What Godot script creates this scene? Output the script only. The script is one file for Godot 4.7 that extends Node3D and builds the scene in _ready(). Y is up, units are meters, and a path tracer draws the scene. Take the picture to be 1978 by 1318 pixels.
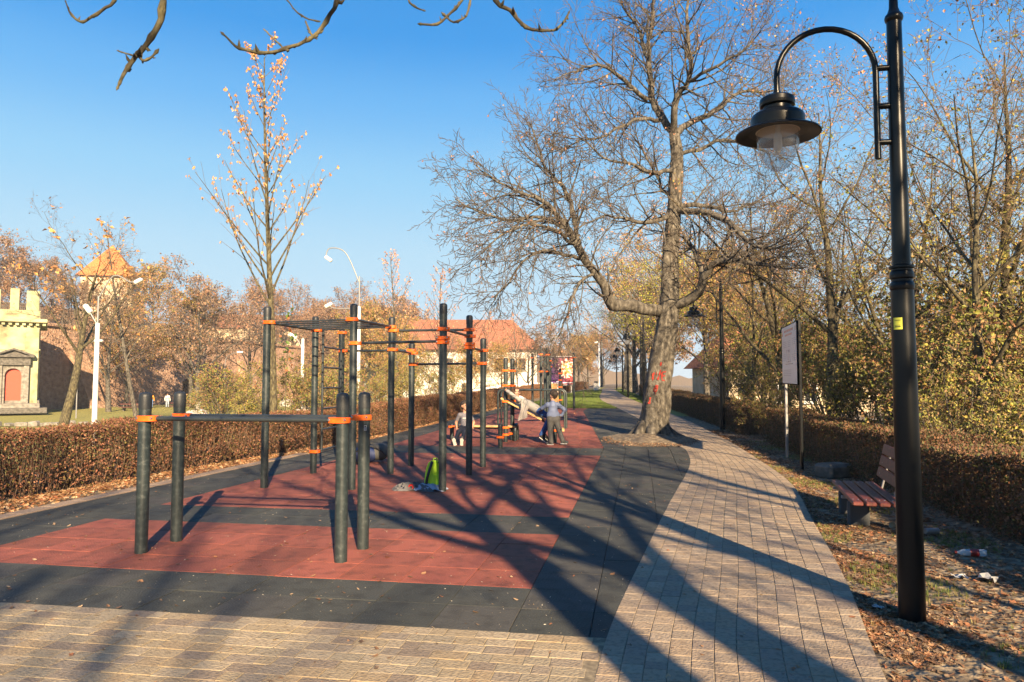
extends Node3D
# A promenade with an outdoor gym. Metres, y up; the viewer stands near x = 0, z = 0 and looks along -z.
# The rubber pad and the path run along b (turned 9.87 degrees right of -z); a runs across, to the right.
const TURN := 0.17226
const SUN_AZ := 0.2618      # the sun stands behind the viewer, 15 degrees to the right
const SUN_EL := 0.403
var rng := RandomNumberGenerator.new()
var M := {}
var taken := {}

# ---------------------------------------------------------------- mesh builder
class MB:
	var v := PackedVector3Array()
	var n := PackedVector3Array()
	var c := PackedColorArray()
	var uv := PackedVector2Array()
	var ix := PackedInt32Array()
	var col := Color(1, 1, 1)
	var xf := Transform3D()

	func vert(p: Vector3, nn: Vector3, t := Vector2.ZERO) -> int:
		v.append(xf * p); n.append((xf.basis * nn).normalized()); c.append(col); uv.append(t)
		return v.size() - 1

	func tri(p: Vector3, q: Vector3, r: Vector3) -> void:
		var nn := (r - p).cross(q - p)
		nn = nn.normalized() if nn.length_squared() > 1e-16 else Vector3.UP
		var a := vert(p, nn); vert(q, nn); vert(r, nn)
		ix.append(a); ix.append(a + 1); ix.append(a + 2)

	# corners clockwise as seen from the front
	func quad(p: Vector3, q: Vector3, r: Vector3, s: Vector3) -> void:
		var nn := (s - p).cross(q - p)
		if nn.length_squared() < 1e-16:
			nn = (s - r).cross(p - r) * -1.0
		nn = nn.normalized()
		var a := vert(p, nn, Vector2(0, 1)); vert(q, nn, Vector2(0, 0)); vert(r, nn, Vector2(1, 0)); vert(s, nn, Vector2(1, 1))
		ix.append(a); ix.append(a + 1); ix.append(a + 2); ix.append(a); ix.append(a + 2); ix.append(a + 3)

	func tube(pts: PackedVector3Array, rad: PackedFloat32Array, sides: int, cap := false) -> void:
		var k := pts.size()
		var ref := Vector3(0.31, 0.2, 0.93)
		var start := v.size()
		for i in k:
			var d: Vector3 = (pts[min(i + 1, k - 1)] - pts[max(i - 1, 0)])
			d = d.normalized() if d.length_squared() > 1e-12 else Vector3.UP
			var u := ref - d * ref.dot(d)
			if u.length_squared() < 0.01:
				u = d.cross(Vector3(1, 0.1, 0))
			u = u.normalized()
			ref = u
			var w := d.cross(u)
			for s in sides:
				var an := TAU * s / sides
				var nn := u * cos(an) + w * sin(an)
				v.append(xf * (pts[i] + nn * rad[i])); n.append(xf.basis * nn); c.append(col); uv.append(Vector2(float(s) / sides, i))
		for i in k - 1:
			for s in sides:
				var a := start + i * sides + s
				var b := start + i * sides + (s + 1) % sides
				ix.append(a); ix.append(a + sides); ix.append(b)
				ix.append(b); ix.append(a + sides); ix.append(b + sides)
		if cap:
			for e in 2:
				var i0: int = 0 if e == 0 else k - 1
				var d: Vector3 = (pts[0] - pts[1]) if e == 0 else (pts[k - 1] - pts[k - 2])
				d = d.normalized()
				var m := vert(pts[i0], d)
				var ring := []
				for s in sides:
					v.append(v[start + i0 * sides + s]); n.append(xf.basis * d); c.append(col); uv.append(Vector2.ZERO)
					ring.append(v.size() - 1)
				for s in sides:
					if e == 1:
						ix.append(m); ix.append(ring[(s + 1) % sides]); ix.append(ring[s])
					else:
						ix.append(m); ix.append(ring[s]); ix.append(ring[(s + 1) % sides])

	func rod(p: Vector3, q: Vector3, r: float, sides := 8, cap := true) -> void:
		tube(PackedVector3Array([p, q]), PackedFloat32Array([r, r]), sides, cap)

	# profile of [radius, height]; each step of it has its own normal unless smooth
	func lathe(pro: Array, segs: int, at := Vector3.ZERO, smooth := false) -> void:
		for i in pro.size() - 1:
			var r0: float = pro[i][0]; var y0: float = pro[i][1]
			var r1: float = pro[i + 1][0]; var y1: float = pro[i + 1][1]
			var dn := Vector2(y1 - y0, r0 - r1).normalized()
			var na := dn; var nb := dn
			if smooth:
				if i > 0:
					na = (dn + Vector2(y0 - pro[i - 1][1], pro[i - 1][0] - r0).normalized()).normalized()
				if i < pro.size() - 2:
					nb = (dn + Vector2(pro[i + 2][1] - y1, r1 - pro[i + 2][0]).normalized()).normalized()
			var st := v.size()
			for s in segs + 1:
				var an := TAU * s / segs
				var e := Vector3(cos(an), 0, sin(an))
				vert(at + e * r0 + Vector3(0, y0, 0), e * na.x + Vector3(0, na.y, 0))
				vert(at + e * r1 + Vector3(0, y1, 0), e * nb.x + Vector3(0, nb.y, 0))
			for s in segs:
				var a := st + s * 2
				ix.append(a); ix.append(a + 2); ix.append(a + 1)
				ix.append(a + 2); ix.append(a + 3); ix.append(a + 1)

	# a box with bevelled edges, centred on t
	func cbox(t: Transform3D, size: Vector3, ch: float) -> void:
		var old := xf
		xf = xf * t
		var h := size * 0.5
		var k := Vector3(h.x - ch, h.y - ch, h.z - ch)
		for ax in 3:
			for sg in [-1.0, 1.0]:
				var e := Vector3.ZERO; e[ax] = sg
				var u := (ax + 1) % 3; var w := (ax + 2) % 3
				var p := []
				for q in [[-1, -1], [-1, 1], [1, 1], [1, -1]]:
					var x := Vector3.ZERO
					x[ax] = sg * h[ax]; x[u] = q[0] * k[u]; x[w] = q[1] * k[w]
					p.append(x)
				if sg > 0: quad(p[0], p[1], p[2], p[3])
				else: quad(p[3], p[2], p[1], p[0])
		if ch > 0.0:
			for ax in 3:
				var u := (ax + 1) % 3; var w := (ax + 2) % 3
				for su in [-1.0, 1.0]:
					for sw in [-1.0, 1.0]:
						var p := []
						for q in [[-1, 0], [1, 0], [1, 1], [-1, 1]]:
							var x := Vector3.ZERO
							x[ax] = q[0] * k[ax]
							if q[1] == 0: x[u] = su * h[u]; x[w] = sw * k[w]
							else: x[u] = su * k[u]; x[w] = sw * h[w]
							p.append(x)
						if su * sw > 0: quad(p[0], p[3], p[2], p[1])
						else: quad(p[0], p[1], p[2], p[3])
			for sx in [-1.0, 1.0]:
				for sy in [-1.0, 1.0]:
					for sz in [-1.0, 1.0]:
						var a := Vector3(sx * h.x, sy * k.y, sz * k.z)
						var b := Vector3(sx * k.x, sy * h.y, sz * k.z)
						var d := Vector3(sx * k.x, sy * k.y, sz * h.z)
						if sx * sy * sz > 0: tri(a, d, b)
						else: tri(a, b, d)
		xf = old

	func box(at: Vector3, size: Vector3, ch := 0.0) -> void:
		cbox(Transform3D(Basis(), at), size, ch)

	# a leaf: two faces folded along the midrib
	func leaf(p: Vector3, d: Vector3, side: Vector3, len: float, wid: float) -> void:
		var up := d.cross(side).normalized() * wid * 0.25
		var l := p + d * len * 0.45 + side * wid * 0.5 + up
		var r := p + d * len * 0.45 - side * wid * 0.5 + up
		tri(p, l, p + d * len)
		tri(p, p + d * len, r)

	func mesh() -> ArrayMesh:
		var a := []
		a.resize(Mesh.ARRAY_MAX)
		a[Mesh.ARRAY_VERTEX] = v; a[Mesh.ARRAY_NORMAL] = n; a[Mesh.ARRAY_COLOR] = c; a[Mesh.ARRAY_TEX_UV] = uv; a[Mesh.ARRAY_INDEX] = ix
		var m := ArrayMesh.new()
		m.add_surface_from_arrays(Mesh.PRIMITIVE_TRIANGLES, a)
		return m

# ---------------------------------------------------------------- scene helpers
func numbered(called: String) -> String:
	var k: int = taken.get(called, 0)
	taken[called] = k + 1
	return called if k == 0 else "%s_%03d" % [called, k]

func put(called: String, mesh: Mesh, mat: Material, parent: Node = null) -> MeshInstance3D:
	var o := MeshInstance3D.new()
	o.mesh = mesh
	o.material_override = mat
	if parent == null:
		o.name = numbered(called)
		add_child(o)
	else:
		o.name = called
		parent.add_child(o, true)
	return o

func obj(called: String, mb: MB, mat: Material, parent: Node = null) -> MeshInstance3D:
	return put(called, mb.mesh(), mat, parent)

func tag(o: Node, label: String, category: String, group := "") -> void:
	o.set_meta("label", label)
	o.set_meta("category", category)
	if group != "": o.set_meta("group", group)

func thing(called: String, label: String, category: String, at := Vector3.ZERO, yaw := 0.0, group := "") -> Node3D:
	var o := Node3D.new()
	o.name = numbered(called)
	add_child(o)
	o.position = at; o.rotation.y = yaw
	tag(o, label, category, group)
	return o

func dup(src: Node3D, called: String, label: String, at: Vector3, yaw: float, sc := 1.0, group := "") -> Node3D:
	var r: Node3D = src.duplicate()
	r.name = numbered(called)
	add_child(r)
	r.position = at; r.rotation = Vector3(0, yaw, 0); r.scale = Vector3.ONE * sc
	r.set_meta("label", label)
	if group != "": r.set_meta("group", group)
	return r

func structure(o: Node, kind := "structure") -> Node:
	o.set_meta("kind", kind)
	return o

func W(a: float, b: float, y := 0.0) -> Vector3:
	return Vector3(a * cos(TURN) + b * sin(TURN), y, a * sin(TURN) - b * cos(TURN))

func AB(x: float, z: float) -> Vector2:
	return Vector2(x * cos(TURN) + z * sin(TURN), x * sin(TURN) - z * cos(TURN))

func gy(b: float) -> float:
	return 0.0 if b < 15.0 else 1.15 * (1.0 - exp(-0.017 * (b - 15.0) / 1.15))

func ground_at(x: float, z: float) -> float:
	var q := AB(x, z)
	var h := gy(q.y)
	if q.x < -9.4:
		h = lerpf(h, -1.45, smoothstep(-9.4, -20.0, q.x))
	elif q.x > 5.0:
		h = lerpf(h, h - 2.6, smoothstep(5.0, 20.0, q.x))
	return h

func G(a: float, b: float, up := 0.0) -> Vector3:
	var p := W(a, b)
	p.y = ground_at(p.x, p.z) + up
	return p

func lin(r: float, g: float, b: float) -> Color:
	return Color(r, g, b).linear_to_srgb()

func rr(a: float, b: float) -> float:
	return rng.randf_range(a, b)

func rdir() -> Vector3:
	var z := rr(-1, 1); var t := rr(0, TAU); var s := sqrt(1 - z * z)
	return Vector3(s * cos(t), z, s * sin(t))

# ---------------------------------------------------------------- textures and materials
func ntex(freq: float, size: int, stops: Array, seed_: int, octaves := 4, kind := FastNoiseLite.TYPE_SIMPLEX_SMOOTH) -> NoiseTexture2D:
	var f := FastNoiseLite.new()
	f.noise_type = kind; f.seed = seed_; f.frequency = freq; f.fractal_octaves = octaves
	var t := NoiseTexture2D.new()
	t.width = size; t.height = size; t.seamless = true; t.noise = f
	var g := Gradient.new()
	var off := PackedFloat32Array(); var cs := PackedColorArray()
	for s in stops:
		off.append(s[0]); cs.append(lin(s[1], s[2], s[3]))
	g.offsets = off; g.colors = cs
	t.color_ramp = g
	return t

func nnorm(freq: float, size: int, seed_: int, bump := 4.0, octaves := 4) -> NoiseTexture2D:
	var f := FastNoiseLite.new()
	f.noise_type = FastNoiseLite.TYPE_SIMPLEX_SMOOTH; f.seed = seed_; f.frequency = freq; f.fractal_octaves = octaves
	var t := NoiseTexture2D.new()
	t.width = size; t.height = size; t.seamless = true; t.as_normal_map = true; t.bump_strength = bump; t.noise = f
	return t

func mat(name_: String, color: Color, rough := 0.8, metal := 0.0) -> StandardMaterial3D:
	var m := StandardMaterial3D.new()
	m.resource_name = name_
	m.albedo_color = color; m.roughness = rough; m.metallic = metal
	M[name_] = m
	return m

func tri_mat(name_: String, tex: Texture2D, scale: Vector3, rough: float, norm: Texture2D = null, strength := 1.0, vc := false) -> StandardMaterial3D:
	var m := mat(name_, Color.WHITE, rough)
	m.albedo_texture = tex
	m.uv1_triplanar = true; m.uv1_world_triplanar = true; m.uv1_scale = scale
	m.vertex_color_use_as_albedo = vc
	if norm:
		m.normal_enabled = true; m.normal_texture = norm; m.normal_scale = strength
	return m

func materials() -> void:
	var speck := ntex(0.008, 1024, [[0.1, 0.6, 0.6, 0.6], [0.4, 0.88, 0.88, 0.87], [0.55, 1.0, 1.0, 0.99], [0.7, 1.35, 1.32, 1.25], [0.85, 1.9, 1.82, 1.65]], 3, 8)
	var rub_n := nnorm(0.16, 512, 5, 3.0, 3)
	tri_mat("rubber", speck, Vector3.ONE * 0.55, 0.88, rub_n, 0.6, true)
	var stone := ntex(0.03, 512, [[0.0, 0.62, 0.6, 0.58], [0.5, 1.0, 0.99, 0.97], [1.0, 1.35, 1.33, 1.28]], 11, 6)
	var stone_n := nnorm(0.06, 512, 12, 5.0, 5)
	tri_mat("paver", stone, Vector3.ONE * 1.3, 0.82, stone_n, 0.7, true)
	tri_mat("joint_sand", ntex(0.05, 256, [[0.2, 0.1, 0.083, 0.058], [0.8, 0.23, 0.19, 0.125]], 14), Vector3.ONE * 1.2, 0.95)
	tri_mat("pad_base", ntex(0.04, 256, [[0.2, 0.012, 0.012, 0.011], [0.68, 0.03, 0.028, 0.024], [0.95, 0.2, 0.18, 0.14]], 15), Vector3.ONE * 0.4, 0.95)
	tri_mat("dirt", ntex(0.02, 1024, [[0.15, 0.075, 0.055, 0.035], [0.5, 0.15, 0.115, 0.075], [0.7, 0.23, 0.18, 0.12], [0.95, 0.31, 0.25, 0.17]], 21, 6), Vector3.ONE * 0.31, 0.95, nnorm(0.05, 512, 22, 8.0, 5), 1.0)
	tri_mat("grass", ntex(0.03, 1024, [[0.15, 0.12, 0.13, 0.03], [0.45, 0.22, 0.22, 0.045], [0.65, 0.32, 0.28, 0.07], [0.9, 0.44, 0.34, 0.13]], 31, 6), Vector3.ONE * 0.17, 0.95, nnorm(0.09, 512, 32, 10.0, 4), 1.0)
	tri_mat("bark", ntex(0.018, 512, [[0.2, 0.024, 0.021, 0.017], [0.45, 0.066, 0.058, 0.046], [0.62, 0.105, 0.094, 0.076], [0.85, 0.19, 0.172, 0.14]], 41, 6), Vector3(0.9, 0.32, 0.9), 0.9, nnorm(0.03, 512, 42, 14.0, 5), 1.0, true)
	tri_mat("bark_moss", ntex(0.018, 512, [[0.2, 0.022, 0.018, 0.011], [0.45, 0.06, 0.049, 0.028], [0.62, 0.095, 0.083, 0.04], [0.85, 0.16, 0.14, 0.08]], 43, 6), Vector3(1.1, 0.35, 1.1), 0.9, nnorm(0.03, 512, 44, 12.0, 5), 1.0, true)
	var lf := mat("leaf", Color.WHITE, 0.7)
	lf.vertex_color_use_as_albedo = true
	lf.backlight_enabled = true; lf.backlight = lin(0.3, 0.25, 0.1)
	var tw := mat("twig", Color.WHITE, 0.85)
	tw.vertex_color_use_as_albedo = true
	var vc := mat("painted", Color.WHITE, 0.75)
	vc.vertex_color_use_as_albedo = true
	# gym posts: dark green-grey powder coat, a little glossy
	var pm := tri_mat("post", ntex(0.03, 512, [[0.1, 0.013, 0.021, 0.023], [0.45, 0.019, 0.028, 0.03], [0.65, 0.025, 0.035, 0.037], [0.85, 0.06, 0.07, 0.068]], 51, 8), Vector3.ONE * 1.1, 0.42)
	pm.metallic_specular = 0.5
	mat("post_cap", lin(0.018, 0.022, 0.026), 0.5)
	var om := tri_mat("clamp", ntex(0.04, 256, [[0.0, 0.68, 0.1, 0.008], [0.6, 0.78, 0.13, 0.012], [1.0, 0.86, 0.17, 0.02]], 52), Vector3.ONE * 2.0, 0.45)
	om.metallic_specular = 0.4
	mat("bolt", lin(0.35, 0.35, 0.36), 0.3, 0.9)
	mat("bar", lin(0.035, 0.043, 0.047), 0.35, 0.2)
	tri_mat("wood", ntex(0.012, 512, [[0.2, 0.36, 0.2, 0.08], [0.5, 0.5, 0.3, 0.13], [0.8, 0.6, 0.38, 0.18]], 55, 5), Vector3(0.6, 3.0, 3.0), 0.6)
	tri_mat("bench_red", ntex(0.02, 512, [[0.15, 0.05, 0.02, 0.015], [0.5, 0.1, 0.023, 0.017], [0.75, 0.14, 0.03, 0.021], [0.95, 0.17, 0.07, 0.055]], 56, 6), Vector3(2.0, 2.0, 0.7), 0.5)
	var lm := mat("lamp_black", lin(0.004, 0.005, 0.006), 0.3)
	lm.metallic_specular = 0.35
	mat("reflector", lin(0.55, 0.45, 0.33), 0.4)
	var gl := mat("lamp_glass", Color(0.6, 0.62, 0.66, 0.28), 0.02)
	gl.transparency = BaseMaterial3D.TRANSPARENCY_ALPHA
	mat("white_paint", lin(0.62, 0.62, 0.6), 0.5)
	mat("grey_metal", lin(0.22, 0.22, 0.22), 0.45, 0.4)
	mat("concrete_dark", lin(0.05, 0.055, 0.06), 0.8)
	tri_mat("concrete", ntex(0.05, 256, [[0.1, 0.3, 0.28, 0.25], [0.6, 0.42, 0.4, 0.36], [0.95, 0.52, 0.5, 0.45]], 57), Vector3.ONE, 0.9)
	tri_mat("yellow_plaster", ntex(0.01, 512, [[0.2, 0.15, 0.14, 0.08], [0.36, 0.29, 0.28, 0.16], [0.5, 0.36, 0.35, 0.2], [0.7, 0.4, 0.385, 0.235], [0.85, 0.44, 0.425, 0.29]], 61, 8), Vector3.ONE * 0.14, 0.9)
	tri_mat("white_plaster", ntex(0.012, 512, [[0.1, 0.42, 0.4, 0.35], [0.5, 0.55, 0.53, 0.48], [0.9, 0.62, 0.6, 0.56]], 62, 6), Vector3.ONE * 0.15, 0.9)
	tri_mat("beige_plaster", ntex(0.012, 512, [[0.1, 0.36, 0.28, 0.18], [0.5, 0.46, 0.37, 0.25], [0.9, 0.54, 0.45, 0.32]], 63, 6), Vector3.ONE * 0.15, 0.9)
	tri_mat("roof_tile", ntex(0.02, 512, [[0.1, 0.17, 0.06, 0.035], [0.5, 0.25, 0.095, 0.055], [0.85, 0.32, 0.14, 0.085]], 64, 6), Vector3.ONE * 0.35, 0.9, nnorm(0.08, 256, 65, 6.0, 2), 0.6)
	tri_mat("tower_tile", ntex(0.02, 512, [[0.1, 0.36, 0.1, 0.03], [0.5, 0.47, 0.15, 0.045], [0.85, 0.55, 0.22, 0.08]], 66, 6), Vector3.ONE * 0.35, 0.9)
	tri_mat("fort_brick", ntex(0.012, 1024, [[0.1, 0.2, 0.115, 0.075], [0.4, 0.28, 0.17, 0.11], [0.6, 0.34, 0.215, 0.145], [0.9, 0.4, 0.28, 0.2]], 67, 7), Vector3.ONE * 0.11, 0.95, nnorm(0.1, 256, 68, 6.0, 2), 0.6)
	tri_mat("hill_soil", ntex(0.02, 512, [[0.1, 0.08, 0.055, 0.025], [0.5, 0.15, 0.1, 0.05], [0.9, 0.22, 0.15, 0.08]], 69, 6), Vector3.ONE * 0.12, 0.95)
	mat("window_dark", lin(0.02, 0.022, 0.025), 0.12)
	tri_mat("stone_grey", ntex(0.02, 256, [[0.2, 0.1, 0.095, 0.08], [0.5, 0.19, 0.175, 0.15], [0.8, 0.26, 0.24, 0.21]], 71, 6), Vector3.ONE * 0.5, 0.9)
	tri_mat("stone_dark", ntex(0.02, 256, [[0.2, 0.05, 0.047, 0.04], [0.5, 0.09, 0.084, 0.074], [0.8, 0.14, 0.13, 0.115]], 72, 6), Vector3.ONE * 0.8, 0.9)
	mat("door_red", lin(0.42, 0.045, 0.018), 0.6)
	mat("sticker", lin(0.5, 0.52, 0.06), 0.6)
	mat("sticker_ink", lin(0.04, 0.045, 0.02), 0.7)
	mat("paper", lin(0.3, 0.31, 0.32), 0.7)
	mat("can_white", lin(0.5, 0.46, 0.38), 0.5)
	mat("label_red", lin(0.2, 0.01, 0.01), 0.4)
	var bt := mat("bottle_clear", Color(0.9, 0.94, 0.97, 0.3), 0.08)
	bt.transparency = BaseMaterial3D.TRANSPARENCY_ALPHA
	mat("bag_green", lin(0.42, 0.72, 0.02), 0.65)
	mat("bag_black", lin(0.02, 0.02, 0.022), 0.7)
	mat("bag_navy", lin(0.012, 0.025, 0.09), 0.7)
	mat("bag_grey", lin(0.07, 0.07, 0.065), 0.75)
	mat("cloth_grey", lin(0.085, 0.085, 0.09), 0.9)
	mat("cloth_light", lin(0.27, 0.31, 0.4), 0.9)
	mat("lining_red", lin(0.6, 0.03, 0.03), 0.8)
	var paint := mat("spray_red", lin(0.22, 0.028, 0.02), 0.85)
	paint.metallic_specular = 0.3

# ---------------------------------------------------------------- camera, sky, sun
func camera_and_light() -> void:
	var cam := Camera3D.new()
	cam.name = "camera"
	add_child(cam)
	cam.position = Vector3(0, 1.57, 0)
	cam.rotation.x = atan(81.0 / 1406.0)
	cam.fov = 50.24
	cam.near = 0.1; cam.far = 1500.0
	cam.current = true
	# clear autumn sky: one colour for each height above the horizon, alike all round
	var expo := 3.6
	var stops := [[-1.0, 0.22, 0.2, 0.17], [-0.01, 0.3, 0.29, 0.26], [0.0, 0.66, 0.82, 0.93], [0.168, 0.5, 0.76, 0.95], [0.267, 0.33, 0.66, 0.96], [0.358, 0.165, 0.495, 0.93], [0.435, 0.062, 0.355, 0.85], [0.6, 0.035, 0.25, 0.68], [1.0, 0.03, 0.19, 0.55]]
	var pano := Image.create(64, 512, false, Image.FORMAT_RGBF)
	for y in 512:
		var h := sin((0.5 - (y + 0.5) / 512.0) * PI)
		var c := Color()
		for i in stops.size() - 1:
			if h >= stops[i][0]:
				var f: float = smoothstep(0.0, 1.0, (h - stops[i][0]) / (stops[i + 1][0] - stops[i][0])) * 0.3 + 0.7 * clampf((h - stops[i][0]) / (stops[i + 1][0] - stops[i][0]), 0.0, 1.0)
				c = Color(lerpf(stops[i][1], stops[i + 1][1], f), lerpf(stops[i][2], stops[i + 1][2], f), lerpf(stops[i][3], stops[i + 1][3], f))
		for x in 64: pano.set_pixel(x, y, Color(c.r / expo, c.g / expo, c.b / expo))
	var sky := PanoramaSkyMaterial.new()
	sky.panorama = ImageTexture.create_from_image(pano)
	var env := Environment.new()
	env.background_mode = Environment.BG_SKY
	env.sky = Sky.new()
	env.sky.sky_material = sky
	env.background_energy_multiplier = 1.0
	env.tonemap_mode = Environment.TONE_MAPPER_LINEAR
	env.tonemap_exposure = expo
	env.fog_enabled = true
	env.fog_density = 0.0004
	env.fog_light_color = Color(0.86, 0.9, 0.95)
	env.ambient_light_source = Environment.AMBIENT_SOURCE_SKY
	env.sdfgi_enabled = true; env.ssao_enabled = true; env.ssil_enabled = true
	var we := WorldEnvironment.new()
	we.name = "world_environment"
	we.environment = env
	add_child(we)
	var sun := DirectionalLight3D.new()
	sun.name = "sun"
	sun.light_color = Color(1.0, 0.88, 0.71)
	sun.light_energy = 1.6
	sun.light_angular_distance = 0.5
	sun.shadow_enabled = true
	sun.rotation = Vector3(-SUN_EL, SUN_AZ, 0)
	add_child(sun)

# ---------------------------------------------------------------- ground
func along(pts: Array, b: float) -> float:
	if b <= pts[0][0]: return pts[0][1]
	for i in pts.size() - 1:
		if b <= pts[i + 1][0]:
			var t: float = (b - pts[i][0]) / (pts[i + 1][0] - pts[i][0])
			var y0: float = pts[max(i - 1, 0)][1]; var x0: float = pts[max(i - 1, 0)][0]
			var y3: float = pts[min(i + 2, pts.size() - 1)][1]; var x3: float = pts[min(i + 2, pts.size() - 1)][0]
			var y1: float = pts[i][1]; var y2: float = pts[i + 1][1]
			var dx: float = pts[i + 1][0] - pts[i][0]
			var m1: float = (y2 - y0) / max(pts[i + 1][0] - x0, 0.01) * dx
			var m2: float = (y3 - y1) / max(x3 - pts[i][0], 0.01) * dx
			var t2 := t * t; var t3 := t2 * t
			return (2 * t3 - 3 * t2 + 1) * y1 + (t3 - 2 * t2 + t) * m1 + (3 * t2 - 2 * t3) * y2 + (t3 - t2) * m2
	return pts[pts.size() - 1][1]

const PATH_L := [[2.0, -0.3], [4.5, -0.21], [6.5, 0.0], [9.5, 0.35], [14.3, 0.94], [16.8, 1.03], [17.6, 0.95], [20.5, 0.6], [23.5, 0.25], [26.6, 0.1], [34.5, -0.82], [49.4, -2.55], [74.8, -3.7], [95.0, -4.7]]
const PATH_R := [[2.0, 1.0], [4.2, 1.26], [6.0, 1.56], [8.4, 1.87], [12.3, 2.32], [17.6, 2.3], [22.3, 2.04], [29.6, 1.52], [39.1, 0.42], [58.5, -1.18], [93.0, -3.17]]
const HEDGE_L := [[-4.0, -8.4], [8.0, -8.2], [14.0, -7.9], [20.0, -7.15], [26.0, -7.1], [45.0, -7.1], [75.0, -6.9], [100.0, -6.7]]

func pad_edge(b: float) -> float:
	return -0.81 if b < 17.0 else lerpf(-0.81, -2.5, clampf((b - 17.0) / 16.0, 0, 1))

func slab(color: Color, inset: float, drop: float, h: float) -> ArrayMesh:
	var mb := MB.new()
	mb.col = color
	slab_into(mb, [Vector3(-0.5, h, -0.5), Vector3(0.5, h, -0.5), Vector3(0.5, h, 0.5), Vector3(-0.5, h, 0.5)], inset, drop, h)
	return mb.mesh()

# four top corners in order; a bevelled rim and sides down to the bed
func slab_into(mb: MB, p: Array, inset: float, drop: float, h: float) -> void:
	var mid: Vector3 = (p[0] + p[1] + p[2] + p[3]) * 0.25
	var q := []
	for i in 4:
		var a: Vector3 = p[i]
		var u: Vector3 = (p[(i + 1) % 4] - a).normalized() * inset
		var w: Vector3 = (p[(i + 3) % 4] - a).normalized() * inset
		q.append(a + u + w)
	mb.quad(q[0], q[1], q[2], q[3])
	var d := Vector3(0, -drop, 0); var e := Vector3(0, -h, 0)
	for i in 4:
		var j := (i + 1) % 4
		mb.quad(q[i], p[i] + d, p[j] + d, q[j])
		if h > drop + 0.004:
			mb.quad(p[i] + d, p[i] + e, p[j] + e, p[j] + d)

func sheet(called: String, left: Callable, right: Callable, b0: float, b1: float, nb: int, na: int, up: float, m: Material, parent: Node = null) -> MeshInstance3D:
	var mb := MB.new()
	var pts := []
	for i in nb + 1:
		var b := lerpf(b0, b1, float(i) / nb)
		var row := []
		for j in na + 1:
			row.append(G(lerpf(left.call(b), right.call(b), float(j) / na), b, up))
		pts.append(row)
	for i in nb:
		for j in na:
			mb.quad(pts[i][j], pts[i + 1][j], pts[i + 1][j + 1], pts[i][j + 1])
	return obj(called, mb, m, parent)

func build_ground() -> void:
	var xs := []; var zs := []
	var x := -30.0
	while x <= 30.01: xs.append(x); x += 1.25
	for e in [36, 45, 60, 80, 120, 180, 300, 600]: xs.append(float(e)); xs.push_front(-float(e))
	var z := 20.0
	while z >= -80.01: zs.append(z); z -= 2.0
	for e in [90, 105, 125, 160, 220, 320, 500, 900]: zs.append(-float(e))
	for e in [30, 50, 90, 200]: zs.push_front(float(e))
	var mb := MB.new()
	for i in zs.size():
		for j in xs.size():
			var px: float = xs[j]; var pz: float = zs[i]
			var h := ground_at(px, pz)
			var hx := ground_at(px + 0.5, pz) - ground_at(px - 0.5, pz)
			var hz := ground_at(px, pz + 0.5) - ground_at(px, pz - 0.5)
			mb.vert(Vector3(px, h, pz), Vector3(-hx, 1, -hz))
	var k := xs.size()
	for i in zs.size() - 1:
		for j in k - 1:
			var a := i * k + j
			mb.ix.append_array(PackedInt32Array([a, a + k, a + 1, a + 1, a + k, a + k + 1]))
	structure(obj("ground", mb, M.dirt))
	# lawns
	structure(sheet("lawn", func(_b): return -75.0, func(_b): return -12.5, 12.0, 96.0, 42, 40, 0.02, M.grass))
	structure(sheet("lawn", func(b): return along(HEDGE_L, b) + 0.8, func(b): return along(PATH_L, b) - 0.05, 36.2, 110.0, 60, 8, 0.012, M.grass))
	structure(sheet("lawn", func(b): return along(PATH_R, b) + 0.05, func(b): return along(PATH_R, b) + 1.3, 30.0, 110.0, 60, 3, 0.012, M.grass))

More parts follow.
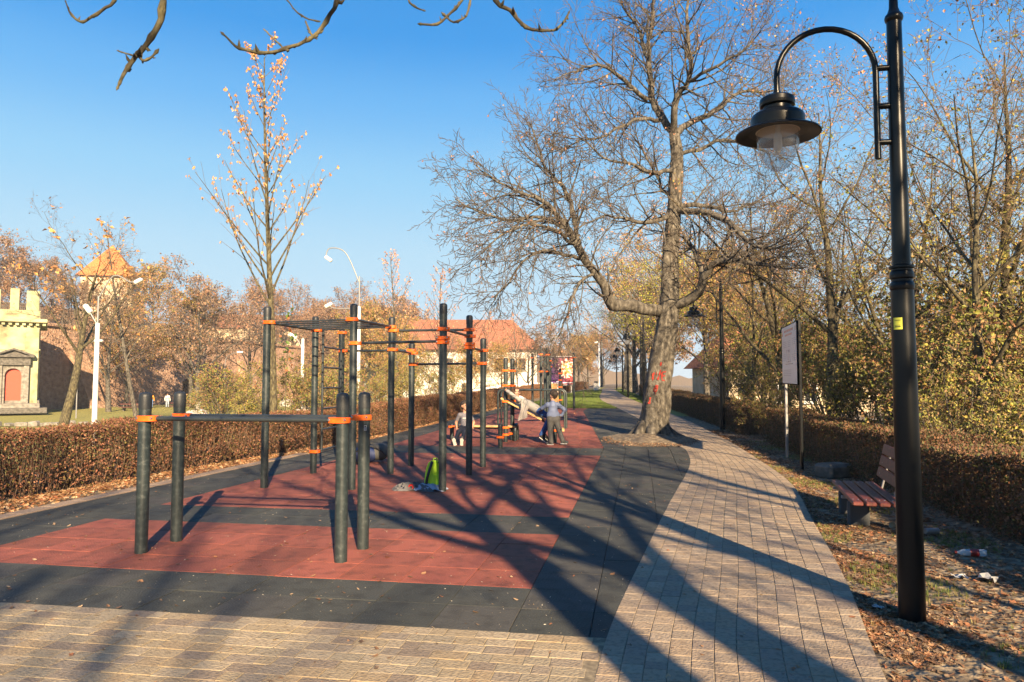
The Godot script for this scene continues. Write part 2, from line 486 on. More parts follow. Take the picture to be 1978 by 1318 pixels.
func build_pad() -> void:
	var pad := Node3D.new()
	pad.name = "rubber_pavement"
	add_child(pad)
	structure(pad)
	sheet("bed", func(b): return along(HEDGE_L, b) * 0.0 - 7.12 + clampf((b - 14.0) / 20.0, 0, 1) * 0.5, func(b): return along(PATH_L, b), 4.51, 36.0, 60, 12, 0.006, M.pad_base, pad)
	var reds := []; var darks := []
	for k in 4:
		var t: float = [0.84, 1.0, 1.13, 0.93][k]
		reds.append(slab(Color(0.228 * t, 0.061 * t, 0.039 * t), 0.007, 0.002, 0.024))
		darks.append(slab(Color(0.042 * t, 0.0445 * t, 0.041 * t), 0.007, 0.002, 0.024))
	var rows := []
	var b := 4.52
	for seg in [[5.5, 2], [7.46, 4], [8.44, 2], [15.52, 14], [17.0, 3], [35.6, 37]]:
		var st: float = (seg[0] - b) / seg[1]
		for i in seg[1]: rows.append([b + st * i, b + st * (i + 1)])
		b = seg[0]
	var rest := MB.new()
	var made := 0
	for r in rows:
		var b0: float = r[0]; var b1: float = r[1]; var bm := (b0 + b1) * 0.5
		var red_row: bool = (bm > 5.5 and bm < 7.46) or (bm > 8.44 and bm < 15.52) or bm > 17.0
		var el := pad_edge(bm)
		var cols := []
		var left := -7.1 + clampf((bm - 14.0) / 20.0, 0, 1) * 0.5
		cols.append([left, (left - 6.0) * 0.5]); cols.append([(left - 6.0) * 0.5, -6.0])
		for i in 10: cols.append([lerpf(-6.0, el, i / 10.0), lerpf(-6.0, el, (i + 1) / 10.0)])
		var a := el
		var edge: float = maxf(along(PATH_L, b0), along(PATH_L, b1)) + 0.012
		if bm > 17.4: edge = min(edge, lerpf(-0.35, 0.2, clampf((bm - 20.5) / 3.0, 0, 1)))
		while a < edge - 0.03:
			var a1: float = min(a + 0.5, edge)
			if edge - a1 < 0.08: a1 = edge
			cols.append([a, a1]); a = a1
		for ci in cols.size():
			var a0: float = cols[ci][0]; var a1: float = cols[ci][1]
			var red := red_row and a0 > -6.01 and a1 < el + 0.01
			var k := rng.randi_range(0, 3)
			var jit := rr(-0.0015, 0.0015)
			var am := (a0 + a1) * 0.5
			if made < 300 and b0 < 15.0:
				var o := put("rubber_tile", reds[k] if red else darks[k], M.rubber, pad)
				o.position = W(am, bm, 0.006 + jit)
				o.rotation = Vector3(rr(-0.003, 0.003), -TURN, rr(-0.003, 0.003))
				o.scale = Vector3(a1 - a0 - 0.005, 1, b1 - b0 - 0.005)
				made += 1
			else:
				var t: float = [0.84, 1.0, 1.13, 0.93][k]
				rest.col = Color(0.228 * t, 0.061 * t, 0.039 * t) if red else Color(0.042 * t, 0.0445 * t, 0.041 * t)
				var g := 0.0035; var up := 0.03 + jit
				slab_into(rest, [G(a0 + g, b1 - g, up), G(a1 - g, b1 - g, up), G(a1 - g, b0 + g, up), G(a0 + g, b0 + g, up)], 0.006, 0.005, 0.024)
	structure(obj("rubber_tiles", rest, M.rubber, pad), "stuff")

const TONES := [[0.284, 0.224, 0.142], [0.258, 0.215, 0.146], [0.232, 0.189, 0.138], [0.310, 0.254, 0.172], [0.202, 0.159, 0.116], [0.275, 0.211, 0.129]]
const COOL := [[0.276, 0.215, 0.152], [0.258, 0.206, 0.152], [0.230, 0.181, 0.135], [0.294, 0.232, 0.169], [0.220, 0.176, 0.135], [0.266, 0.202, 0.139]]

func in_view(p: Vector3) -> bool:
	return p.z < -3.75 and absf(p.x) < -p.z * 0.72

func build_paving() -> void:
	# the cross pavement in front, rows along a
	var pv := Node3D.new(); pv.name = "pavement"; add_child(pv); structure(pv)
	sheet("bed", func(_b): return -9.5, func(b): return along(PATH_L, b) + 0.02, 1.0, 4.52, 8, 20, 0.0305, M.joint_sand, pv)
	var warm := []; var cool := []
	for t in TONES: warm.append(slab(Color(t[0], t[1], t[2]), 0.016, 0.0022, 0.03))
	for t in COOL: cool.append(slab(Color(t[0], t[1], t[2]), 0.016, 0.0022, 0.03))
	var rest := MB.new()
	var made := 0
	var b := 4.51
	while b > 1.2:
		var w := 0.122
		var a := along(PATH_L, b - w * 0.5) - rr(0.0, 0.1)
		while a > -9.3:
			var l: float = [0.1, 0.145, 0.185, 0.185, 0.2][rng.randi_range(0, 4)] + rr(-0.008, 0.008)
			var p := W(a - l * 0.5, b - w * 0.5, 0.004 + rr(-0.002, 0.002))
			var k := rng.randi_range(0, 5)
			if in_view(p) and made < 300:
				var o := put("paver", warm[k], M.paver, pv)
				o.position = p
				o.rotation = Vector3(rr(-0.01, 0.01), -TURN + rr(-0.02, 0.02), rr(-0.01, 0.01))
				o.scale = Vector3(l - 0.005, 1, w - 0.005)
				made += 1
			elif p.z < -1.0 and p.x > -8.0:
				var t: Array = TONES[k]
				rest.col = Color(t[0], t[1], t[2])
				var g := 0.003; var up := 0.034 + rr(-0.002, 0.002)
				slab_into(rest, [W(a - l + g, b - g, up), W(a - g, b - g, up), W(a - g, b - w + g, up), W(a - l + g, b - w + g, up)], 0.006, 0.005, 0.008)
			a -= l
		b -= w
	structure(obj("pavers", rest, M.paver, pv), "stuff")
	# the path, columns along b
	var path := Node3D.new(); path.name = "path"; add_child(path); structure(path)
	sheet("bed", func(bb): return along(PATH_L, bb), func(bb): return along(PATH_R, bb), 1.0, 95.0, 240, 4, 0.03, M.joint_sand, path)
	rest = MB.new()
	var near := []
	for cidx in 12:
		var f0 := cidx / 12.0; var f1 := (cidx + 1) / 12.0
		b = 1.3 + rr(0, 0.15)
		while b < 95.0:
			var l := rr(0.105, 0.19) * (1.0 if b < 30.0 else (1.6 if b < 45.0 else 3.0))
			var L0: float = along(PATH_L, b); var R0: float = along(PATH_R, b)
			var L1: float = along(PATH_L, b + l); var R1: float = along(PATH_R, b + l)
			var k := rng.randi_range(0, 5)
			var c0 := W(lerpf(L0, R0, f0), b); var c1 := W(lerpf(L0, R0, f1), b)
			var e0 := W(lerpf(L1, R1, f0), b + l); var e1 := W(lerpf(L1, R1, f1), b + l)
			var mid := (c0 + c1 + e0 + e1) * 0.25
			if b < 12.0 and in_view(mid):
				near.append([mid.length(), mid, (c1 - c0 + e1 - e0) * 0.5, (e0 - c0 + e1 - c1) * 0.5, k])
			else:
				var up := 0.034 + rr(-0.0015, 0.0015)
				var t: Array = COOL[k]
				rest.col = Color(t[0], t[1], t[2])
				var q := [e0, e1, c1, c0]
				for i in 4:
					q[i].y = ground_at(q[i].x, q[i].z) + up
					q[i] += (mid - Vector3(q[i].x, mid.y, q[i].z)).normalized() * 0.004
				slab_into(rest, q, 0.006, 0.005, 0.008)
			b += l
	near.sort_custom(func(p, q): return p[0] < q[0])
	for i in near.size():
		var e: Array = near[i]
		var mid: Vector3 = e[1]; var ux: Vector3 = e[2]; var uz: Vector3 = e[3]
		if i < 300:
			var o := put("paver", cool[e[4]], M.paver, path)
			# the course bends with the path, so each stone follows both directions
			o.transform = Transform3D(Basis(ux * (1.0 - 0.0045 / ux.length()), Vector3.UP, uz * -(1.0 - 0.0045 / uz.length())), mid + Vector3(0, 0.004 + rr(-0.0015, 0.0015), 0))
		else:
			var t: Array = COOL[e[4]]
			rest.col = Color(t[0], t[1], t[2])
			var hx := ux * 0.5 * (1.0 - 0.006 / ux.length()); var hz := uz * 0.5 * (1.0 - 0.007 / uz.length())
			var c := mid + Vector3(0, 0.034 + rr(-0.0015, 0.0015), 0)
			slab_into(rest, [c - hx + hz, c + hx + hz, c + hx - hz, c - hx - hz], 0.006, 0.005, 0.008)
	structure(obj("pavers", rest, M.paver, path), "stuff")
	# stone edging strip along the left side of the pad
	var kerb := Node3D.new(); kerb.name = "kerb"; add_child(kerb); structure(kerb)
	b = 4.0
	var km := slab(Color(0.3, 0.22, 0.16), 0.03, 0.006, 0.04)
	while b < 15.0:
		var o := put("kerb_stone", km, M.paver, kerb)
		o.position = W(-7.24, b + 0.25, 0.0)
		o.rotation.y = -TURN + rr(-0.01, 0.01)
		o.scale = Vector3(0.22, 1, 0.49)
		b += 0.5

# fallen leaves, grass blades: scattered copies of a small mesh
func scatter(called: String, mesh: Mesh, m: Material, count: int, where: Callable, size0: float, size1: float, palette: Array, flat: float) -> Node:
	var mm := MultiMesh.new()
	mm.transform_format = MultiMesh.TRANSFORM_3D
	mm.use_colors = true
	mm.mesh = mesh
	mm.instance_count = count
	for i in count:
		var p: Vector3 = where.call()
		var s := rr(size0, size1)
		var ba := Basis(Vector3.UP, rr(0, TAU)) * Basis(Vector3(1, 0, 0), rr(-flat, flat)) * Basis(Vector3(0, 0, 1), rr(-flat, flat))
		mm.set_instance_transform(i, Transform3D(ba.scaled(Vector3.ONE * s), p))
		var q: Array = palette[rng.randi_range(0, palette.size() - 1)]
		var t := rr(0.75, 1.25)
		mm.set_instance_color(i, Color(q[0] * t, q[1] * t, q[2] * t))
	var o := MultiMeshInstance3D.new()
	o.multimesh = mm
	o.material_override = m
	o.name = numbered(called)
	add_child(o)
	o.set_meta("kind", "stuff")
	return o

func litter_leaf(kind := 0) -> ArrayMesh:
	# a dry leaf, one metre long, lying on the ground: oval, narrow or lobed
	var mb := MB.new()
	if kind == 2:
		var rim := []
		for i in 15:
			var an := TAU * i / 15.0
			var r: float = [0.5, 0.24, 0.36][i % 3] * rr(0.85, 1.1)
			rim.append(Vector3(cos(an) * r, rr(0.02, 0.13), sin(an) * r))
		for i in 15: mb.tri(Vector3(0, 0.03, 0), rim[i], rim[(i + 1) % 15])
		return mb.mesh()
	var w: Array = [0.0, 0.24, 0.34, 0.24, 0.0] if kind == 0 else [0.0, 0.1, 0.13, 0.09, 0.0]
	var y: Array = [0.1, 0.03, 0.015, 0.05, 0.16] if kind == 0 else [0.05, 0.0, 0.06, 0.02, 0.12]
	for i in 4:
		var z0 := -0.5 + i * 0.25; var z1 := z0 + 0.25
		var bend := 0.12 * sin(i * 1.4); var bend1 := 0.12 * sin((i + 1) * 1.4)
		var c0 := Vector3(bend, y[i], z0); var c1 := Vector3(bend1, y[i + 1], z1)
		var l0 := Vector3(bend - w[i], y[i] + w[i] * 0.2, z0); var l1 := Vector3(bend1 - w[i + 1], y[i + 1] + w[i + 1] * 0.35, z1)
		var r0 := Vector3(bend + w[i], y[i] + w[i] * 0.3, z0); var r1 := Vector3(bend1 + w[i + 1], y[i + 1] + w[i + 1] * 0.1, z1)
		mb.tri(c0, l0, l1); mb.tri(c0, l1, c1); mb.tri(c0, c1, r1); mb.tri(c0, r1, r0)
	return mb.mesh()

func grass_tuft() -> ArrayMesh:
	var mb := MB.new()
	for i in 9:
		var an := rr(0, TAU); var e := Vector3(cos(an), 0, sin(an)); var s := Vector3(-e.z, 0, e.x)
		var p := e * rr(0, 0.5)
		var h := rr(0.5, 1.0)
		mb.tri(p - s * 0.05, p + s * 0.05, p + e * rr(0.1, 0.5) + Vector3(0, h, 0))
	return mb.mesh()

const DRY := [[0.36, 0.2, 0.09], [0.28, 0.14, 0.06], [0.44, 0.28, 0.14], [0.2, 0.09, 0.04], [0.32, 0.12, 0.05], [0.48, 0.34, 0.2]]
const DARKLEAF := [[0.19, 0.1, 0.05], [0.12, 0.065, 0.035], [0.24, 0.13, 0.065], [0.36, 0.25, 0.15], [0.09, 0.055, 0.035], [0.24, 0.1, 0.045], [0.16, 0.11, 0.07]]

func build_litter() -> void:
	var lm := litter_leaf(0)
	var ln := litter_leaf(1)
	var lb := litter_leaf(2)
	var o: Node
	o = scatter("fallen_leaves", lm, M.leaf, 16000, func():
		var b := 3.0 + 34.0 * pow(rng.randf(), 1.4)
		var hl := along(HEDGE_L, b)
		var a := hl + absf(rng.randfn(0.0, 0.42)) - 0.12
		a = minf(a, -6.9)
		return G(a, b, 0.004), 0.035, 0.085, DRY, 0.6)
	tag(o, "tan fallen leaves along the foot of the long hedge on the left", "leaves")
	var right_side := func():
		var b := 3.2 + 20.0 * pow(rng.randf(), 1.5)
		var r := along(PATH_R, b)
		var a := r + 0.04 + rng.randf() * 2.4
		if rng.randf() < 0.4: a = r + 0.03 + absf(rng.randfn(0, 0.3))
		# clumps and bare patches
		if sin(a * 3.1 + b * 1.3) * sin(b * 2.3 - a * 1.7) < -0.1 and rng.randf() < 0.85: b += 0.5
		return G(a, b, 0.003)
	for e in [[lm, 16000, 0.018, 0.05, "oval brown fallen leaves on the bare soil right of the path"], [ln, 22000, 0.018, 0.06, "narrow curled brown leaves and bits on the soil right of the path"], [lb, 7500, 0.03, 0.08, "lobed brown fallen leaves on the soil right of the path"]]:
		o = scatter("fallen_leaves", e[0], M.leaf, e[1], right_side, e[2], e[3], DARKLEAF, 0.45)
		tag(o, e[4], "leaves")
	o = scatter("fallen_leaves", lm, M.leaf, 2600, func():
		var an := rr(0, TAU); var r := sqrt(rng.randf())
		return G(0.25 + cos(an) * r * 1.25, 19.0 + sin(an) * r * 1.7, 0.05), 0.018, 0.05, DARKLEAF, 0.6)
	tag(o, "brown leaves lying round the foot of the painted tree", "leaves")
	o = scatter("fallen_leaves", lm, M.leaf, 1700, func():
		var b := 2.6 + 30.0 * pow(rng.randf(), 1.3)
		return G(rr(-7.0, along(PATH_R, b)), b, 0.033), 0.012, 0.05, DARKLEAF, 0.4)
	tag(o, "single small leaves scattered over the paving and rubber tiles", "leaves")
	o = scatter("debris", ln, M.leaf, 5200, func():
		var b := 4.5 + 24.0 * pow(rng.randf(), 1.2)
		return G(rr(-7.0, along(PATH_L, b)), b, 0.031), 0.005, 0.02, [[0.6, 0.55, 0.45], [0.4, 0.33, 0.22], [0.3, 0.2, 0.1]], 0.6)
	tag(o, "pale crumbs and seeds strewn over the rubber tiles", "debris")
	# the middle of the right side: grass in patches
	var gt := grass_tuft()
	var green := [[0.12, 0.15, 0.03], [0.16, 0.17, 0.04], [0.22, 0.18, 0.06], [0.08, 0.11, 0.02]]
	o = scatter("grass", gt, M.leaf, 2400, func():
		for tries in 30:
			var b := 4.5 + 15.0 * rng.randf()
			var a := along(PATH_R, b) + rr(0.02, 1.6)
			if sin(a * 2.7 + b * 1.9) * sin(b * 1.3 - a * 2.2 + 1.0) > 0.3 or rng.randf() < 0.03: return G(a, b, 0.0)
		return G(2.6, 9.0), 0.025, 0.055, green, 0.15)
	tag(o, "thin grass growing in patches beside the path", "grass")
	o = scatter("grass", gt, M.leaf, 30000, func():
		var b := 36.3 + 45.0 * pow(rng.randf(), 1.5)
		var l := along(HEDGE_L, b) + 0.9; var r := along(PATH_L, b) - 0.05
		if rng.randf() < 0.25: return G(along(PATH_R, b) + rr(0.05, 1.2), b, 0.0)
		return G(rr(l, r), b, 0.0), 0.06, 0.12, [[0.07, 0.12, 0.02], [0.1, 0.15, 0.025], [0.14, 0.17, 0.035]], 0.2)
	tag(o, "mown green grass of the far lawn beside the path", "grass")

# ---------------------------------------------------------------- outdoor gym
var post_meshes := {}
var cap_mesh: ArrayMesh
var clamp_mesh: ArrayMesh
var bolt_mesh: ArrayMesh

func gym_meshes() -> void:
	var mb := MB.new()
	mb.lathe([[0.0565, -0.01], [0.0575, 0.0], [0.0575, 0.1], [0.0555, 0.118], [0.048, 0.132], [0.033, 0.141], [0.0, 0.144]], 24, Vector3.ZERO, true)
	cap_mesh = mb.mesh()
	mb = MB.new()
	var rim := []
	for i in 32:
		var t := TAU * i / 32
		var cx := cos(t); var cz := sin(t)
		rim.append(Vector3(signf(cx) * pow(absf(cx), 0.75) * 0.096, 0, signf(cz) * pow(absf(cz), 0.8) * 0.069))
	var lev := [[-0.026, 0.94], [-0.022, 1.0], [0.022, 1.0], [0.026, 0.94]]
	for k in 3:
		for i in 32:
			var p: Vector3 = rim[i]; var q: Vector3 = rim[(i + 1) % 32]
			mb.quad(p * lev[k][1] + Vector3(0, lev[k][0], 0), p * lev[k + 1][1] + Vector3(0, lev[k + 1][0], 0), q * lev[k + 1][1] + Vector3(0, lev[k + 1][0], 0), q * lev[k][1] + Vector3(0, lev[k][0], 0))
	for i in 32:
		var p: Vector3 = rim[i] * 0.94; var q: Vector3 = rim[(i + 1) % 32] * 0.94
		mb.tri(p + Vector3(0, 0.026, 0), Vector3(0, 0.026, 0), q + Vector3(0, 0.026, 0))
		mb.tri(q + Vector3(0, -0.026, 0), Vector3(0, -0.026, 0), p + Vector3(0, -0.026, 0))
	clamp_mesh = mb.mesh()
	mb = MB.new()
	mb.xf = Transform3D(Basis(Vector3(1, 0, 0), PI / 2), Vector3.ZERO)
	mb.lathe([[0.011, -0.01], [0.011, 0.003], [0.007, 0.004], [0.006, -0.001], [0.0, -0.001]], 8)
	bolt_mesh = mb.mesh()

func post(parent: Node3D, at: Vector3, h: float) -> MeshInstance3D:
	var key := "%.2f" % h
	if not post_meshes.has(key):
		var mb := MB.new()
		mb.lathe([[0.055, -0.05], [0.055, h - 0.135]], 24)
		post_meshes[key] = mb.mesh()
	var o := put("post", post_meshes[key], M.post, parent)
	o.position = at
	var c := put("cap", cap_mesh, M.post_cap, o)
	c.position = Vector3(0, h - 0.144, 0)
	return o

func clamp_on(parent: Node3D, at: Vector3, yaw := 0.0, bolts := true) -> void:
	var o := put("clamp", clamp_mesh, M.clamp, parent)
	o.position = at; o.rotation.y = yaw
	if bolts:
		for s in [-1, 1]:
			var q := put("bolt", bolt_mesh, M.bolt, o)
			q.position = Vector3(0.072 * s, 0.004, 0.0565)

func bar(parent: Node3D, p: Vector3, q: Vector3, r := 0.0205, called := "bar") -> void:
	var mb := MB.new()
	mb.rod(p, q, r, 12)
	obj(called, mb, M.bar, parent)

func station(called: String, label: String, a0: float, b0: float) -> Node3D:
	return thing(called, label, "gym equipment", G(a0, b0, 0.03), -TURN)

func rounded_bar(parent: Node3D, called: String, pts: Array, r: float, m: Material) -> void:
	# corners rounded into arcs
	var out := PackedVector3Array()
	out.append(pts[0])
	for i in range(1, pts.size() - 1):
		var p: Vector3 = pts[i]
		var u: Vector3 = (pts[i - 1] - p).normalized() * 0.16
		var w: Vector3 = (pts[i + 1] - p).normalized() * 0.16
		for k in 7:
			var t := k / 6.0
			out.append((p + u) * (1 - t) * (1 - t) + p * 2 * t * (1 - t) + (p + w) * t * t)
	out.append(pts[pts.size() - 1])
	var rad := PackedFloat32Array()
	rad.resize(out.size()); rad.fill(r)
	var mb := MB.new()
	mb.tube(out, rad, 12, true)
	obj(called, mb, m, parent)

func build_gym() -> void:
	gym_meshes()
	# low parallel bars in front
	var a0 := -3.51; var b0 := 6.28
	var s := station("parallel_bars", "low parallel bars on four short dark posts with orange clamps, nearest in front", a0, b0)
	for b in [6.03, 6.54]:
		for a in [-4.47, -2.55]:
			post(s, Vector3(a - a0, 0, b0 - b), 1.455)
			clamp_on(s, Vector3(a - a0 + (0.03 if a < -3.5 else -0.03), 1.215, b0 - b))
		bar(s, Vector3(-4.38 - a0, 1.215, b0 - b), Vector3(-2.64 - a0, 1.215, b0 - b), 0.022)
	var stick := MB.new()
	stick.box(Vector3.ZERO, Vector3(0.026, 0.05, 0.002))
	var so := obj("sticker", stick, M.paper, s)
	so.position = Vector3(-2.55 - a0 + 0.03, 1.12, b0 - 6.54 + 0.048); so.rotation.y = 0.55
	var ink := MB.new()
	ink.box(Vector3(0, 0.012, 0.0015), Vector3(0.014, 0.012, 0.001)); ink.box(Vector3(0, -0.01, 0.0015), Vector3(0.016, 0.004, 0.001))
	obj("print", ink, M.sticker_ink, so)
	# the main pull-up frame
	a0 = -4.1; b0 = 11.8
	s = station("pull_up_frame", "tall pull-up frame of nine dark posts with overhead ladder and wall bars", a0, b0)
	var P := {}
	for e in [["Q1", -5.45, 10.03, 2.68], ["Q4", -4.11, 10.08, 2.7], ["Q7", -2.77, 10.14, 2.69], ["Q2", -5.5, 11.78, 2.69], ["Q5", -4.17, 11.92, 2.67], ["Q8", -2.82, 12.0, 2.69], ["Q3", -5.6, 13.15, 2.56], ["Q6", -4.2, 13.15, 2.29], ["Q9", -2.84, 13.2, 2.37]]:
		var q := Vector3(e[1] - a0, 0, b0 - e[2])
		P[e[0]] = q
		post(s, q, e[3])
	for e in [["Q1", 2.44, 0.03], ["Q4", 2.47, -0.03], ["Q4", 2.12, 0.03], ["Q7", 2.125, -0.01], ["Q7", 2.185, 0.0], ["Q7", 2.315, 0.0], ["Q2", 2.45, 0.02], ["Q2", 0.37, 0.02], ["Q5", 2.5, -0.02], ["Q5", 2.435, 0.03], ["Q5", 2.11, 0.02], ["Q8", 2.44, -0.01], ["Q8", 2.33, 0.01], ["Q8", 2.195, 0.0], ["Q8", 2.135, 0.0], ["Q3", 2.5, 0.0], ["Q3", 2.15, 0.03], ["Q6", 2.15, -0.02], ["Q6", 2.1, 0.02], ["Q6", 1.89, 0.03], ["Q9", 2.14, 0.0], ["Q9", 1.9, -0.03]]:
		clamp_on(s, P[e[0]] + Vector3(e[2], e[1], 0))
	var H := func(k: String, y: float) -> Vector3: return P[k] + Vector3(0, y, 0)
	bar(s, H.call("Q4", 2.12), H.call("Q7", 2.14))
	bar(s, H.call("Q3", 2.15), H.call("Q6", 2.15))
	bar(s, H.call("Q5", 2.11), H.call("Q6", 2.1))
	bar(s, H.call("Q5", 2.435), H.call("Q8", 2.44))
	bar(s, H.call("Q7", 2.315), H.call("Q8", 2.33))
	bar(s, H.call("Q8", 2.135), H.call("Q9", 2.14))
	bar(s, H.call("Q6", 1.89), H.call("Q9", 1.9))
	# overhead ladder
	bar(s, H.call("Q1", 2.44), H.call("Q2", 2.45), 0.021, "rail")
	bar(s, H.call("Q4", 2.47), H.call("Q5", 2.5), 0.021, "rail")
	for i in 6:
		var t := i / 5.0
		bar(s, H.call("Q1", 2.44).lerp(H.call("Q2", 2.45), t), H.call("Q4", 2.47).lerp(H.call("Q5", 2.5), t), 0.0135, "rung")
	# wall bars between the two back left posts
	var n1: Vector3 = P["Q2"].lerp(P["Q3"], 0.16) + Vector3(0.06, 0, 0)
	var n2: Vector3 = P["Q2"].lerp(P["Q3"], 0.86) + Vector3(0.06, 0, 0)
	for q in [n1, n2]:
		bar(s, q + Vector3(0, 0.34, 0), q + Vector3(0, 2.46, 0), 0.021, "stile")
	for y in [0.37, 0.73, 1.09, 1.45, 1.81, 2.17]:
		bar(s, n1 + Vector3(0, y, 0), n2 + Vector3(0, y, 0), 0.0165, "rung")
	for e in [["Q2", n1, 0.37], ["Q2", n1, 2.45], ["Q3", n2, 0.37], ["Q3", n2, 2.15]]:
		bar(s, H.call(e[0], e[2]), e[1] + Vector3(0, e[2], 0), 0.016, "bracket")
	so = obj("sticker", stick, M.paper, s)
	so.position = H.call("Q8", 2.05) + Vector3(0.035, 0, 0.045); so.rotation.y = 0.65
	# sit-up bench, flat bench and dip rails around the pair of posts
	a0 = -3.3; b0 = 18.2
	s = station("sit_up_bench", "slanted wooden sit-up bench on dark posts with orange clamps", a0, b0)
	for e in [[-3.33, 18.2, 2.12], [-3.23, 18.62, 2.12]]:
		post(s, Vector3(e[0] - a0, 0, b0 - e[1]), e[2])
		for y in [1.8, 1.42, 1.02, 0.36, 0.18]:
			clamp_on(s, Vector3(e[0] - a0, y, b0 - e[1]), 0.0, false)
	var wm := MB.new()
	var p0 := Vector3(-0.14, 1.1, -0.14); var p1 := Vector3(0.93, 0.56, -0.02)
	var dir := (p1 - p0).normalized()
	var side := dir.cross(Vector3.UP).normalized()
	for k in 3:
		wm = MB.new()
		var ba := Basis(dir, side.cross(dir).normalized(), side)
		wm.cbox(Transform3D(ba, (p0 + p1) * 0.5 + side * (k - 1) * 0.112), Vector3((p1 - p0).length(), 0.045, 0.105), 0.008)
		obj("board", wm, M.wood, s)
	post(s, Vector3(1.22, 0, 0.02), 0.42)
	clamp_on(s, Vector3(1.22, 0.3, 0.02), 0.0, false)
	bar(s, Vector3(0.9, 0.54, -0.03), Vector3(1.3, 0.36, 0.0), 0.025, "beam")
	wm = MB.new()
	wm.cbox(Transform3D(Basis(Vector3.UP, 0.5), Vector3(1.36, 0.33, 0.06)), Vector3(0.12, 0.1, 0.3), 0.012)
	obj("foot_pad", wm, M.wood, s)
	a0 = -4.0; b0 = 18.6
	s = station("flat_bench", "low flat wooden bench between short posts where a child sits", a0, b0)
	for k in 3:
		wm = MB.new()
		wm.cbox(Transform3D(Basis(), Vector3(0.08, 0.36, 0.11 * (k - 1))), Vector3(1.6, 0.045, 0.105), 0.008)
		obj("board", wm, M.wood, s)
	wm = MB.new()
	wm.box(Vector3(0.08, 0.31, 0), Vector3(1.5, 0.04, 0.06), 0.004)
	obj("beam", wm, M.post, s)
	post(s, Vector3(-0.86, 0, -0.1), 0.42)
	clamp_on(s, Vector3(-0.86, 0.33, -0.1), 0.0, false)
	rounded_bar(s, "leg", [Vector3(0.86, -0.03, 0.1), Vector3(0.86, 0.4, 0.1), Vector3(0.86, 0.4, -0.22), Vector3(0.86, -0.03, -0.22)], 0.05, M.post)
	a0 = -3.19; b0 = 16.75
	s = station("step_post", "short dark post with one orange clamp before the sit-up bench", a0, b0)
	post(s, Vector3.ZERO, 0.56)
	clamp_on(s, Vector3(0, 0.25, 0), 0.0, false)
	a0 = -3.3; b0 = 22.6
	s = station("dip_rails", "dark rounded dip rails behind the lying child", a0, b0)
	for z in [0.25, -0.3]:
		rounded_bar(s, "rail", [Vector3(-1.03, -0.03, z), Vector3(-1.03, 1.2, z), Vector3(1.05, 1.2, z), Vector3(1.05, -0.03, z)], 0.033, M.post)
	# far pull-up frame
	a0 = -4.0; b0 = 30.0
	s = station("pull_up_frame", "far pull-up frame of dark posts in front of the green lawn", a0, b0)
	var F := []
	for e in [[-3.62, 27.2, 2.7], [-3.42, 27.6, 2.7], [-3.66, 28.6, 2.72], [-3.72, 29.8, 2.66], [-3.78, 31.2, 2.6], [-3.9, 32.4, 2.3], [-4.95, 34.1, 2.65], [-3.0, 34.2, 2.68]]:
		var q := Vector3(e[0] - a0, gy(e[1]) - gy(b0), b0 - e[1])
		F.append(q)
		post(s, q, e[2])
	for e in [[0, 2.42], [1, 2.42], [0, 1.78], [1, 1.78], [2, 2.4], [3, 2.3], [4, 2.25], [5, 2.0], [6, 2.45], [7, 2.45]]:
		clamp_on(s, F[e[0]] + Vector3(0, e[1], 0), 0.0, false)
	bar(s, F[6] + Vector3(0, 2.45, 0), F[7] + Vector3(0, 2.45, 0), 0.021)
	bar(s, F[0] + Vector3(0, 2.42, 0), F[2] + Vector3(0, 2.4, 0), 0.021)
	bar(s, F[2] + Vector3(0, 2.35, 0), F[4] + Vector3(0, 2.25, 0), 0.021)
	bar(s, F[4] + Vector3(0, 2.0, 0), F[5] + Vector3(0, 2.0, 0), 0.021)
	a0 = -4.0; b0 = 35.0
	s = station("incline_board", "far wooden incline board hooked on two dark posts", a0, b0)
	for x in [-0.29, 0.27]:
		post(s, Vector3(x, 0, 0), 1.95)
		for y in [0.42, 1.05, 1.38, 1.7]:
			clamp_on(s, Vector3(x, y, 0), 0.0, false)
	for y in [0.42, 1.05, 1.38, 1.7]:
		bar(s, Vector3(-0.29, y, 0), Vector3(0.27, y, 0), 0.02)
	for k in 4:
		wm = MB.new()
		wm.cbox(Transform3D(Basis(Vector3(0, 0, 1), 0.1) * Basis(Vector3(1, 0, 0), 0.35), Vector3(-0.12 + 0.09 * k, 0.72, 0.3)), Vector3(0.082, 1.05, 0.03), 0.006)
		obj("board", wm, M.wood, s)

